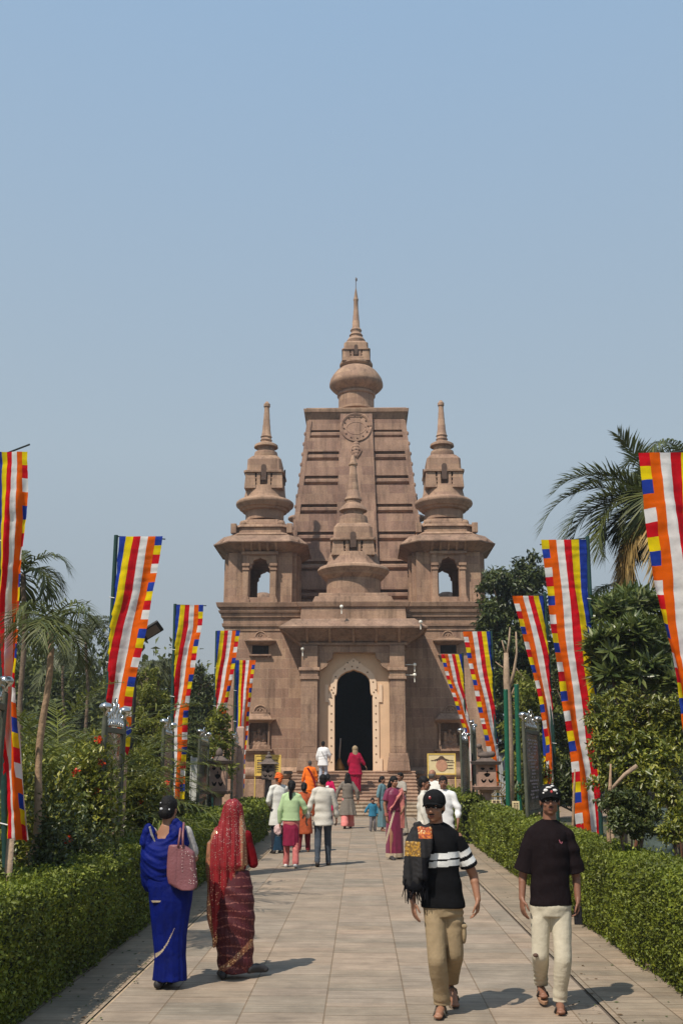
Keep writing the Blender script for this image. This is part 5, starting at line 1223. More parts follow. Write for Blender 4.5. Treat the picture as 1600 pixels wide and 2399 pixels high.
# pollarded pale tree
Y = 25.5; e = empty('pollarded_tree', (at(1190,1900,Y).x, Y, 0), 'pale pollarded tree with bare cut limbs beside the green posts', 'tree')
mb = MB(); P_ = lambda x, y, dy=0: at(x, y, Y+dy)
b_ = P_(1192, 1900); mb.tube([(b_.x, Y, -.02), P_(1193,1750), P_(1190,1650), P_(1186,1590), P_(1185,1530)], [.12,.1,.095,.085,.06], 9)
for pts, r0 in (([(1186,1545),(1192,1500),(1194,1470)],.04), ([(1185,1535),(1179,1515),(1175,1500)],.03), ([(1190,1620),(1203,1575),(1210,1530),(1208,1480)],.05), ([(1187,1570),(1172,1560),(1160,1550)],.025), ([(1205,1560),(1215,1575),(1238,1600)],.014), ([(1193,1640),(1204,1612),(1212,1600)],.03)):
    mb.tube([P_(*q) for q in pts], [r0*(1-.6*i/(len(pts)-1)) for i in range(len(pts))], 7)
mb.build('trunk', bark_p, e, smooth=True)
# mass of whorled-leaf shrubs on the right
def whorl_bush(lst, seed, label, n_per=26, ll=.32, group='glossy shrubs behind the right hedge'):
    r = np.random.default_rng(seed); Cn = []
    bl = px_blobs(lst); B = np.array(bl); e = empty('whorl_shrub', (B[:,0].mean(), B[:,1].mean(), 0), label, 'shrub', group)
    Cs, Ds, Ns, L_ = [], [], [], []
    for b in B:
        for k in range(n_per):
            d = unit(r.normal(0, 1, (1, 3)))[0]
            if d[2] < -.5: continue
            p = b[:3]+d*b[3:6]*r.uniform(.6, 1.05); ax = unit((d+np.array([0,0,.9])+r.normal(0,.25,3))[None])[0]
            t1 = unit(np.cross(ax, [.3,.5,.2])[None])[0]; t2 = np.cross(ax, t1); m = 15
            a = np.arange(m)*2.4+r.uniform(0, 6); tilt = r.uniform(.05, .95, m)
            D = (t1[None]*np.cos(a)[:,None]+t2[None]*np.sin(a)[:,None])*np.cos(tilt)[:,None]+ax[None]*np.sin(tilt)[:,None]
            l = ll*r.uniform(.7, 1.15, m); Cs.append(p+D*l[:,None]*.5); Ds.append(D); Ns.append(np.tile(ax, (m, 1))+r.normal(0, .2, (m, 3))); L_.append(l)
    L_ = np.concatenate(L_); leaf_mesh('foliage', np.concatenate(Cs), np.concatenate(Ds), np.concatenate(Ns), L_, L_*.2, cy_g, e, fold=.15)
    mb = MB(); x0, y0_ = B[:,0].mean(), B[:,1].mean()
    for b in B: mb.tube([(x0+(b[0]-x0)*.3, y0_, 0), (b[0]*.6+x0*.4, b[1], b[2]*.5), (b[0], b[1], b[2])], [.05,.035,.02], 6)
    mb.build('stems', bark, e, smooth=True)
whorl_bush([(1430,1440,16.5,44,40),(1475,1420,17,50,40),(1530,1440,17,60,50),(1420,1520,16.,46,46),(1480,1500,16,56,46),(1550,1520,16.5,66,60),(1590,1420,17,40,50),(1440,1590,16,46,40),(1500,1580,16,60,46),(1570,1600,16,60,50)], 81, 'tall glossy shrub of whorled strap leaves between the two nearest right banners', 44, .30)
limb_tree('leafy_shrub', (at(1460,1900,14.5).x, 14.5, 0), (at(1460,1900,14.5).x, 14.5, 1.2), .05, px_blobs([(1420,1680,14.5,46,46),(1480,1670,14.8,56,50),(1550,1680,14.6,60,56),(1410,1750,14.3,40,46),(1470,1760,14.2,60,50),(1540,1770,14.2,66,60),(1590,1720,14.5,50,70),(1430,1830,14,40,40),(1500,1840,14,60,40)]), 'mid green leafy shrub below the whorled shrub on the right', bu_g, bark, 20000, .085, .4, .25, 82, 'shrub', 'glossy shrubs behind the right hedge')
limb_tree('leafy_shrub', (at(1470,1960,11.6).x, 11.6, 0), (at(1470,1960,11.6).x, 11.6, .6), .03, px_blobs([(1435,1880,11.6,34,30),(1480,1890,11.6,42,34),(1450,1930,11.4,36,26),(1500,1935,11.5,40,28),(1520,1900,11.8,30,26)]), 'dark low shrub just behind the right hedge, beside the foot of the tall right banner', dk_g, bark, 8000, .055, .42, .2, 83, 'shrub', 'glossy shrubs behind the right hedge')
limb_tree('leafy_shrub', (at(1590,1980,11.2).x, 11.2, 0), (at(1590,1980,11.2).x, 11.2, .6), .03, px_blobs([(1580,1870,11.3,34,36),(1600,1920,11.2,30,40),(1575,1950,11.,26,26),(1555,1840,11.6,26,26)]), 'dark low shrub at the right frame edge', bu_g, bark, 6000, .055, .42, .2, 84, 'shrub', 'glossy shrubs behind the right hedge')
limb_tree('leafy_shrub', (at(1345,1900,20.5).x, 20.5, 0), (at(1345,1900,20.5).x, 20.5, 1.), .05, px_blobs([(1320,1600,22,40,70),(1330,1720,21,40,60),(1315,1820,20.5,44,50),(1360,1850,20,30,40),(1250,1850,22,30,30)]), 'dark shrub behind the cap of the man in the plain tee', dk_g, bark, 12000, .10, .42, .2, 85, 'shrub', 'glossy shrubs behind the right hedge')
bush(1220, 1790, 1880, 26, 60, 59, 'low green shrub behind the iron gate', tr_y, n=4000, ls=.1, group=None)
# bare cut branch and thin stems among the shrubs
mb = MB(); Y = 13.3; mb.tube([at(1428,1852,Y), at(1462,1815,Y), at(1491,1800-6,Y)], [.02,.026,.03], 7); q = at(1428,1852,Y); mb.tube([(q.x-.02, Y, 0), (q.x, Y, q.z)], [.035,.028], 7)
o = mb.build('cut_branch', bark_p, None, smooth=True); tag(o, 'pale sawn branch slanting up out of the right shrubs', 'branch')
for (x, yt, yb, Y, rr, lb) in ((1425,1850,1955,12.3,.03,'thin tan stem right of the foot of the tall right banner'),(1341,1850,1945,15.5,.025,'thin brown stem left of the foot of the tall right banner')):
    p, q = at(x, yb, Y), at(x+3, yt, Y); mb = MB(); mb.tube([(p.x, Y, 0), p, q, q+Vector((.03,0,.3))], [rr,rr*.9,rr*.8,rr*.3], 7); o = mb.build('plant_stem', bark_t, None, smooth=True); tag(o, lb, 'plant stem')
# peach coloured low wall glimpsed beyond the hedge
mb = MB(); Y = 12.9; A, B = at(1535, 2000, Y), at(1615, 1940, Y); mb.box(A.x, A.x+3, Y, Y+.25, 0, .62); mb.box(A.x-.04, A.x+3.04, Y-.04, Y+.29, .62, .68); o = mb.build('garden_wall', mat('peach_paint', (.62,.42,.22), .8, .15, 3), None); tag(o, 'low peach painted wall glimpsed behind the right hedge at the frame edge', 'wall')
mb = MB(); Y = 17.; A = at(1405, 1952, Y); mb.box(A.x, A.x+.8, Y, Y+.4, 0, .55); o = mb.build('stone_block', st_d, None, bevel=.03); tag(o, 'grey brown stone block behind the foot of the tall right banner', 'stone block')
# ------------------------------------------------------------ people
SK = mat('skin_brown', (.30,.145,.085), .5, .1, 14, .08, 60, spec=.4); SKD = mat('skin_dark', (.22,.10,.06), .5, .1, 14, .08, 60, spec=.4); LIP = mat('lip', (.17,.062,.05), .5)
HAIR = mat('hair_black', (.008,.007,.007), .62, .3, 30, .5, 90, spec=.2); EYE = mat('eye_white', (.55,.5,.46), .3, .03); PUP = mat('pupil', (.012,.008,.006), .2)
def fr(yaw):
    """forward and right vectors for a body facing yaw (0 = towards the camera, -Y)"""
    return Vector((math.sin(yaw), -math.cos(yaw), 0)), Vector((math.cos(yaw), math.sin(yaw), 0))
def limb(mb, pts, rads, seg=12):
    pts = [Vector(p) for p in pts]
    P2, R2 = [], []
    for i in range(len(pts)-1):
        for t in (0, .33, .66): P2.append(pts[i].lerp(pts[i+1], t)); R2.append(rads[i]+(rads[i+1]-rads[i])*t)
    P2.append(pts[-1]); R2.append(rads[-1]); mb.tube(P2, R2, seg)
    for p, r in zip(pts, rads): mb.ball(p, r*.985, seg=12, rings=8)
def hand(mb, wrist, d, pn, side, s=1., curl=.6, spread=1.):
    """palm, four bent fingers, thumb. d: hand direction, pn: palm normal, side: +1/-1 thumb along +/-u"""
    d = Vector(d).normalized(); pn = Vector(pn); pn = (pn-d*pn.dot(d)).normalized(); u = d.cross(pn).normalized()*side
    rot = Matrix((u, pn, d)).transposed(); w_ = Vector(wrist)
    mb.ball(w_+d*.045*s, (.041*s, .017*s, .055*s), rot, 12, 8); mb.ball(w_+d*.02*s+u*.018*s, (.02*s,.018*s,.035*s), rot, 10, 7)
    for k, (off, ln) in enumerate(((.029,.071),(.0105,.080),(-.009,.074),(-.027,.058))):
        p = w_+d*.082*s+u*off*s*1.12; c = curl*(1+.12*k); e = d; n = 3; l = ln*s/3; pts = [p-d*.012*s, p]; q = p
        for j in range(n):
            e = (e*math.cos(c*.55)+pn*math.sin(c*.55)*1.0).normalized(); e2 = (e+u*(off*1.6*spread)).normalized(); q = q+e2*l; pts.append(q)
            # keep curling
        mb.tube(pts, [.0088*s, .0088*s, .0080*s, .0074*s, .0064*s], 8); mb.ball(pts[-1], .0066*s, seg=8, rings=6)
    t0 = w_+d*.022*s+u*.028*s; t1 = t0+(d*.6+u*.75+pn*.25).normalized()*.036*s; t2 = t1+(d*.95+u*.2+pn*.3).normalized()*.03*s; t3 = t2+(d*.9-u*.05+pn*.4).normalized()*.022*s
    mb.tube([t0, t1, t2, t3], [.0125*s, .0105*s, .0092*s, .007*s], 8); mb.ball(t3, .0072*s, seg=8, rings=6)
def headgeo(mb, c, yaw, pitch, s, roll=0):
    """skull, jaw, nose, ears, brow; c = centre of skull; returns rotation matrix"""
    rot = Matrix.Rotation(yaw, 3, 'Z') @ Matrix.Rotation(pitch, 3, 'X') @ Matrix.Rotation(roll, 3, 'Y')
    def P(x, y, z): return Vector(c)+rot @ Vector((x*s, -y*s, z*s))
    mb.ball(P(0, -.008, .028), (.076*s, .093*s, .090*s), rot, 18, 12)
    mb.ball(P(0, .028, -.035), (.060*s, .062*s, .078*s), rot, 16, 12)          # face
    mb.ball(P(0, .058, -.088), (.026*s, .024*s, .022*s), rot, 12, 8)           # chin
    for sx in (-1, 1):
        mb.ball(P(sx*.040, .020, -.068), (.022*s, .040*s, .022*s), rot, 10, 8)  # jaw
        mb.ball(P(sx*.036, .064, -.028), (.022*s, .020*s, .020*s), rot, 10, 8)  # cheek
        mb.ball(P(sx*.077, -.008, -.010), (.009*s, .019*s, .030*s), rot, 10, 8) # ear
        mb.ball(P(sx*.030, .080, .020), (.024*s, .012*s, .008*s), rot, 10, 7)   # brow
    mb.tube([P(0, .082, .012), P(0, .096, -.012), P(0, .108, -.030)], [.008*s, .0095*s, .013*s], 8); mb.ball(P(0, .100, -.032), (.018*s, .013*s, .010*s), rot, 10, 7)
    mb.ball(P(0, .086, -.058), (.024*s, .009*s, .0065*s), rot, 10, 6); mb.ball(P(0, .083, -.069), (.020*s, .009*s, .007*s), rot, 10, 6)
    return rot, P
def eyes(P, rot, s, parent):
    for sx in (-1, 1):
        mb = MB(); mb.ball(P(sx*.030, .076, .001), (.0135*s, .010*s, .0068*s), rot, 12, 8); k = len(mb.m); mb.cur = 1; mb.ball(P(sx*.030, .0845, .001), (.0062*s, .003*s, .0062*s), rot, 10, 6); mb.build('eye', [EYE, PUP], parent, smooth=True)
    mb = MB()
    for sx in (-1, 1): mb.tube([P(sx*.012, .0915, .019), P(sx*.030, .0915, .0245), P(sx*.047, .080, .018)], [.003*s, .0042*s, .002*s], 6)
    mb.build('eyebrow', HAIR, parent, smooth=True)
def joints(h, x, y, z0, yaw, stride=0., arms=None, lean=0, bend=(0,0), female=False, hipw=None, footout=.02):
    """walking or standing figure; stride metres, + puts the right foot forward. arms: dict side->(elbow offset, wrist offset) in (right, forward, up) from shoulder, in units of h"""
    f, r = fr(yaw); O = Vector((x, y, z0)); k = h/1.72; U = Vector((0,0,1))
    J = dict(h=h, k=k, yaw=yaw, f=f, r=r); sh = (.145 if female else .162)*k; hp = (.088)*k
    J['pel'] = O+U*.93*k+f*lean*.0; J['chest'] = O+U*1.25*k+f*(lean*.32*k); J['neck'] = O+U*1.455*k+f*(lean*.5*k); J['head'] = O+U*1.612*k+f*(lean*.6*k+.012)
    arms = arms or {}
    for nm, s in (('R', -1), ('L', 1)):     # R = the figure's own right hand; with yaw 0 it is on the photo-left
        st_ = stride*(1 if nm == 'R' else -1)
        J['hip'+nm] = J['pel']+r*(s*hp)
        ank = O+r*(s*(hp+footout))+f*(st_*.5)+U*(.085*k)
        if st_ < -.05: ank = ank+U*(.10*abs(st_))
        kn = J['hip'+nm].lerp(ank, .5)+f*(.03+.10*abs(st_))
        J['ank'+nm] = ank; J['kn'+nm] = kn; J['back'+nm] = max(0, -st_)
        J['sh'+nm] = J['chest']+U*.165*k+r*(s*sh)+f*(lean*.1)
        e, w_ = arms.get(nm, ((.05, -.01-.25*st_*.3, -.165), (.075, .03-.5*st_*.35, -.31)))
        J['el'+nm] = J['sh'+nm]+(r*(s*e[0])+f*e[1]+U*e[2])*h; J['wr'+nm] = J['sh'+nm]+(r*(s*w_[0])+f*w_[1]+U*w_[2])*h
    return J
def head_hair(mbh, P, rot, s, kind):
    if kind == 'short':
        mbh.ball(P(0, -.014, .042), (.082*s, .098*s, .088*s), rot, 18, 12); mbh.ball(P(0, -.050, -.0), (.072*s, .058*s, .075*s), rot, 14, 10)
    if kind in ('bun', 'pony', 'long', 'loose'):
        mbh.ball(P(0, -.012, .038), (.085*s, .099*s, .092*s), rot, 18, 12); mbh.ball(P(0, -.045, -.01), (.078*s, .066*s, .085*s), rot, 14, 10)
    if kind == 'bun': mbh.ball(P(0, -.098, -.03), (.060*s, .052*s, .058*s), rot, 14, 10)
    if kind == 'pony':
        mbh.tube([P(0, -.09, .03), P(0, -.135, -.02), P(.01, -.12, -.12), P(.012, -.115, -.22), P(.008, -.12, -.29)], [.022*s, .036*s, .042*s, .036*s, .012*s], 10)
    if kind == 'loose':
        for k in range(7): a = -1+k/3; mbh.tube([P(a*.06, -.06, .02), P(a*.085, -.085, -.08), P(a*.09, -.095, -.17), P(a*.075, -.09, -.24)], [.03*s, .034*s, .03*s, .012*s], 8)
def body_mesh(e, J, skin, vox, opts):
    k = J['k']; mb = MB(); yaw = J['yaw']; f, r = J['f'], J['r']
    pel, ch, nk = J['pel'], J['chest'], J['neck']; w_ = opts.get('build', 1.)
    def ring(c, rx, ry): return (c.x, c.y, c.z, rx*k*w_, ry*k*w_, yaw)
    mb.stack([ring(pel-Vector((0,0,.10*k)), .10, .085), ring(pel, .155, .105), ring(pel.lerp(ch, .35), .132, .095), ring(ch-Vector((0,0,.05*k)), .145, .105), ring(ch+Vector((0,0,.08*k)), .155, .105), ring(ch+Vector((0,0,.165*k)), .12, .08), ring(nk, .06, .06)], 24)
    hd = J['head']; rot, P = headgeo(mb, hd, J.get('hyaw', yaw), J.get('hpitch', 0), k*opts.get('hs', 1.), J.get('hroll', 0))
    mb.tube([nk-Vector((0,0,.06*k)), nk.lerp(hd, .45)-f*.006, hd-Vector((0,0,.02))], [.062*k, .053*k, .052*k], 14)
    for s in 'RL':
        limb(mb, [J['hip'+s], J['kn'+s], J['ank'+s]], [.082*k*w_, .052*k, .036*k]); limb(mb, [J['kn'+s], J['kn'+s].lerp(J['ank'+s], .3)], [.05*k, .052*k])
        limb(mb, [J['sh'+s], J['el'+s], J['wr'+s]], [.047*k*w_, .037*k*w_, .025*k]); mb.ball(J['el'+s].lerp(J['wr'+s], .25), .036*k*w_)
        a = J['ank'+s]; ff = J.get('footdir'+s, f); ff = Vector(ff).normalized(); dn = J['back'+s]
        heel = a-ff*.035*k-Vector((0,0,.05*k)); toe = a+ff*.15*k-Vector((0,0,(.068+.35*dn*.5)*k if 'toe'+s not in J else 0))
        if 'toe'+s in J: toe = Vector(J['toe'+s])
        mb.tube([heel, a.lerp(toe, .45)-Vector((0,0,.022*k)), toe], [.030*k, .036*k, .028*k], 10); mb.ball(heel, .031*k); mb.ball(toe, (.037*k, .03*k, .016*k)); J['toe'+s] = toe; J['heel'+s] = heel
        sid = (1 if s == 'R' else -1)
        dd = J.get('hd'+s, (J['wr'+s]-J['el'+s]).normalized()*.8+Vector((0,0,-.35))); pn = J.get('pn'+s, r*sid*1.0+f*-.25)
        hand(mb, J['wr'+s], dd, pn, J.get('ths'+s, -1 if s == 'R' else 1), k*1.02, J.get('curl'+s, .55))
    lipc = P(0, .09, -.063)
    def mf(c):
        d = np.linalg.norm((c-np.array(lipc))*np.array([1, .9, 2.1]), axis=1); return (d < .019*k).astype(int)
    o = remesh('body', mb, vox, [skin, LIP], e, mf, smooth=2)
    return o, P, rot
def cloth_disp(amp, sc=(9,9,5), seed=0., fine=.4):
    def f(co): return amp*(vnoise(co, sc, seed)+fine*vnoise(co, tuple(s*2.7 for s in sc), seed+3))
    return f
def shirt(e, J, mats, vox, hem, sleeve=.5, loose=1., flare=1., amp=.008, matfn=None, name='shirt', collar=0, seed=0., hemtilt=0, slr=None):
    k = J['k']; mb = MB(); yaw = J['yaw']; pel, ch, nk = J['pel'], J['chest'], J['neck']
    def ring(c, rx, ry, m=1): return (c.x, c.y, c.z, rx*k*loose*m, ry*k*loose*m, yaw)
    hemc = Vector((pel.x, pel.y, hem)); rings = []
    if hem < pel.z-.12*k: rings += [ring(hemc, .195, .15, flare), ring(hemc.lerp(pel, .5), .185, .14, (1+flare)/2)]
    else: rings += [ring(hemc, .178, .13, flare)]
    rings += [ring(pel+Vector((0,0,.04*k)), .170, .125), ring(pel.lerp(ch, .5), .158, .118), ring(ch-Vector((0,0,.04*k)), .166, .125), ring(ch+Vector((0,0,.09*k)), .168, .120), ring(ch+Vector((0,0,.145*k)), .150, .100), ring(ch+Vector((0,0,.18*k)), .118, .085), ring(nk-Vector((0,0,.002*k)), .082, .072), ring(nk+Vector((0,0,.022*k)), .062, .06)]
    mb.stack(rings, 30, 2.15)
    for s in 'RL':
        sh, el, wr = J['sh'+s], J['el'+s], J['wr'+s]; a, b, c = (slr or (.068, .066, .058))
        if sleeve <= 1.:
            p = sh.lerp(el, sleeve); q_ = sh-Vector((0,0,.012)); mb.ball(q_, .058*k*loose); mb.tube([q_, q_.lerp(p, .35), q_.lerp(p, .7), p], [.058*k*loose, a*k*loose*.97, a*k*loose, b*k*loose*1.08], 16)
        else: limb(mb, [sh-Vector((0,0,.01)), el, el.lerp(wr, sleeve-1)], [.064*k*loose, a*k*loose*.9, c*k*loose*.85])
        mb.ball(ch.lerp(sh, .78)+Vector((0,0,.028*k)), .055*k*loose); mb.tube([nk-Vector((0,0,.005*k)), nk.lerp(sh, .45)+Vector((0,0,.008*k)), sh+Vector((0,0,.0))], [.056*k*loose, .052*k*loose, .052*k*loose], 12)
    if collar: mb.lathe(nk.x, nk.y, [(.05*k, nk.z-.02), (.074*k, nk.z-.015), (.066*k, nk.z+.035*k), (.055*k, nk.z+.04*k)], 16)
    return remesh(name, mb, vox, mats, e, matfn, (lambda co: amp*.55*vnoise(co, (11,11,7), seed)+amp*.5*np.sin(co[:,2]*42+4*vnoise(co, (5,5,4), seed+2))*np.clip(vnoise(co, (6,6,5), seed+5)+.25, 0, 1)), 2)
def trousers(e, J, m, vox, w_=(.105,.078,.062), hemup=.0, amp=.008, seed=0., name='trousers', matfn=None):
    k = J['k']; mb = MB(); pel = J['pel']; yaw = J['yaw']
    mb.stack([(pel.x, pel.y, pel.z-.12*k, .135*k, .11*k, yaw), (pel.x, pel.y, pel.z-.05*k, .168*k, .122*k, yaw), (pel.x, pel.y, pel.z+.06*k, .155*k, .112*k, yaw)], 24)
    for s in 'RL':
        h, n, a = J['hip'+s], J['kn'+s], J['ank'+s]; a2 = n.lerp(a, 1-hemup)
        mb.ball(h, w_[0]*k); mb.ball(n, w_[1]*k*.99); mb.tube([h, h.lerp(n, .33), h.lerp(n, .7), n], [w_[0]*k, (w_[0]*.75+w_[1]*.25)*k, w_[1]*1.03*k, w_[1]*k], 18)
        q_ = a2-Vector((0,0,.03*k)); mb.tube([n, n.lerp(a2, .35), n.lerp(a2, .75), n.lerp(a2, .9), a2, q_], [w_[1]*k, (w_[1]*.7+w_[2]*.35)*k, w_[2]*k, w_[2]*1.1*k, w_[2]*1.02*k, w_[2]*1.08*k], 18)
    return remesh(name, mb, vox, m, e, matfn, lambda co: amp*(.35*vnoise(co, (14,14,6), seed)+.42*np.sin(co[:,2]*64+co[:,0]*30*np.sin(seed+co[:,2]*3)+6*vnoise(co, (9,9,5), seed+2))*np.clip(vnoise(co, (6,6,9), seed+3)*1.5+.05, 0, 1)), 2)
def shoes(e, J, m, vox=.008, sole=None, name='shoe'):
    k = J['k']
    for s in 'RL':
        mb = MB(); a, t, hl = J['ank'+s], J['toe'+s], J['heel'+s]
        mb.tube([hl+Vector((0,0,.012)), a.lerp(t, .45)-Vector((0,0,.012*k)), t+Vector((0,0,.006))], [.040*k, .046*k, .038*k], 12); mb.ball(hl+Vector((0,0,.01)), .041*k); mb.ball(t, (.046*k,.05*k,.03*k)); mb.ball(a-Vector((0,0,.02)), .042*k)
        remesh(name, mb, vox, m, e, None, None, 1)
def sandals(e, J, m, strap, name='sandal', straps=2):
    k = J['k']
    for s in 'RL':
        hl, t = Vector(J['heel'+s]), Vector(J['toe'+s]); d = (t-hl); L_ = d.length; d.normalize(); u = d.cross(Vector((0,0,1))).normalized(); n = u.cross(d).normalized(); mb = MB()
        V = []; N_ = 18
        for i in range(N_):
            a = 2*math.pi*i/N_; x = math.cos(a); yy = math.sin(a); wd = (.043+.008*x)*k; V.append(hl+d*(L_*.5+x*(L_*.5+.045*k))+u*yy*wd-n*.030*k)
        mb.add([tuple(v) for v in V]+[tuple(v-n*.020*k) for v in V], [tuple(range(N_)), tuple(range(2*N_-1, N_-1, -1))]+[(i,N_+i,N_+(i+1)%N_,(i+1)%N_) for i in range(N_)])
        o = mb.build(name, m, e); mb = MB()
        for q, h in (((.62, .024), (.30, .05)) if straps == 2 else ((.72, .02),)):
            c = hl+d*L_*q; mb.tube([c+u*.045*k-n*.025*k, c+u*.034*k+n*h*.4, c+n*h*.95, c-u*.034*k+n*h*.4, c-u*.045*k-n*.025*k], .010*k, 6)
        if straps == 1: c = hl+d*L_*.72; mb.tube([c+n*.02, c+d*.06*k-n*.01], .008*k, 6)
        mb.build('strap', strap, o if False else e, smooth=True)
def hair(e, P, rot, s, kind, vox=.008, m=None):
    mb = MB(); head_hair(mb, P, rot, s, kind); return remesh('hair', mb, vox, m or HAIR, e, None, lambda co: .0025*vnoise(co, (60,60,25), 1.), 1)
def skirt(e, J, mats, vox, hem, top=None, rx=(.17,.20,.24), pleat=.05, npl=14, amp=.006, matfn=None, name='skirt', sway=0, seed=0.):
    k = J['k']; mb = MB(); pel = J['pel']; yaw = J['yaw']; top = top or pel.z+.08*k; n = 9; rings = []
    for i in range(n):
        t = i/(n-1); z = hem+(top-hem)*t
        R_ = rx[2]*(1-t)**1.0 + rx[0]*t if False else (rx[2]+(rx[1]-rx[2])*min(1, t*1.6)) if t < .625 else rx[1]+(rx[0]-rx[1])*((t-.625)/.375)
        rings.append((pel.x+J['f'].x*sway*(1-t), pel.y+J['f'].y*sway*(1-t), z, R_*k, R_*k*.74, yaw))
    mb.stack(rings, 84, 2.1, lambda a, z: 1+pleat*max(0, 1-(z-hem)/(top-hem))*math.sin(a*npl+2*math.sin(a*3+seed)))
    return remesh(name, mb, vox, mats, e, matfn, cloth_disp(amp, (8,8,4), seed), 1)
def drape(e, name, pts, wid, m, vox, thick=.012, amp=.006, matfn=None, seed=0.):
    """strip of cloth following points with half widths (wu: vector)"""
    mb = MB(); n = len(pts)
    for i in range(n-1):
        a, b = Vector(pts[i]), Vector(pts[i+1]); wa, wb = Vector(wid[i]), Vector(wid[i+1]); m_ = 6
        d = (b-a); nn = d.cross(wa).normalized()*thick
        mb.add([a-wa-nn, a+wa-nn, a+wa+nn, a-wa+nn, b-wb-nn, b+wb-nn, b+wb+nn, b-wb+nn], [(0,1,2,3),(7,6,5,4),(0,4,5,1),(1,5,6,2),(2,6,7,3),(3,7,4,0)])
    return remesh(name, mb, vox, m, e, matfn, cloth_disp(amp, (20,20,9), seed, .5), 2)

GP = 'people walking along the path'
def px(p, Y, dy=0): return at(p[0], p[1], Y+dy)
# ---- man with the striped black tee and shawl
Y = 8.45; e = empty('person', (at(1024,2385,Y).x, Y, 0), 'person in black tee with two white stripes and khaki trousers, shawl over one shoulder', 'person', GP)
J = dict(h=1.72, k=1.0, yaw=R(-6)); J['f'], J['r'] = fr(J['yaw'])
J['pel'] = px((1037,2108), Y); J['chest'] = px((1026,1998), Y, .0); J['neck'] = px((1023,1934), Y, -.01); J['head'] = px((1018,1891), Y, -.03); J['hyaw'] = R(-24); J['hpitch'] = R(4); J['hroll'] = R(-4)
J['hipR'] = px((1017,2120), Y); J['knR'] = px((1024,2248), Y, -.08); J['ankR'] = px((1035,2350), Y, .06); J['toeR'] = px((1026,2384), Y, -.13); J['toeR'].z = .033
J['ankR'].z = .10; J['footdirR'] = (-.1,-1,0)
J['hipL'] = px((1058,2120), Y); J['knL'] = px((1064,2232), Y, .02); J['ankL'] = px((1056,2322), Y, .38); J['toeL'] = px((1066,2345), Y, .24); J['toeL'].z = .035; J['ankL'].z = .19; J['footdirL'] = (.1,-1,0)
J['shR'] = px((981,1962), Y); J['elR'] = px((962,2050), Y, .04); J['wrR'] = px((967,2112), Y, -.05)
J['shL'] = px((1070,1963), Y); J['elL'] = px((1109,2052), Y, .06); J['wrL'] = px((1119,2108), Y, .0); J['backR'] = 0; J['backL'] = .1
J['hdR'] = px((974,2176), Y, -.1)-J['wrR']; J['hdL'] = px((1118,2150), Y)-J['wrL']; J['pnR'] = Vector((1,.3,0)); J['pnL'] = Vector((-1,.3,0)); J['curlR'] = .4; J['curlL'] = .75; J['thsR'] = 1; J['thsL'] = -1
body, P, rot = body_mesh(e, J, SK, .0055, dict(build=1.05)); eyes(P, rot, 1., e); hair(e, P, rot, 1., 'short', .007)
mb = MB(); mb.tube([P(-.024,.093,-.049), P(0,.100,-.045), P(.024,.093,-.049)], [.004,.0058,.004], 6); mb.build('moustache', HAIR, e, smooth=True)
TEE = cloth('tee_black', (.008,.008,.009), .2); WH = cloth('stripe_white', (.72,.72,.70), .04); KH = cloth('khaki', (.30,.225,.135), .14)
z1a, z1b, z2a, z2b = ZZ(2010,Y), ZZ(1996,Y), ZZ(2028,Y), ZZ(2014,Y)
shL, elL = J['shL'], J['elL']
def teemat(c):
    xm = J['chest'].x; t = (c[:,2]+(-.07)*(c[:,0]-xm)); b = ((t > z1a) & (t < z1b)) | ((t > z2a) & (t < z2b))
    d = np.array(elL-shL); L_ = np.linalg.norm(d); d = d/L_; s = ((c-np.array(shL))@d)/L_
    arm = (c[:,0] > shL.x+.015+.0*c[:,0]); sb = ((s > .30) & (s < .43)) | ((s > .52) & (s < .65))
    d2 = np.array(J['elR']-J['shR']); L2 = np.linalg.norm(d2); s2 = ((c-np.array(J['shR']))@(d2/L2))/L2; armR = c[:,0] < J['shR'].x-.02; sbR = ((s2 > .30) & (s2 < .43)) | ((s2 > .52) & (s2 < .65))
    return np.where(arm, sb, np.where(armR, sbR, b)).astype(int)
shirt(e, J, [TEE, WH], .0075, ZZ(2124,Y), .74, 1.0, 1.0, .009, teemat, 'tee_shirt', slr=(.068,.070,.06), seed=2.)
trousers(e, J, KH, .0075, (.090,.076,.062), .03, .011, 3.)
pk = MB(); c = px((1086,2185), Y, .0); pk.ball(c, (.022,.06,.085)); pk.box(c.x-.02, c.x+.024, c.y-.06, c.y+.06, c.z+.045, c.z+.07); remesh('cargo_pocket', pk, .008, KH, e)
sandals(e, J, mat('sandal_sole', (.12,.09,.065), .8), mat('sandal_strap', (.10,.085,.065), .8))
CAPB = cloth('cap_black', (.012,.012,.013), .2); 
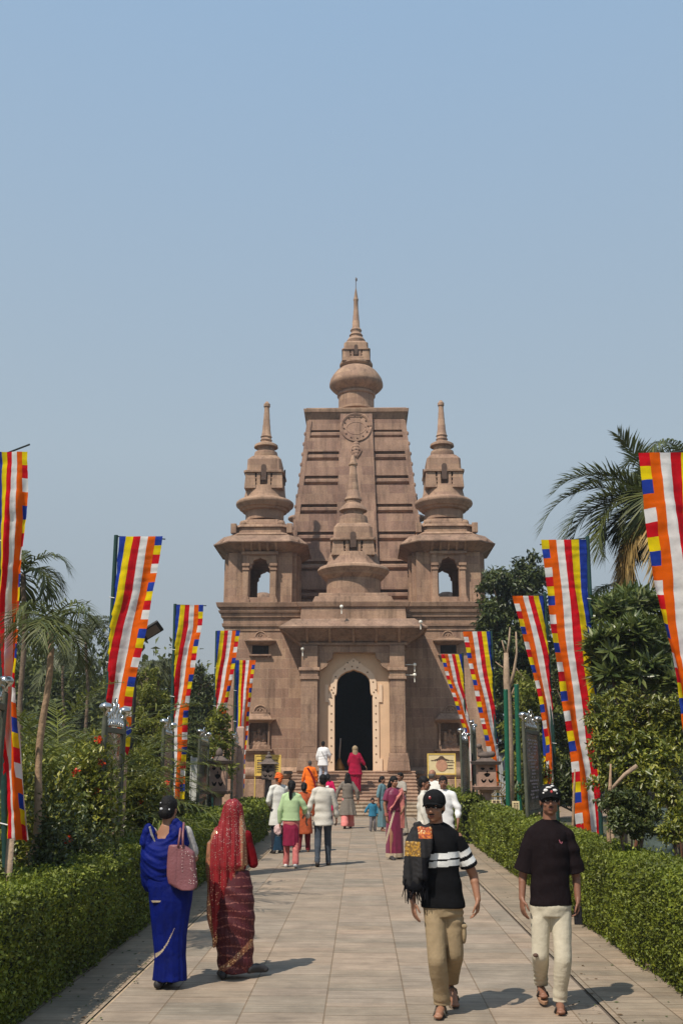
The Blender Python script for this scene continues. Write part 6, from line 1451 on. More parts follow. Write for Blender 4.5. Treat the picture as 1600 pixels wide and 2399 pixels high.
def cap(e, P, rot, s, m, tilt=0, brim=.056, badge=None, matfn=None, mats=None):
    mb = MB(); mb.ball(P(0, -.006, .052), (.090*s, .108*s, .088*s), rot, 20, 14); mb.ball(P(0, -.006, .035), (.091*s, .109*s, .05*s), rot, 20, 14)
    o = remesh('cap', mb, .0075, mats or [m], e, matfn, None, 2)
    V = []; n = 13                               # peak: curved sheet with thickness
    top, bot = [], []
    for i in range(n):
        a = -1.15+2.3*i/(n-1); x = .080*math.sin(a)/math.sin(1.15)
        for j, q in enumerate((0., .5, 1.)):
            yy = .085*math.cos(a*.95)+q*brim*math.cos(a*.9); zz = .043-.004*q-.028*(abs(a)/1.15)**2
            top.append(P(x*(1+.0*q), yy, zz+.004)); bot.append(P(x, yy, zz-.003))
    k = len(top); fs = []
    for i in range(n-1):
        for j in range(2): a = i*3+j; fs += [(a, a+1, a+4, a+3), (k+a, k+a+3, k+a+4, k+a+1)]
    for i in range(n-1): a = i*3+2; fs.append((a, k+a, k+a+3, a+3))
    mb = MB(); mb.add(top+bot, fs); mb.build('cap_peak', m, e, smooth='auto')
    mb = MB(); mb.ball(P(0, -.006, .14), (.008,.008,.005), rot, 8, 6); mb.build('cap_button', m, e)
    if badge:
        for q in badge:
            mb = MB(); mb.ball(P(q[0], q[1], q[2]), q[3], rot, 10, 6); mb.build('cap_badge', q[4], e, smooth=True)
    return o
RED = mat('badge_red', (.42,.05,.05), .6); WHT = mat('badge_white', (.72,.70,.68), .6)
cap(e, P, rot, 1.04, CAPB, badge=[(.004,.100,.085,(.011,.006,.014),RED),(.004,.104,.092,(.006,.005,.004),WHT)])
# shawl over his right shoulder: dark grey with mustard and orange embroidered bands, fringed end
SHG = cloth('shawl_grey', (.028,.027,.028), .25); SHB = cloth('shawl_black', (.008,.008,.010), .2)
def embroid(name, a, b, c_):
    m, t, bb = _base(name, .85); N = t.nodes.new; L = t.links.new; tc = N('ShaderNodeTexCoord'); v = N('ShaderNodeTexVoronoi'); v.inputs['Scale'].default_value = 75; L(tc.outputs['Object'], v.inputs['Vector'])
    r = N('ShaderNodeValToRGB'); r.color_ramp.interpolation = 'CONSTANT'; r.color_ramp.elements[0].color = (*a,1); r.color_ramp.elements[1].color = (*b,1); r.color_ramp.elements[1].position = .38; q = r.color_ramp.elements.new(.78); q.color = (*c_,1)
    L(v.outputs['Color'], r.inputs[0]); L(r.outputs[0], bb.inputs['Base Color']); return m
EMO = embroid('embroidery_orange', (.50,.14,.02), (.28,.055,.02), (.60,.42,.20)); EMY = embroid('embroidery_mustard', (.36,.19,.02), (.17,.09,.02), (.50,.32,.10))
mb = MB()
def bez(pts, n=14):
    out = []
    for i in range(n+1):
        t = i/n*(len(pts)-1); a = min(int(t), len(pts)-2); f_ = t-a; out.append(pts[a].lerp(pts[a+1], f_))
    return out
front = bez([px((992,1946),Y,.05), px((1000,1946),Y,-.06), px((997,1972),Y,-.17), px((993,2010),Y,-.185), px((991,2050),Y,-.175)])
outer = bez([px((982,1948),Y,.04), px((972,1956),Y,-.03), px((964,1985),Y,-.10), px((960,2025),Y,-.12), px((961,2066),Y,-.12)])
for q, rr in ((front, (.052,.05,.05,.046,.04)), (outer, (.05,.055,.05,.052,.055))):
    for i, p in enumerate(q):
        t = i/(len(q)-1)*(len(rr)-1); a = min(int(t), len(rr)-2); r_ = rr[a]+(rr[a+1]-rr[a])*(t-a); mb.ball(p, (r_*1.15, r_*.55, r_*1.1), seg=12, rings=8)
mid_ = bez([px((984,1950),Y,.06), px((982,1960),Y,-.09), px((978,2000),Y,-.13), px((977,2060),Y,-.12)])
for p in mid_: mb.ball(p, (.05,.04,.05), seg=12, rings=8)
mb.ball(px((985,1940),Y,.05), (.06,.06,.03)); mb.ball(px((978,1932),Y,.02), (.035,.04,.03))
zo1, zo2, zy1, zy2, zk = ZZ(1936,Y), ZZ(1961,Y), ZZ(1968,Y), ZZ(2001,Y), ZZ(2040,Y); xs_ = px((978,1980),Y).x
def shm(c):
    x, z = c[:,0], c[:,2]; m_ = np.zeros(len(c)); m_ = np.where((x > xs_) & (z < zo1) & (z > zo2), 1, m_); m_ = np.where((x <= xs_+.01) & (z < zy1) & (z > zy2), 2, m_)
    m_ = np.where((x > xs_+.02) & (z < zk+.12+.0*x) & (z < ZZ(1990,Y)), 3, m_); return m_
sw = remesh('shawl', mb, .0065, [SHG, EMO, EMY, SHB], e, shm, lambda co: .010*np.sin(co[:,0]*95+co[:,2]*6)*.6+.004*vnoise(co, (20,20,12), 2.), 2)
mb = MB(); rr = random.Random(4)
for i in range(46):
    p = px((949+i*1.15, 2062+rr.uniform(-4, 6)), Y, -.12-.0*i+rr.uniform(-.02,.02)); l = rr.uniform(.10,.17); mb.tube([p, p+Vector((rr.uniform(-.01,.01), 0, -l*.5)), p+Vector((rr.uniform(-.03,.02), rr.uniform(-.02,.02), -l))], [.006,.005,.003], 5)
mb.ball(px((972,2075),Y,-.12), (.085,.035,.05)); mb.build('fringe', SHB, e)

# ---- man in the plain dark tee
Y = 8.62; e = empty('person', (at(1300,2375,Y).x, Y, 0), 'person in plain black tee, cream trousers and patterned cap walking this way', 'person', GP)
J = dict(h=1.75, k=1.0, yaw=R(-2)); J['f'], J['r'] = fr(J['yaw'])
J['pel'] = px((1289,2108), Y); J['chest'] = px((1286,1990), Y); J['neck'] = px((1286,1925), Y); J['head'] = px((1287,1877), Y, -.02); J['hyaw'] = R(-6); J['hpitch'] = R(-2)
J['hipR'] = px((1266,2120), Y); J['knR'] = px((1265,2236), Y, .0); J['ankR'] = px((1266,2300), Y, .34); J['toeR'] = px((1273,2334), Y, .16); J['footdirR'] = (0,-1,-.3)
J['hipL'] = px((1312,2120), Y); J['knL'] = px((1318,2246), Y, -.06); J['ankL'] = px((1311,2347), Y, .04); J['ankL'].z = .095; J['toeL'] = px((1314,2376), Y, -.14); J['toeL'].z = .033
J['shR'] = px((1245,1952), Y); J['elR'] = px((1224,2052), Y, .05); J['wrR'] = px((1222,2106), Y, .0); J['shL'] = px((1328,1953), Y); J['elL'] = px((1349,2054), Y, .05); J['wrL'] = px((1353,2108), Y, .0)
J['hdR'] = px((1226,2155), Y, -.03)-J['wrR']; J['hdL'] = px((1357,2150), Y, -.02)-J['wrL']; J['backR'] = .0; J['backL'] = 0; J['pnR'] = Vector((1,.3,0)); J['pnL'] = Vector((-1,.3,0)); J['curlR'] = .45; J['curlL'] = 1.1; J['thsR'] = 1; J['thsL'] = -1
body, P, rot = body_mesh(e, J, SKD, .0055, dict(build=.96, hs=.98)); eyes(P, rot, .98, e); hair(e, P, rot, .97, 'short', .007)
mb = MB(); mb.tube([P(-.022,.093,-.049), P(0,.099,-.046), P(.022,.093,-.049)], [.003,.004,.003], 6); mb.build('moustache', HAIR, e, smooth=True)
TE2 = cloth('tee_dark', (.012,.008,.009), .2); CR = cloth('cream_trousers', (.53,.48,.37), .08)
shirt(e, J, [TE2], .0075, ZZ(2118,Y), .88, .96, 1.0, .010, None, 'tee_shirt', slr=(.080,.088,.06), seed=5.)
mb = MB(); q = px((1313,1974), Y, -.150)
mb.tube([q+Vector((-.012,0,.022)), q+Vector((-.006,-.004,0)), q+Vector((.004,-.004,-.008)), q+Vector((.012,0,.006))], .0035, 6); mb.build('chest_emblem', mat('emblem_pink', (.35,.10,.13), .6), e)
trousers(e, J, CR, .0075, (.086,.070,.055), .02, .006, 6.4)
mb = MB(); q = px((1254,2238), Y, -.07); mb.ball(q, (.022,.014,.016)); mb.build('knee_tear', mat('tear_dark', (.10,.06,.045), .9), e, smooth=True)
sandals(e, J, mat('flipflop_sole', (.30,.17,.10), .8), mat('flipflop_strap', (.03,.025,.022), .7), straps=1)
capo = cap(e, P, rot, 1.03, CAPB, mats=[CAPB, WHT, RED], matfn=None)
pats = [(-.034,.092,.088,(.024,.012,.017),WHT),(.040,.088,.088,(.026,.014,.015),WHT),(-.010,.098,.112,(.030,.012,.010),WHT),(.012,.102,.076,(.014,.010,.016),RED),(-.046,.082,.066,(.020,.012,.012),WHT),(.050,.080,.064,(.018,.012,.011),WHT),(.022,.086,.124,(.018,.012,.009),WHT)]
for a, b, c_, s_, m_ in pats:
    mb = MB(); mb.ball(P(a, b-.004, c_), tuple(v*.84 for v in s_), rot, 10, 6); mb.build('cap_patch', m_, e, smooth=True)
w_ = J['wrL']; mb = MB(); c = w_+Vector((-.012,-.03,-.115)); mb.fru(c.x, c.y, c.z-.07, .034, .010, c.z+.07, .034, .010, .008, .008); o = mb.build('smartphone', mat('phone_dark', (.015,.015,.018), .25), None, bevel=.003); tag(o, 'dark phone held low by the person in plain black tee', 'phone')

# ---- woman in the blue sari, seen from behind
Y = 9.4; e = empty('person', (at(392,2300,Y).x, Y, 0), 'person in bright blue sari with hair in a bun walking away beside the left hedge', 'person', GP)
J = dict(h=1.63, k=.95, yaw=R(172)); J['f'], J['r'] = fr(J['yaw'])
J['pel'] = px((394,2100), Y); J['chest'] = px((395,1998), Y); J['neck'] = px((394,1932), Y); J['head'] = px((396,1896), Y, .02); J['hyaw'] = R(168); J['hpitch'] = R(2)
for s, a in (('L', 378), ('R', 414)):
    J['hip'+s] = px((a,2115), Y); J['kn'+s] = px((a+2,2210), Y, .03); 
J['ankL'] = px((374,2292), Y, -.02); J['ankR'] = px((402,2285), Y, .16); J['ankL'].z = .085; J['ankR'].z = .085; J['toeL'] = J['ankL']+Vector((0,.16,-.05)); J['toeR'] = J['ankR']+Vector((0,.16,-.05)); J['backR'] = J['backL'] = 0
J['shL'] = px((355,1950), Y); J['elL'] = px((351,2020), Y, .12); J['wrL'] = px((372,2040), Y, .28); J['shR'] = px((436,1948), Y); J['elR'] = px((456,2010), Y, .03); J['wrR'] = px((440,1985), Y, .26); J['pnR'] = Vector((0,0,-1)); J['pnL'] = Vector((0,0,-1))
body, P, rot = body_mesh(e, J, SK, .0065, dict(build=1.08)); 
hair(e, P, rot, .96, 'bun', .006); mb = MB(); q = P(.015, -.148, .005)
mb.ball(q, (.014,.008,.012)); mb.ball(P(-.055,-.12,.0), (.008,.008,.008)); mb.ball(P(.045,-.10,.06), (.006,.006,.006)); mb.build('hair_clip', mat('clip_silver', (.6,.6,.62), .3), e)
BL = mat('sari_blue', (.002,.008,.115), .65, .35, 5, .3, 30, spec=.12); SIL = cloth('blouse_silver', (.40,.37,.35), .15); GD = mat('gold_border', (.52,.42,.30), .5, .25, 60, .4, 120, metal=.2)
mb = MB(); ch = J['chest']
mb.stack([(ch.x, ch.y, ch.z-.10, .145, .115, 0), (ch.x, ch.y, ch.z+.06, .158, .118, 0), (ch.x, ch.y, ch.z+.12, .150, .09, 0)], 22)
for s in 'LR': limb(mb, [J['sh'+s]-Vector((0,0,.01)), J['sh'+s].lerp(J['el'+s], .75)], [.062, .060])
remesh('blouse', mb, .008, SIL, e, None, cloth_disp(.003, (30,30,30)), 1)
def sil(rows, Y, ryk, seg=64, fn=None, pw=2.0):
    mb = MB(); rg = []
    for r_ in rows:
        py, a, b = r_[:3]; ry = r_[3] if len(r_) > 3 else ryk; dy = r_[4] if len(r_) > 4 else 0; A, B = at(a, py, Y).x, at(b, py, Y).x; rg.append(((A+B)/2, Y+dy, ZZ(py, Y), (B-A)/2, (B-A)/2*ry))
    # refine rows
    out = []
    for i in range(len(rg)-1):
        for t in (0, .25, .5, .75): out.append(tuple(rg[i][j]+(rg[i+1][j]-rg[i][j])*t for j in range(5)))
    out.append(rg[-1]); mb.stack(out, seg, pw, fn); return mb
mb = sil([(2062,352,448,.62),(2085,349,452,.68),(2110,350,450,.7),(2150,354,443,.68),(2190,358,436,.68),(2240,363,434,.72),(2270,361,436,.76),(2297,359,437,.8)], Y, .7, 80, lambda a, z: 1+.035*max(0, 1.0-z)*math.sin(a*17+2*math.sin(a*2)))
zA, zB = ZZ(2238,Y), ZZ(2172,Y); xA, xB = px((366,2238),Y).x, px((414,2172),Y).x
def blm(c):
    t = (c[:,0]-xA)/(xB-xA); z = zA+(zB-zA)*t; d = c[:,2]-z; z = z; d = c[:,2]-(z-.05*np.sin(np.clip(t,0,1)*math.pi)); wd = .012*(1-t)
    return ((np.abs(d) < wd+.006) & (t > 0) & (t < 1) & (c[:,1] < Y)).astype(int)
remesh('skirt', mb, .0075, [BL, GD], e, blm, lambda co: .006*vnoise(co, (14,14,4), 1.)+.004*np.sin(co[:,0]*60+co[:,2]*5)*np.clip(1-co[:,2], 0, 1), 1)
# cowl-like drape hanging across the back from both shoulders
mb = sil([(2090,341,420,.50,.01),(2076,335,428,.55,.0),(2050,331,434,.62,-.02),(2010,331,436,.66,-.03),(1985,333,436,.62,-.02),(1965,338,436,.52,-.01)], Y, .6, 72)
# shoulders: left strap and right wide band leaving the back bare in a V
for pts, r_ in (([(337,1975),(343,1950),(350,1938),(356,1945)], .040), ([(350,1990),(352,1962),(357,1947)], .04), ([(432,1975),(425,1950),(418,1934),(412,1928)], .045), ([(412,1985),(410,1958),(404,1936)], .045), ([(395,1990),(398,1970),(402,1945)], .035), ([(370,1985),(363,1970),(358,1955)], .03)):
    q = [px(p, Y, -.085 if i < 2 else -.045) for i, p in enumerate(pts)]
    for i in range(len(q)-1):
        for t in (0,.25,.5,.75): mb.ball(q[i].lerp(q[i+1], t), (r_, r_*.8, r_*1.05), seg=10, rings=8)
xc = px((392,2000),Y).x; zV = ZZ(1965,Y)
def cowl(co):
    # swags: curved folds sagging between the shoulders, deeper below
    dx = (co[:,0]-xc+.03)/.17; s = (co[:,2]-zV)-.10*dx**2*1.0
    return (.0065*np.sin(s*48+.8*np.sin(dx*3)+2.5*vnoise(co, (5,5,5), 1.))+.0025*np.sin(s*120+3*vnoise(co, (7,7,7), 2.)))*np.clip(1.15-np.abs(dx)*.7, 0, 1)*(co[:,1] < Y)+.004*vnoise(co, (16,16,7), 3.)
zb2 = ZZ(2082,Y)
remesh('sari_drape', mb, .0068, [BL], e, None, cowl, 2)
mb = sil([(2112,362,406,.35,-.10),(2100,358,412,.4,-.09),(2075,350,420,.4,-.08),(2040,345,425,.4,-.06)], Y, .5, 48)
remesh('drape_end', mb, .007, [BL, GD], e, lambda c: (c[:,2] < ZZ(2107,Y)).astype(int), cloth_disp(.005, (24,24,5)), 2)
mb = MB(); q = [px(p, Y, -.125+.02*i) for i, p in enumerate([(352,1937),(357,1955),(366,1975)])]; mb.tube([v+Vector((0,-.012,0)) for v in q], [.010,.012,.005], 6); mb.build('blouse_edge', SIL, e)
shoes(e, J, mat('dark_sandal', (.03,.028,.03), .6))
# her shoulder bag
BG = mat('bag_rose', (.20,.072,.08), .5, .12, 8, .25, 60, spec=.5); STD = mat('bag_stud', (.7,.6,.55), .3)
e2 = empty('shoulder_bag', tuple(px((434,2078), Y, -.14)), 'dusty rose studded bag hanging from the shoulder of the person in blue sari', 'bag')
mb = MB(); A = [(1977,404,440),(1986,402,452),(1994,401,462),(2020,400,465),(2048,399,467),(2066,403,470),(2076,418,468),(2081,432,462)]
rg = [((at(a,p,Y).x+at(b,p,Y).x)/2, Y-.14, ZZ(p,Y), (at(b,p,Y).x-at(a,p,Y).x)/2, .045+.02*i/7) for i, (p,a,b) in enumerate(A)]; mb.stack(rg, 40, 4.0)
remesh('pouch', mb, .007, BG, e2, None, lambda co: .004*vnoise(co, (20,20,14), 2.)-.003*(np.abs(co[:,0]-px((426,2000),Y).x) < .006), 2)
mb = MB()
for a, b in ((418,424),(429,431)): mb.tube([px((a,1984),Y,-.19), px((b-2,1955),Y,-.15), px((b,1932),Y,-.07), px((b,1928),Y,.0), px((b+2,1950),Y,.09)], .011, 6)
mb.build('strap', BG, e2, smooth=True)
mb = MB(); rr = random.Random(2)
for i in range(26):
    q = px((434+rr.random()*28, 1994+rr.random()*76), Y, -.2); mb.ball(q, .0034, seg=6, rings=5)
for j in range(8): q = px((427+rr.uniform(-1,1),1985+j*8),Y,-.2); mb.ball(q, .0034, seg=6, rings=5)
o = mb.build('stud', STD, e2); o['kind'] = 'stuff'

# ---- woman in the red sequinned sari, head covered
Y = 9.85; e = empty('person', (at(545,2290,Y).x, Y, 0), 'person in dark red sequinned sari with gold borders pulled over the head, walking away', 'person', GP)
J = dict(h=1.58, k=.92, yaw=R(185)); J['f'], J['r'] = fr(J['yaw'])
J['pel'] = px((545,2080), Y); J['chest'] = px((543,1995), Y); J['neck'] = px((545,1935), Y); J['head'] = px((547,1911), Y, .0); J['hyaw'] = R(190)
for s, a in (('L', 530), ('R', 560)): J['hip'+s] = px((a,2100), Y); J['kn'+s] = px((a+4,2180), Y, .05)
J['ankL'] = px((524,2275), Y, -.05); J['ankR'] = px((585,2258), Y, .0); J['ankL'].z = .08; J['ankR'].z = .12; J['toeL'] = J['ankL']+Vector((-.04,.14,-.05)); J['toeR'] = J['ankR']+Vector((.13,.10,-.06)); J['backR'] = J['backL'] = 0
J['shL'] = px((512,1955), Y); J['elL'] = px((504,2020), Y, .1); J['wrL'] = px((520,2030), Y, .26); J['shR'] = px((577,1958), Y); J['elR'] = px((594,2022), Y, .03); J['wrR'] = px((580,2010), Y, .26); J['pnR'] = Vector((0,0,-1)); J['pnL'] = Vector((0,0,-1))
body_mesh(e, J, SK, .008, dict(build=1.0, hs=.9))
def sequin(name, base, dot, sc, thr, lines=0):
    m, t, b = _base(name, .5); N = t.nodes.new; L = t.links.new; tc = N('ShaderNodeTexCoord'); v = N('ShaderNodeTexVoronoi'); v.inputs['Scale'].default_value = sc; L(tc.outputs['Object'], v.inputs['Vector'])
    lt = N('ShaderNodeMath'); lt.operation = 'LESS_THAN'; lt.inputs[1].default_value = thr; L(v.outputs['Distance'], lt.inputs[0])
    sp = N('ShaderNodeSeparateColor'); L(v.outputs['Color'], sp.inputs[0]); g = N('ShaderNodeMath'); g.operation = 'GREATER_THAN'; g.inputs[1].default_value = .45; L(sp.outputs[0], g.inputs[0])
    mu = N('ShaderNodeMath'); mu.operation = 'MULTIPLY'; L(lt.outputs[0], mu.inputs[0]); L(g.outputs[0], mu.inputs[1])
    n = N('ShaderNodeTexNoise'); n.inputs['Scale'].default_value = 6; L(tc.outputs['Object'], n.inputs['Vector'])
    mx0 = N('ShaderNodeMix'); mx0.data_type = 'RGBA'; mx0.inputs[6].default_value = (*[x*.7 for x in base],1); mx0.inputs[7].default_value = (*[x*1.4 for x in base],1); L(n.outputs[0], mx0.inputs[0])
    src = mx0.outputs[2]
    if lines:
        wv = N('ShaderNodeTexWave'); wv.bands_direction = 'Z'; wv.inputs['Scale'].default_value = lines; wv.inputs['Distortion'].default_value = 7; wv.inputs['Detail'].default_value = 1.5; wv.inputs['Detail Scale'].default_value = .7; L(tc.outputs['Object'], wv.inputs['Vector'])
        g2 = N('ShaderNodeMath'); g2.operation = 'GREATER_THAN'; g2.inputs[1].default_value = .93; L(wv.outputs[0], g2.inputs[0]); v2 = N('ShaderNodeTexNoise'); v2.inputs['Scale'].default_value = 70; L(tc.outputs['Object'], v2.inputs['Vector'])
        g3 = N('ShaderNodeMath'); g3.operation = 'GREATER_THAN'; g3.inputs[1].default_value = .48; L(v2.outputs[0], g3.inputs[0]); m4 = N('ShaderNodeMath'); m4.operation = 'MULTIPLY'; L(g2.outputs[0], m4.inputs[0]); L(g3.outputs[0], m4.inputs[1])
        mxl = N('ShaderNodeMix'); mxl.data_type = 'RGBA'; L(m4.outputs[0], mxl.inputs[0]); L(src, mxl.inputs[6]); mxl.inputs[7].default_value = (*[x*.7 for x in dot],1); src = mxl.outputs[2]
    mx = N('ShaderNodeMix'); mx.data_type = 'RGBA'; L(mu.outputs[0], mx.inputs[0]); L(src, mx.inputs[6]); mx.inputs[7].default_value = (*dot,1)
    L(mx.outputs[2], b.inputs['Base Color']); r = N('ShaderNodeMath'); r.operation = 'MULTIPLY_ADD'; L(mu.outputs[0], r.inputs[0]); r.inputs[1].default_value = -.35; r.inputs[2].default_value = .65; L(r.outputs[0], b.inputs['Roughness'])
    L(mu.outputs[0], b.inputs['Metallic']); return m
RS = sequin('sari_red_sequin', (.21,.004,.008), (.85,.52,.40), 70, .30); RS2 = sequin('sari_red_plain', (.060,.002,.006), (.34,.11,.09), 60, .24, 4.0); GB = sequin('gold_zari', (.27,.10,.05), (.80,.56,.34), 64, .46)
RD = cloth('blouse_red', (.16,.006,.010), .15)
mb = sil([(2040,512,584,.7),(2080,508,593,.72),(2120,504,595,.72),(2170,504,597,.7),(2215,508,595,.7),(2250,510,593,.74),(2278,513,590,.78)], Y, .7, 80, lambda a, z: 1+.03*max(0, .9-z)*math.sin(a*15+a*a))
zA, zB = ZZ(2280,Y), ZZ(2215,Y); xA, xB = px((512,2280),Y).x, px((588,2210),Y).x
def rbm(c):
    t = (c[:,0]-xA)/(xB-xA); z = zA+(zB-zA)*np.clip(t,0,1)**1.25; d = c[:,2]-z; return ((d < .055) & (d > -.01) & (c[:,1] < Y)).astype(int)
remesh('skirt', mb, .0075, [RS2, GB], e, rbm, lambda co: .006*vnoise(co, (10,10,7), 4.)+.005*np.sin((co[:,2]+co[:,0]*.5)*45)*(co[:,2] < .8), 1)
mb = MB(); ch = J['chest']; mb.stack([(ch.x+.01, ch.y, ch.z-.16, .13, .10, 0), (ch.x+.01, ch.y, ch.z+.05, .15, .11, 0), (ch.x, ch.y, ch.z+.12, .14, .09, 0)], 22)
for s in 'LR': limb(mb, [J['sh'+s], J['el'+s], J['el'+s].lerp(J['wr'+s], .3)], [.055, .047, .042])
remesh('blouse', mb, .008, RD, e, None, cloth_disp(.004, (16,16,20)), 1)
rows = [(2218,500,509,.6,-.03),(2195,495,521,.45,-.04),(2160,491,535,.45,-.05),(2120,487,546,.45,-.05),(2080,485,557,.5,-.05),(2040,484,568,.52,-.04),(2026,484,583,.55,-.03),(2000,485,583,.58,-.02),(1975,488,582,.62,-.01),(1955,496,581,.66,0),(1938,507,576,.72,0),(1920,516,571,.85,0),(1900,521,569,1.,0),(1886,524,567,1.05,0),(1878,529,562,1.05,0),(1873,536,556,1.,0),(1871,541,551,1,0)]
mb = sil(rows, Y, .6, 72)
lft = [(r_[0], r_[1]) for r_ in rows]; lz = np.array([ZZ(r_[0],Y) for r_ in rows]); lx = np.array([at(r_[1],r_[0],Y).x for r_ in rows]); rx_ = np.array([at(r_[2],r_[0],Y).x for r_ in rows])
zr1, zr0 = ZZ(1910,Y), ZZ(2026,Y); xb_ = px((566,1950),Y).x
def vm(c):
    L_ = np.interp(c[:,2], lz, lx); R_ = np.interp(c[:,2], lz, rx_); a = (c[:,0]-L_ < .040) & (c[:,2] < ZZ(1945,Y)); b = (R_-c[:,0] < .062) & (c[:,2] < zr1) & (c[:,2] > zr0) & (c[:,0] > xb_-.01); d = (R_-c[:,0] < .055) & (c[:,2] <= zr0)
    return ((a | b | d) & (c[:,1] < Y+.02)).astype(int)
def folds(co): return (.008*np.sin(co[:,0]*88+1.5*np.sin(co[:,2]*4))+.004*np.sin(co[:,0]*170+co[:,2]*9))*np.clip((1.62-co[:,2])*3, .35, 1)+.004*vnoise(co, (12,12,6), 7.)
remesh('veil', mb, .0068, [RS, GB], e, vm, folds, 2)
shoes(e, J, mat('dark_sandal', (.03,.028,.03), .6))

# ---- mid-distance people from the parametric figure
def mid(X, Y, h, yaw, label, skin=SKD, z0=0, vox=.011, group=GP, hairk='short', female=False, **kw):
    e = empty('person', (X, Y, z0), label, 'person', group); J = joints(h, X, Y, z0, yaw, female=female, **kw)
    return e, J, h/1.72
BKY = math.pi
# man in off-white shirt and grey jeans, back view
e, J, k = mid(-.45, 20.1, 1.71, R(183), 'person in wrinkled off-white shirt and grey jeans walking away up the middle of the path', stride=.30, arms=dict(R=((.05,.02,-.165),(.06,.06,-.30)), L=((.06,-.01,-.165),(.09,.02,-.30))))
b, P, rot = body_mesh(e, J, SKD, .010, {}); hair(e, P, rot, k, 'short', .01)
shirt(e, J, [cloth('shirt_offwhite', (.56,.53,.47), .06)], .011, .76, 1.85, 1.0, 1.06, .024, None, 'shirt', collar=1, seed=1.); trousers(e, J, cloth('jeans_grey', (.062,.075,.095), .2), .012, (.098,.070,.052), 0, .006, 2.); shoes(e, J, mat('dark_shoe', (.04,.035,.035), .6))
# woman in pale green top
e, J, k = mid(-1.05, 19.8, 1.60, R(178), 'person in pale green sweater and magenta kurta with a ponytail, holding a dark blue bag', stride=-.22, female=True, arms=dict(L=((.05,.0,-.165),(.055,.03,-.31)), R=((.08,.02,-.14),(.06,.14,-.20))))
b, P, rot = body_mesh(e, J, SK, .010, {}); hair(e, P, rot, k, 'pony', .009)
MG = cloth('kurta_magenta', (.24,.02,.055), .2); PK = cloth('trouser_pink', (.52,.16,.15), .25)
shirt(e, J, [cloth('sweater_mint', (.42,.56,.31), .07)], .011, .86, 1.92, 1.03, 1.04, .018, None, 'sweater', seed=2.)
skirt(e, J, MG, .012, .40, .92, (.14,.17,.165), .05, 7, .006, None, 'kurta'); trousers(e, J, PK, .012, (.09,.068,.064), 0, .008, 1.); shoes(e, J, mat('white_shoe', (.72,.72,.72), .5))
w_ = J['wrL']; mb = MB(); rg = [(w_.x-.03, w_.y, w_.z-.50+i*.05, .10-.008*i, .05, 0) for i in range(6)]; mb.stack(rg, 20, 3); mb.tube([(w_.x-.08, w_.y, w_.z-.26), (w_.x-.02, w_.y, w_.z-.06), (w_.x+.03, w_.y, w_.z-.26)], .01, 6)
o = mb.build('hand_bag', mat('bag_navy', (.012,.04,.075), .5, .3, 20), None, smooth='auto'); tag(o, 'small dark blue bag in the hand of the person in pale green sweater', 'bag')
mb = MB(); mb.ball((w_.x-.04, w_.y, w_.z-.13), (.085,.03,.10)); mb.tube([(w_.x, w_.y, w_.z-.04), (w_.x, w_.y, w_.z-.4)], .004, 5); o = remesh('cloth_pouch', mb, .01, cloth('pouch_pink', (.62,.44,.42), .1), None, None, cloth_disp(.01, (30,30,30)), 1); tag(o, 'crumpled pale pink pouch in the hand of the person in pale green sweater', 'pouch')
# person glimpsed beyond, rust kurta
e, J, k = mid(-1.0, 23.2, 1.50, R(180), 'person in rust orange kurta mostly hidden behind the person in the pale green sweater', female=True, stride=.15)
b, P, rot = body_mesh(e, J, SKD, .012, {}); hair(e, P, rot, k, 'bun', .012); RU = cloth('kurta_rust', (.38,.085,.035), .3); shirt(e, J, [RU], .013, .40, 1.8, 1.05, 1.15, .012, None, 'kurta'); trousers(e, J, cloth('trouser_maroon', (.16,.02,.03), .2), .013)
# turbaned man in white kurta, left
e, J, k = mid(-1.55, 22.9, 1.70, R(205), 'person in orange turban and long white kurta standing at the end of the left hedge', stride=.06, arms=dict(R=((.03,.03,-.16),(-.04,.13,-.13)), L=((.05,.0,-.165),(.0,.10,-.22))))
b, P, rot = body_mesh(e, J, SKD, .010, {}); WK = cloth('kurta_white', (.66,.65,.60), .05); shirt(e, J, [WK], .011, .60, 1.75, 1.0, 1.1, .02, None, 'kurta', seed=4.); trousers(e, J, cloth('trouser_dark', (.03,.032,.04), .2), .012, (.09,.07,.055)); shoes(e, J, mat('dark_shoe', (.04,.035,.035), .6))
mb = MB()
for i in range(5): a = .25*math.sin(i*1.3); rot2 = rot @ Matrix.Rotation(a, 3, 'Y'); mb.ball(P(0, -.01, .03+i*.022), ((.112-.010*i)*k, (.118-.010*i)*k, .030*k), rot2, 18, 8)
mb.ball(P(0,-.08,-.02), (.05,.05,.07)); remesh('turban', mb, .009, cloth('turban_orange', (.66,.13,.03), .2), e, None, lambda co: .004*np.sin(co[:,2]*160+co[:,0]*60), 1); hair(e, P, rot, k*.93, 'short', .01)
# monk in orange robe climbing the steps
def stz(Y_): return max(0, min(ns, math.floor((Y_-38.2)/((41.55-38.2)/(ns-1)))+1))*(zf/ns)
GS = 'people on the steps'
def hx(px_, py_, Y_): return at(px_, py_, Y_).x
Y_ = 39.0; z0 = stz(Y_); e, J, k = mid(hx(727,1800,Y_), Y_, 1.66, R(195), 'person in bright orange monk robe with dark red shoulder strap climbing the steps', z0=z0, stride=.1, group=GS, lean=.12)
b, P, rot = body_mesh(e, J, SKD, .014, {}); hair(e, P, rot, k*.96, 'short', .014, mat('shaved_hair', (.06,.05,.045), .7)); OR = cloth('robe_orange', (.82,.17,.02), .1); MRD = cloth('robe_strap', (.18,.01,.015), .1)
skirt(e, J, OR, .015, z0+.10, z0+1.0, (.17,.22,.27), .06, 8, .012, None, 'robe'); shirt(e, J, [OR], .015, z0+.55, 1.7, 1.18, 1.1, .015, None, 'robe_top')
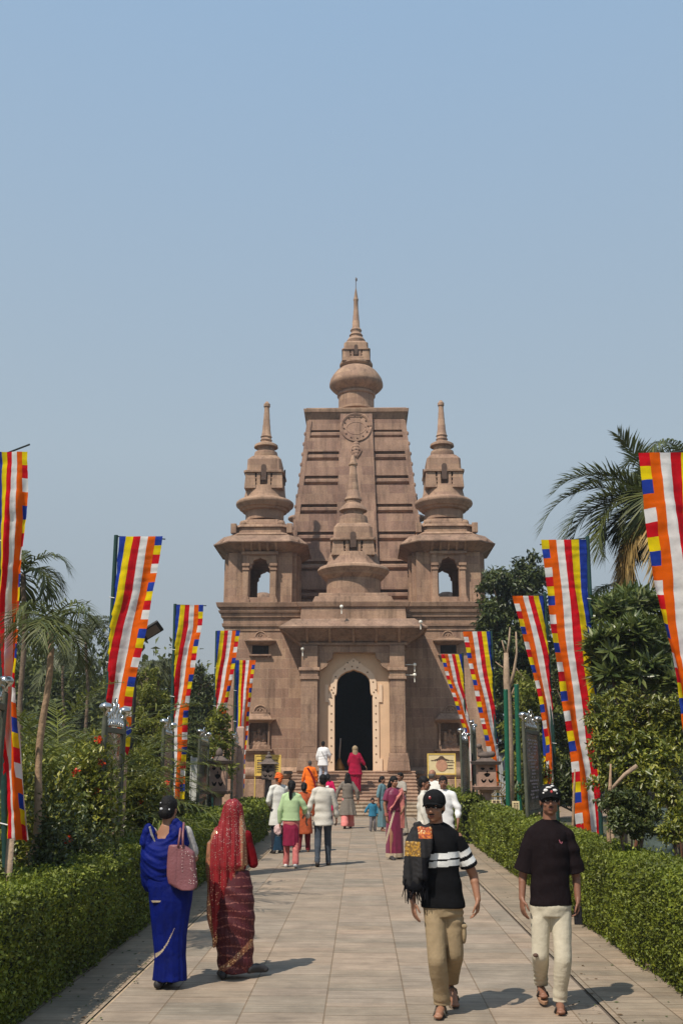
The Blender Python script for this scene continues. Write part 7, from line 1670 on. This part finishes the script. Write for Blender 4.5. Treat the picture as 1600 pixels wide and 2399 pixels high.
c0 = J['chest']; r0, f0 = J['r'], J['f']; drape(e, 'sash', [c0+Vector((0,0,.2))-f0*.1+r0*.12, c0-f0*.17+r0*.0, c0-f0*.20-r0*.15-Vector((0,0,.35)), c0-f0*.2-r0*.22-Vector((0,0,.75))], [r0*.04]*4, MRD, .014, .015)
# man in white at the top of the steps
Y_ = 40.6; z0 = stz(Y_); e, J, k = mid(hx(757,1790,Y_), Y_, 1.66, R(165), 'person in white shirt with thin shoulder strap on the steps left of the door', z0=z0, stride=.12, group=GS, arms=dict(R=((.06,.04,-.15),(.03,.13,-.24)), L=((.05,0,-.165),(.06,.05,-.30))))
b, P, rot = body_mesh(e, J, SKD, .013, {}); hair(e, P, rot, k, 'short', .013); shirt(e, J, [cloth('shirt_white', (.74,.74,.74), .03)], .014, z0+.72, 1.6, 1.16, 1.05, .013, None, 'shirt', seed=6.); trousers(e, J, cloth('trouser_paleblue', (.38,.42,.50), .1), .014)
c0 = J['chest']; mb = MB(); mb.tube([c0-J['f']*.02+J['r']*.10+Vector((0,0,.20)), c0-J['f']*.155+Vector((0,0,.03)), c0-J['f']*.15-J['r']*.16-Vector((0,0,.25))], .012, 6); mb.build('strap', mat('strap_grey', (.2,.2,.2), .7), e)
# magenta dress with white dupatta, half hidden
Y_ = 33.5; e, J, k = mid(hx(768,1860,Y_), Y_, 1.60, R(185), 'person in magenta dress with white scarf, partly hidden behind the off-white shirt', female=True, stride=.15)
b, P, rot = body_mesh(e, J, SKD, .013, {}); hair(e, P, rot, k, 'bun', .013); MG2 = cloth('dress_magenta', (.62,.015,.10), .12); shirt(e, J, [MG2], .014, .45, 1.7, 1.08, 1.25, .01, None, 'dress'); trousers(e, J, cloth('salwar_pale', (.70,.42,.42), .1), .014, (.10,.09,.085))
c0 = J['chest']; drape(e, 'dupatta', [c0+Vector((0,0,.17))-J['r']*.05, c0-J['f']*.17+J['r']*.05, c0-J['f']*.2+J['r']*.10-Vector((0,0,.3))], [J['r']*.05]*3, cloth('scarf_white', (.7,.68,.66), .05), .014)
# grey dress, pink trousers
e, J, k = mid(-.12, 31.6, 1.64, R(186), 'person in long grey dress and salmon pink trousers with hair down walking away', female=True, stride=.35, arms=dict(R=((.09,-.02,-.15),(.11,.0,-.30)), L=((.10,.02,-.15),(.14,.0,-.29))))
b, P, rot = body_mesh(e, J, SKD, .012, {}); hair(e, P, rot, k, 'loose', .011); GR = cloth('dress_grey', (.19,.165,.14), .12)
skirt(e, J, GR, .014, .40, 1.0, (.15,.21,.30), .07, 7, .010, None, 'dress_skirt'); shirt(e, J, [GR], .013, .90, 1.9, 1.1, 1., .01, None, 'dress_top'); trousers(e, J, cloth('salwar_salmon', (.72,.24,.22), .12), .013, (.10,.11,.12)); shoes(e, J, mat('dark_shoe', (.04,.035,.035), .6), .012)
# crimson figure with beige scarf at the doorway
Y_ = 39.9; z0 = stz(Y_)-.02; e, J, k = mid(hx(832,1800,Y_), Y_, 1.72, R(176), 'person in crimson sari with beige scarf over the head before the doorway', z0=z0, female=True, stride=.1, group=GS, arms=dict(R=((.08,.0,-.15),(.16,.02,-.27)), L=((.05,0,-.165),(.05,.08,-.28))))
b, P, rot = body_mesh(e, J, SKD, .014, {}); CRI = cloth('sari_crimson', (.30,.010,.04), .2); BE = cloth('scarf_beige', (.30,.225,.14), .1)
skirt(e, J, CRI, .014, z0+.03, z0+1.05, (.19,.24,.22), .05, 9, .012, None, 'sari'); shirt(e, J, [CRI], .014, z0+.65, 1.5, 1.35, 1.15, .014, None, 'sari_top')
mb = MB(); h_ = J['head']; mb.ball(h_+Vector((0,0,.02)), (.115,.13,.14)); c0 = J['neck']; mb.stack([(c0.x+.05, c0.y, c0.z-.42, .07, .12), (c0.x+.06, c0.y, c0.z-.22, .12, .15), (c0.x+.01, c0.y, c0.z-.02, .12, .13), (c0.x, c0.y, c0.z+.1, .105, .12)], 20); remesh('scarf', mb, .014, BE, e, None, cloth_disp(.008, (14,14,8)), 1)
# child
e, J, k = mid(.63, 30.3, .92, R(8), 'small child in blue jacket and grey trousers standing on the path', stride=.06, arms=dict(R=((.10,.0,-.14),(.16,.02,-.25)), L=((.06,.0,-.16),(.07,.04,-.28))))
b, P, rot = body_mesh(e, J, SKD, .010, dict(hs=1.35, build=1.1)); hair(e, P, rot, k*1.35, 'short', .010); shirt(e, J, [cloth('jacket_blue', (.035,.16,.26), .2)], .010, .43, 1.8, 1.25, 1., .006, None, 'jacket'); trousers(e, J, cloth('trouser_grey', (.17,.155,.16), .15), .010, (.11,.09,.085)); shoes(e, J, mat('dark_shoe', (.04,.035,.035), .6), .010)
# teal dress beside the child
e, J, k = mid(.92, 30.4, 1.56, R(60), 'person in dusty blue dress between the child and the maroon sari', female=True, stride=.12)
b, P, rot = body_mesh(e, J, SKD, .012, {}); hair(e, P, rot, k, 'bun', .012); TL = cloth('dress_dustyblue', (.13,.22,.25), .15); skirt(e, J, TL, .014, .12, 1.0, (.15,.19,.21), .05, 9, .01, None, 'dress_skirt'); shirt(e, J, [TL], .013, .9, 1.2, 1.05, 1., .01, None, 'dress_top')
# maroon sari, facing
e, J, k = mid(.99, 21.6, 1.66, R(18), 'person in maroon sari with gold border walking this way, bangles on the arm', female=True, stride=.14, arms=dict(R=((.045,.0,-.165),(.03,.03,-.31)), L=((.05,.02,-.16),(-.02,.13,-.22))), skin=SK)
J['hyaw'] = R(40); b, P, rot = body_mesh(e, J, SK, .009, {}); eyes(P, rot, k, e); hair(e, P, rot, k, 'loose', .009)
MR = mat('sari_maroon', (.16,.007,.045), .5, .2, 9, .3, 30, sheen=.3, spec=.4); c0 = J['pel']
def mm(c):
    s = c[:,0]-c0.x; f_ = c[:,1] < c0.y+.05; a = c[:,2] < .13; t = (c[:,2]-.55); b = f_ & (np.abs(s-(-.13+.30*t)) < .022) & (c[:,2] > .3); return (a | b).astype(int)
skirt(e, J, [MR, GD], .011, .04, 1.02, (.155,.19,.195), .05, 11, .007, mm, 'sari_skirt')
shirt(e, J, [MR], .010, .98, .72, 1.04, .95, .006, None, 'blouse'); c1 = J['chest']; r_, f_ = J['r'], J['f']
drape(e, 'pallu', [J['shL']+Vector((0,0,.05)), c1+f_*.14+r_*.06+Vector((0,0,.06)), c1+f_*.15-r_*.06-Vector((0,0,.12)), c1+f_*.10-r_*.15-Vector((0,0,.25))], [r_*.06+Vector((0,0,.03)), r_*.06+Vector((0,0,.04)), r_*.04+Vector((0,0,.05)), Vector((0,0,.06))], [cloth('pallu_rose', (.45,.16,.14), .2)], .010, .012)
drape(e, 'pallu_fall', [J['shL']+f_*.06+Vector((0,0,.04)), J['shL']+f_*.13-Vector((0,0,.35)), J['shL']+f_*.12-Vector((0,0,.75))], [r_*.05]*3, [cloth('pallu_rose', (.45,.16,.14), .2)], .010, .012)
mb = MB(); w_ = J['wrR']
for i in range(5): d = (J['elR']-w_).normalized(); q = w_+d*(.02+.014*i); mb.ball(q, (.034,.034,.006), seg=12, rings=6)
mb.build('bangle', mat('bangle_pink', (.6,.2,.18), .4), e); shoes(e, J, mat('dark_shoe', (.04,.035,.035), .6), .01)
# grey shirted man beside her
e, J, k = mid(1.40, 28.6, 1.68, R(-50), 'person in grey shirt and pale trousers just behind the maroon sari', stride=.2, arms=dict(R=((.05,.05,-.15),(.0,.14,-.19)), L=((.05,.04,-.15),(-.03,.14,-.19))))
b, P, rot = body_mesh(e, J, SKD, .011, {}); hair(e, P, rot, k, 'short', .011); shirt(e, J, [cloth('shirt_greige', (.33,.30,.26), .12)], .012, .80, .85, 1.08, 1., .01, None, 'shirt'); trousers(e, J, cloth('trouser_stone', (.44,.40,.33), .1), .012); shoes(e, J, mat('dark_shoe', (.04,.035,.035), .6), .011)
# group of men in white on the right
def PP(px_, pyh, h, Yg): 
    return hx(px_, 1850, Yg)
e, J, k = mid(hx(993,1850,17.6), 17.6, 1.70, R(75), 'person in rumpled cream shirt seen side-on, turned towards the man in white', stride=.1, arms=dict(R=((.04,.02,-.165),(.03,.06,-.30)), L=((.04,.02,-.165),(.0,.08,-.28))))
b, P, rot = body_mesh(e, J, SKD, .009, {}); eyes(P, rot, k, e); hair(e, P, rot, k, 'short', .009); shirt(e, J, [cloth('shirt_cream', (.60,.57,.50), .08)], .011, .72, 1.85, 1.0, 1.02, .02, None, 'shirt', collar=1, seed=8.); trousers(e, J, cloth('trouser_cream', (.55,.52,.46), .08), .012); shoes(e, J, mat('dark_shoe', (.04,.035,.035), .6), .011)
e, J, k = mid(hx(1038,1850,18.4), 18.4, 1.70, R(-5), 'person in bright white open-collared shirt facing this way behind the striped tee', stride=.1, arms=dict(R=((.06,.02,-.16),(.02,.12,-.25)), L=((.06,.02,-.16),(.05,.08,-.29))))
b, P, rot = body_mesh(e, J, SKD, .009, {}); eyes(P, rot, k, e); hair(e, P, rot, k, 'short', .009); shirt(e, J, [cloth('shirt_white', (.74,.74,.74), .03)], .011, .80, 1.5, 1.0, 1., .018, None, 'shirt', collar=1, seed=9.); trousers(e, J, cloth('trouser_slate', (.10,.12,.14), .08), .012); shoes(e, J, mat('dark_shoe', (.04,.035,.035), .6), .011)
e, J, k = mid(hx(1013,1850,22.5), 22.5, 1.79, R(150), 'older balding person in white behind the two men in pale shirts', stride=.1)
b, P, rot = body_mesh(e, J, SK, .011, {}); mb = MB(); mb.ball(P(0,-.05,.0), (.075*k,.06*k,.06*k), rot); remesh('hair', mb, .011, mat('hair_grey', (.12,.11,.10), .7), e, None, None, 1); shirt(e, J, [WK], .012, .75, 1.6, 1.12, 1., .012, None, 'shirt', seed=9.); trousers(e, J, cloth('trouser_dark', (.03,.032,.04), .2), .012); c0 = J['chest']
mb = MB(); mb.tube([c0-J['f']*.02+J['r']*.10+Vector((0,0,.20)), c0-J['f']*.155+Vector((0,0,.03)), c0-J['f']*.15-J['r']*.16-Vector((0,0,.25))], .012, 6); mb.build('strap', mat('strap_grey', (.2,.2,.2), .7), e)
# person in grey green behind the right shrubs
e, J, k = mid(hx(1533,1880,12.6), 12.6, 1.62, R(170), 'person in grey green patterned shirt half hidden in the shrubs at the right', stride=0, group=None)
b, P, rot = body_mesh(e, J, SKD, .012, {}); hair(e, P, rot, k, 'short', .012); shirt(e, J, [cloth('shirt_greygreen', (.085,.11,.10), .5)], .013, .8, .9, 1.12, 1., .012, None, 'shirt'); trousers(e, J, cloth('trouser_greygreen', (.05,.06,.06), .3), .013)

# ------------------------------------------------------------ dry-season haze
hz = MB(); hz.box(-70, 70, -12, 95, -1.02, 46); hz = hz.build('haze', [], None); hz['kind'] = 'stuff'
hm = bpy.data.materials.new('haze_air'); hm.use_nodes = True; ht = hm.node_tree; ht.nodes.clear()
ho = ht.nodes.new('ShaderNodeOutputMaterial'); hv = ht.nodes.new('ShaderNodeVolumePrincipled'); hv.inputs['Color'].default_value = (.80,.87,.95,1); hv.inputs['Density'].default_value = .0008; hv.inputs['Anisotropy'].default_value = .3
ht.links.new(hv.outputs[0], ho.inputs['Volume']); hz.data.materials.append(hm)
scene.cycles.volume_bounces = 0
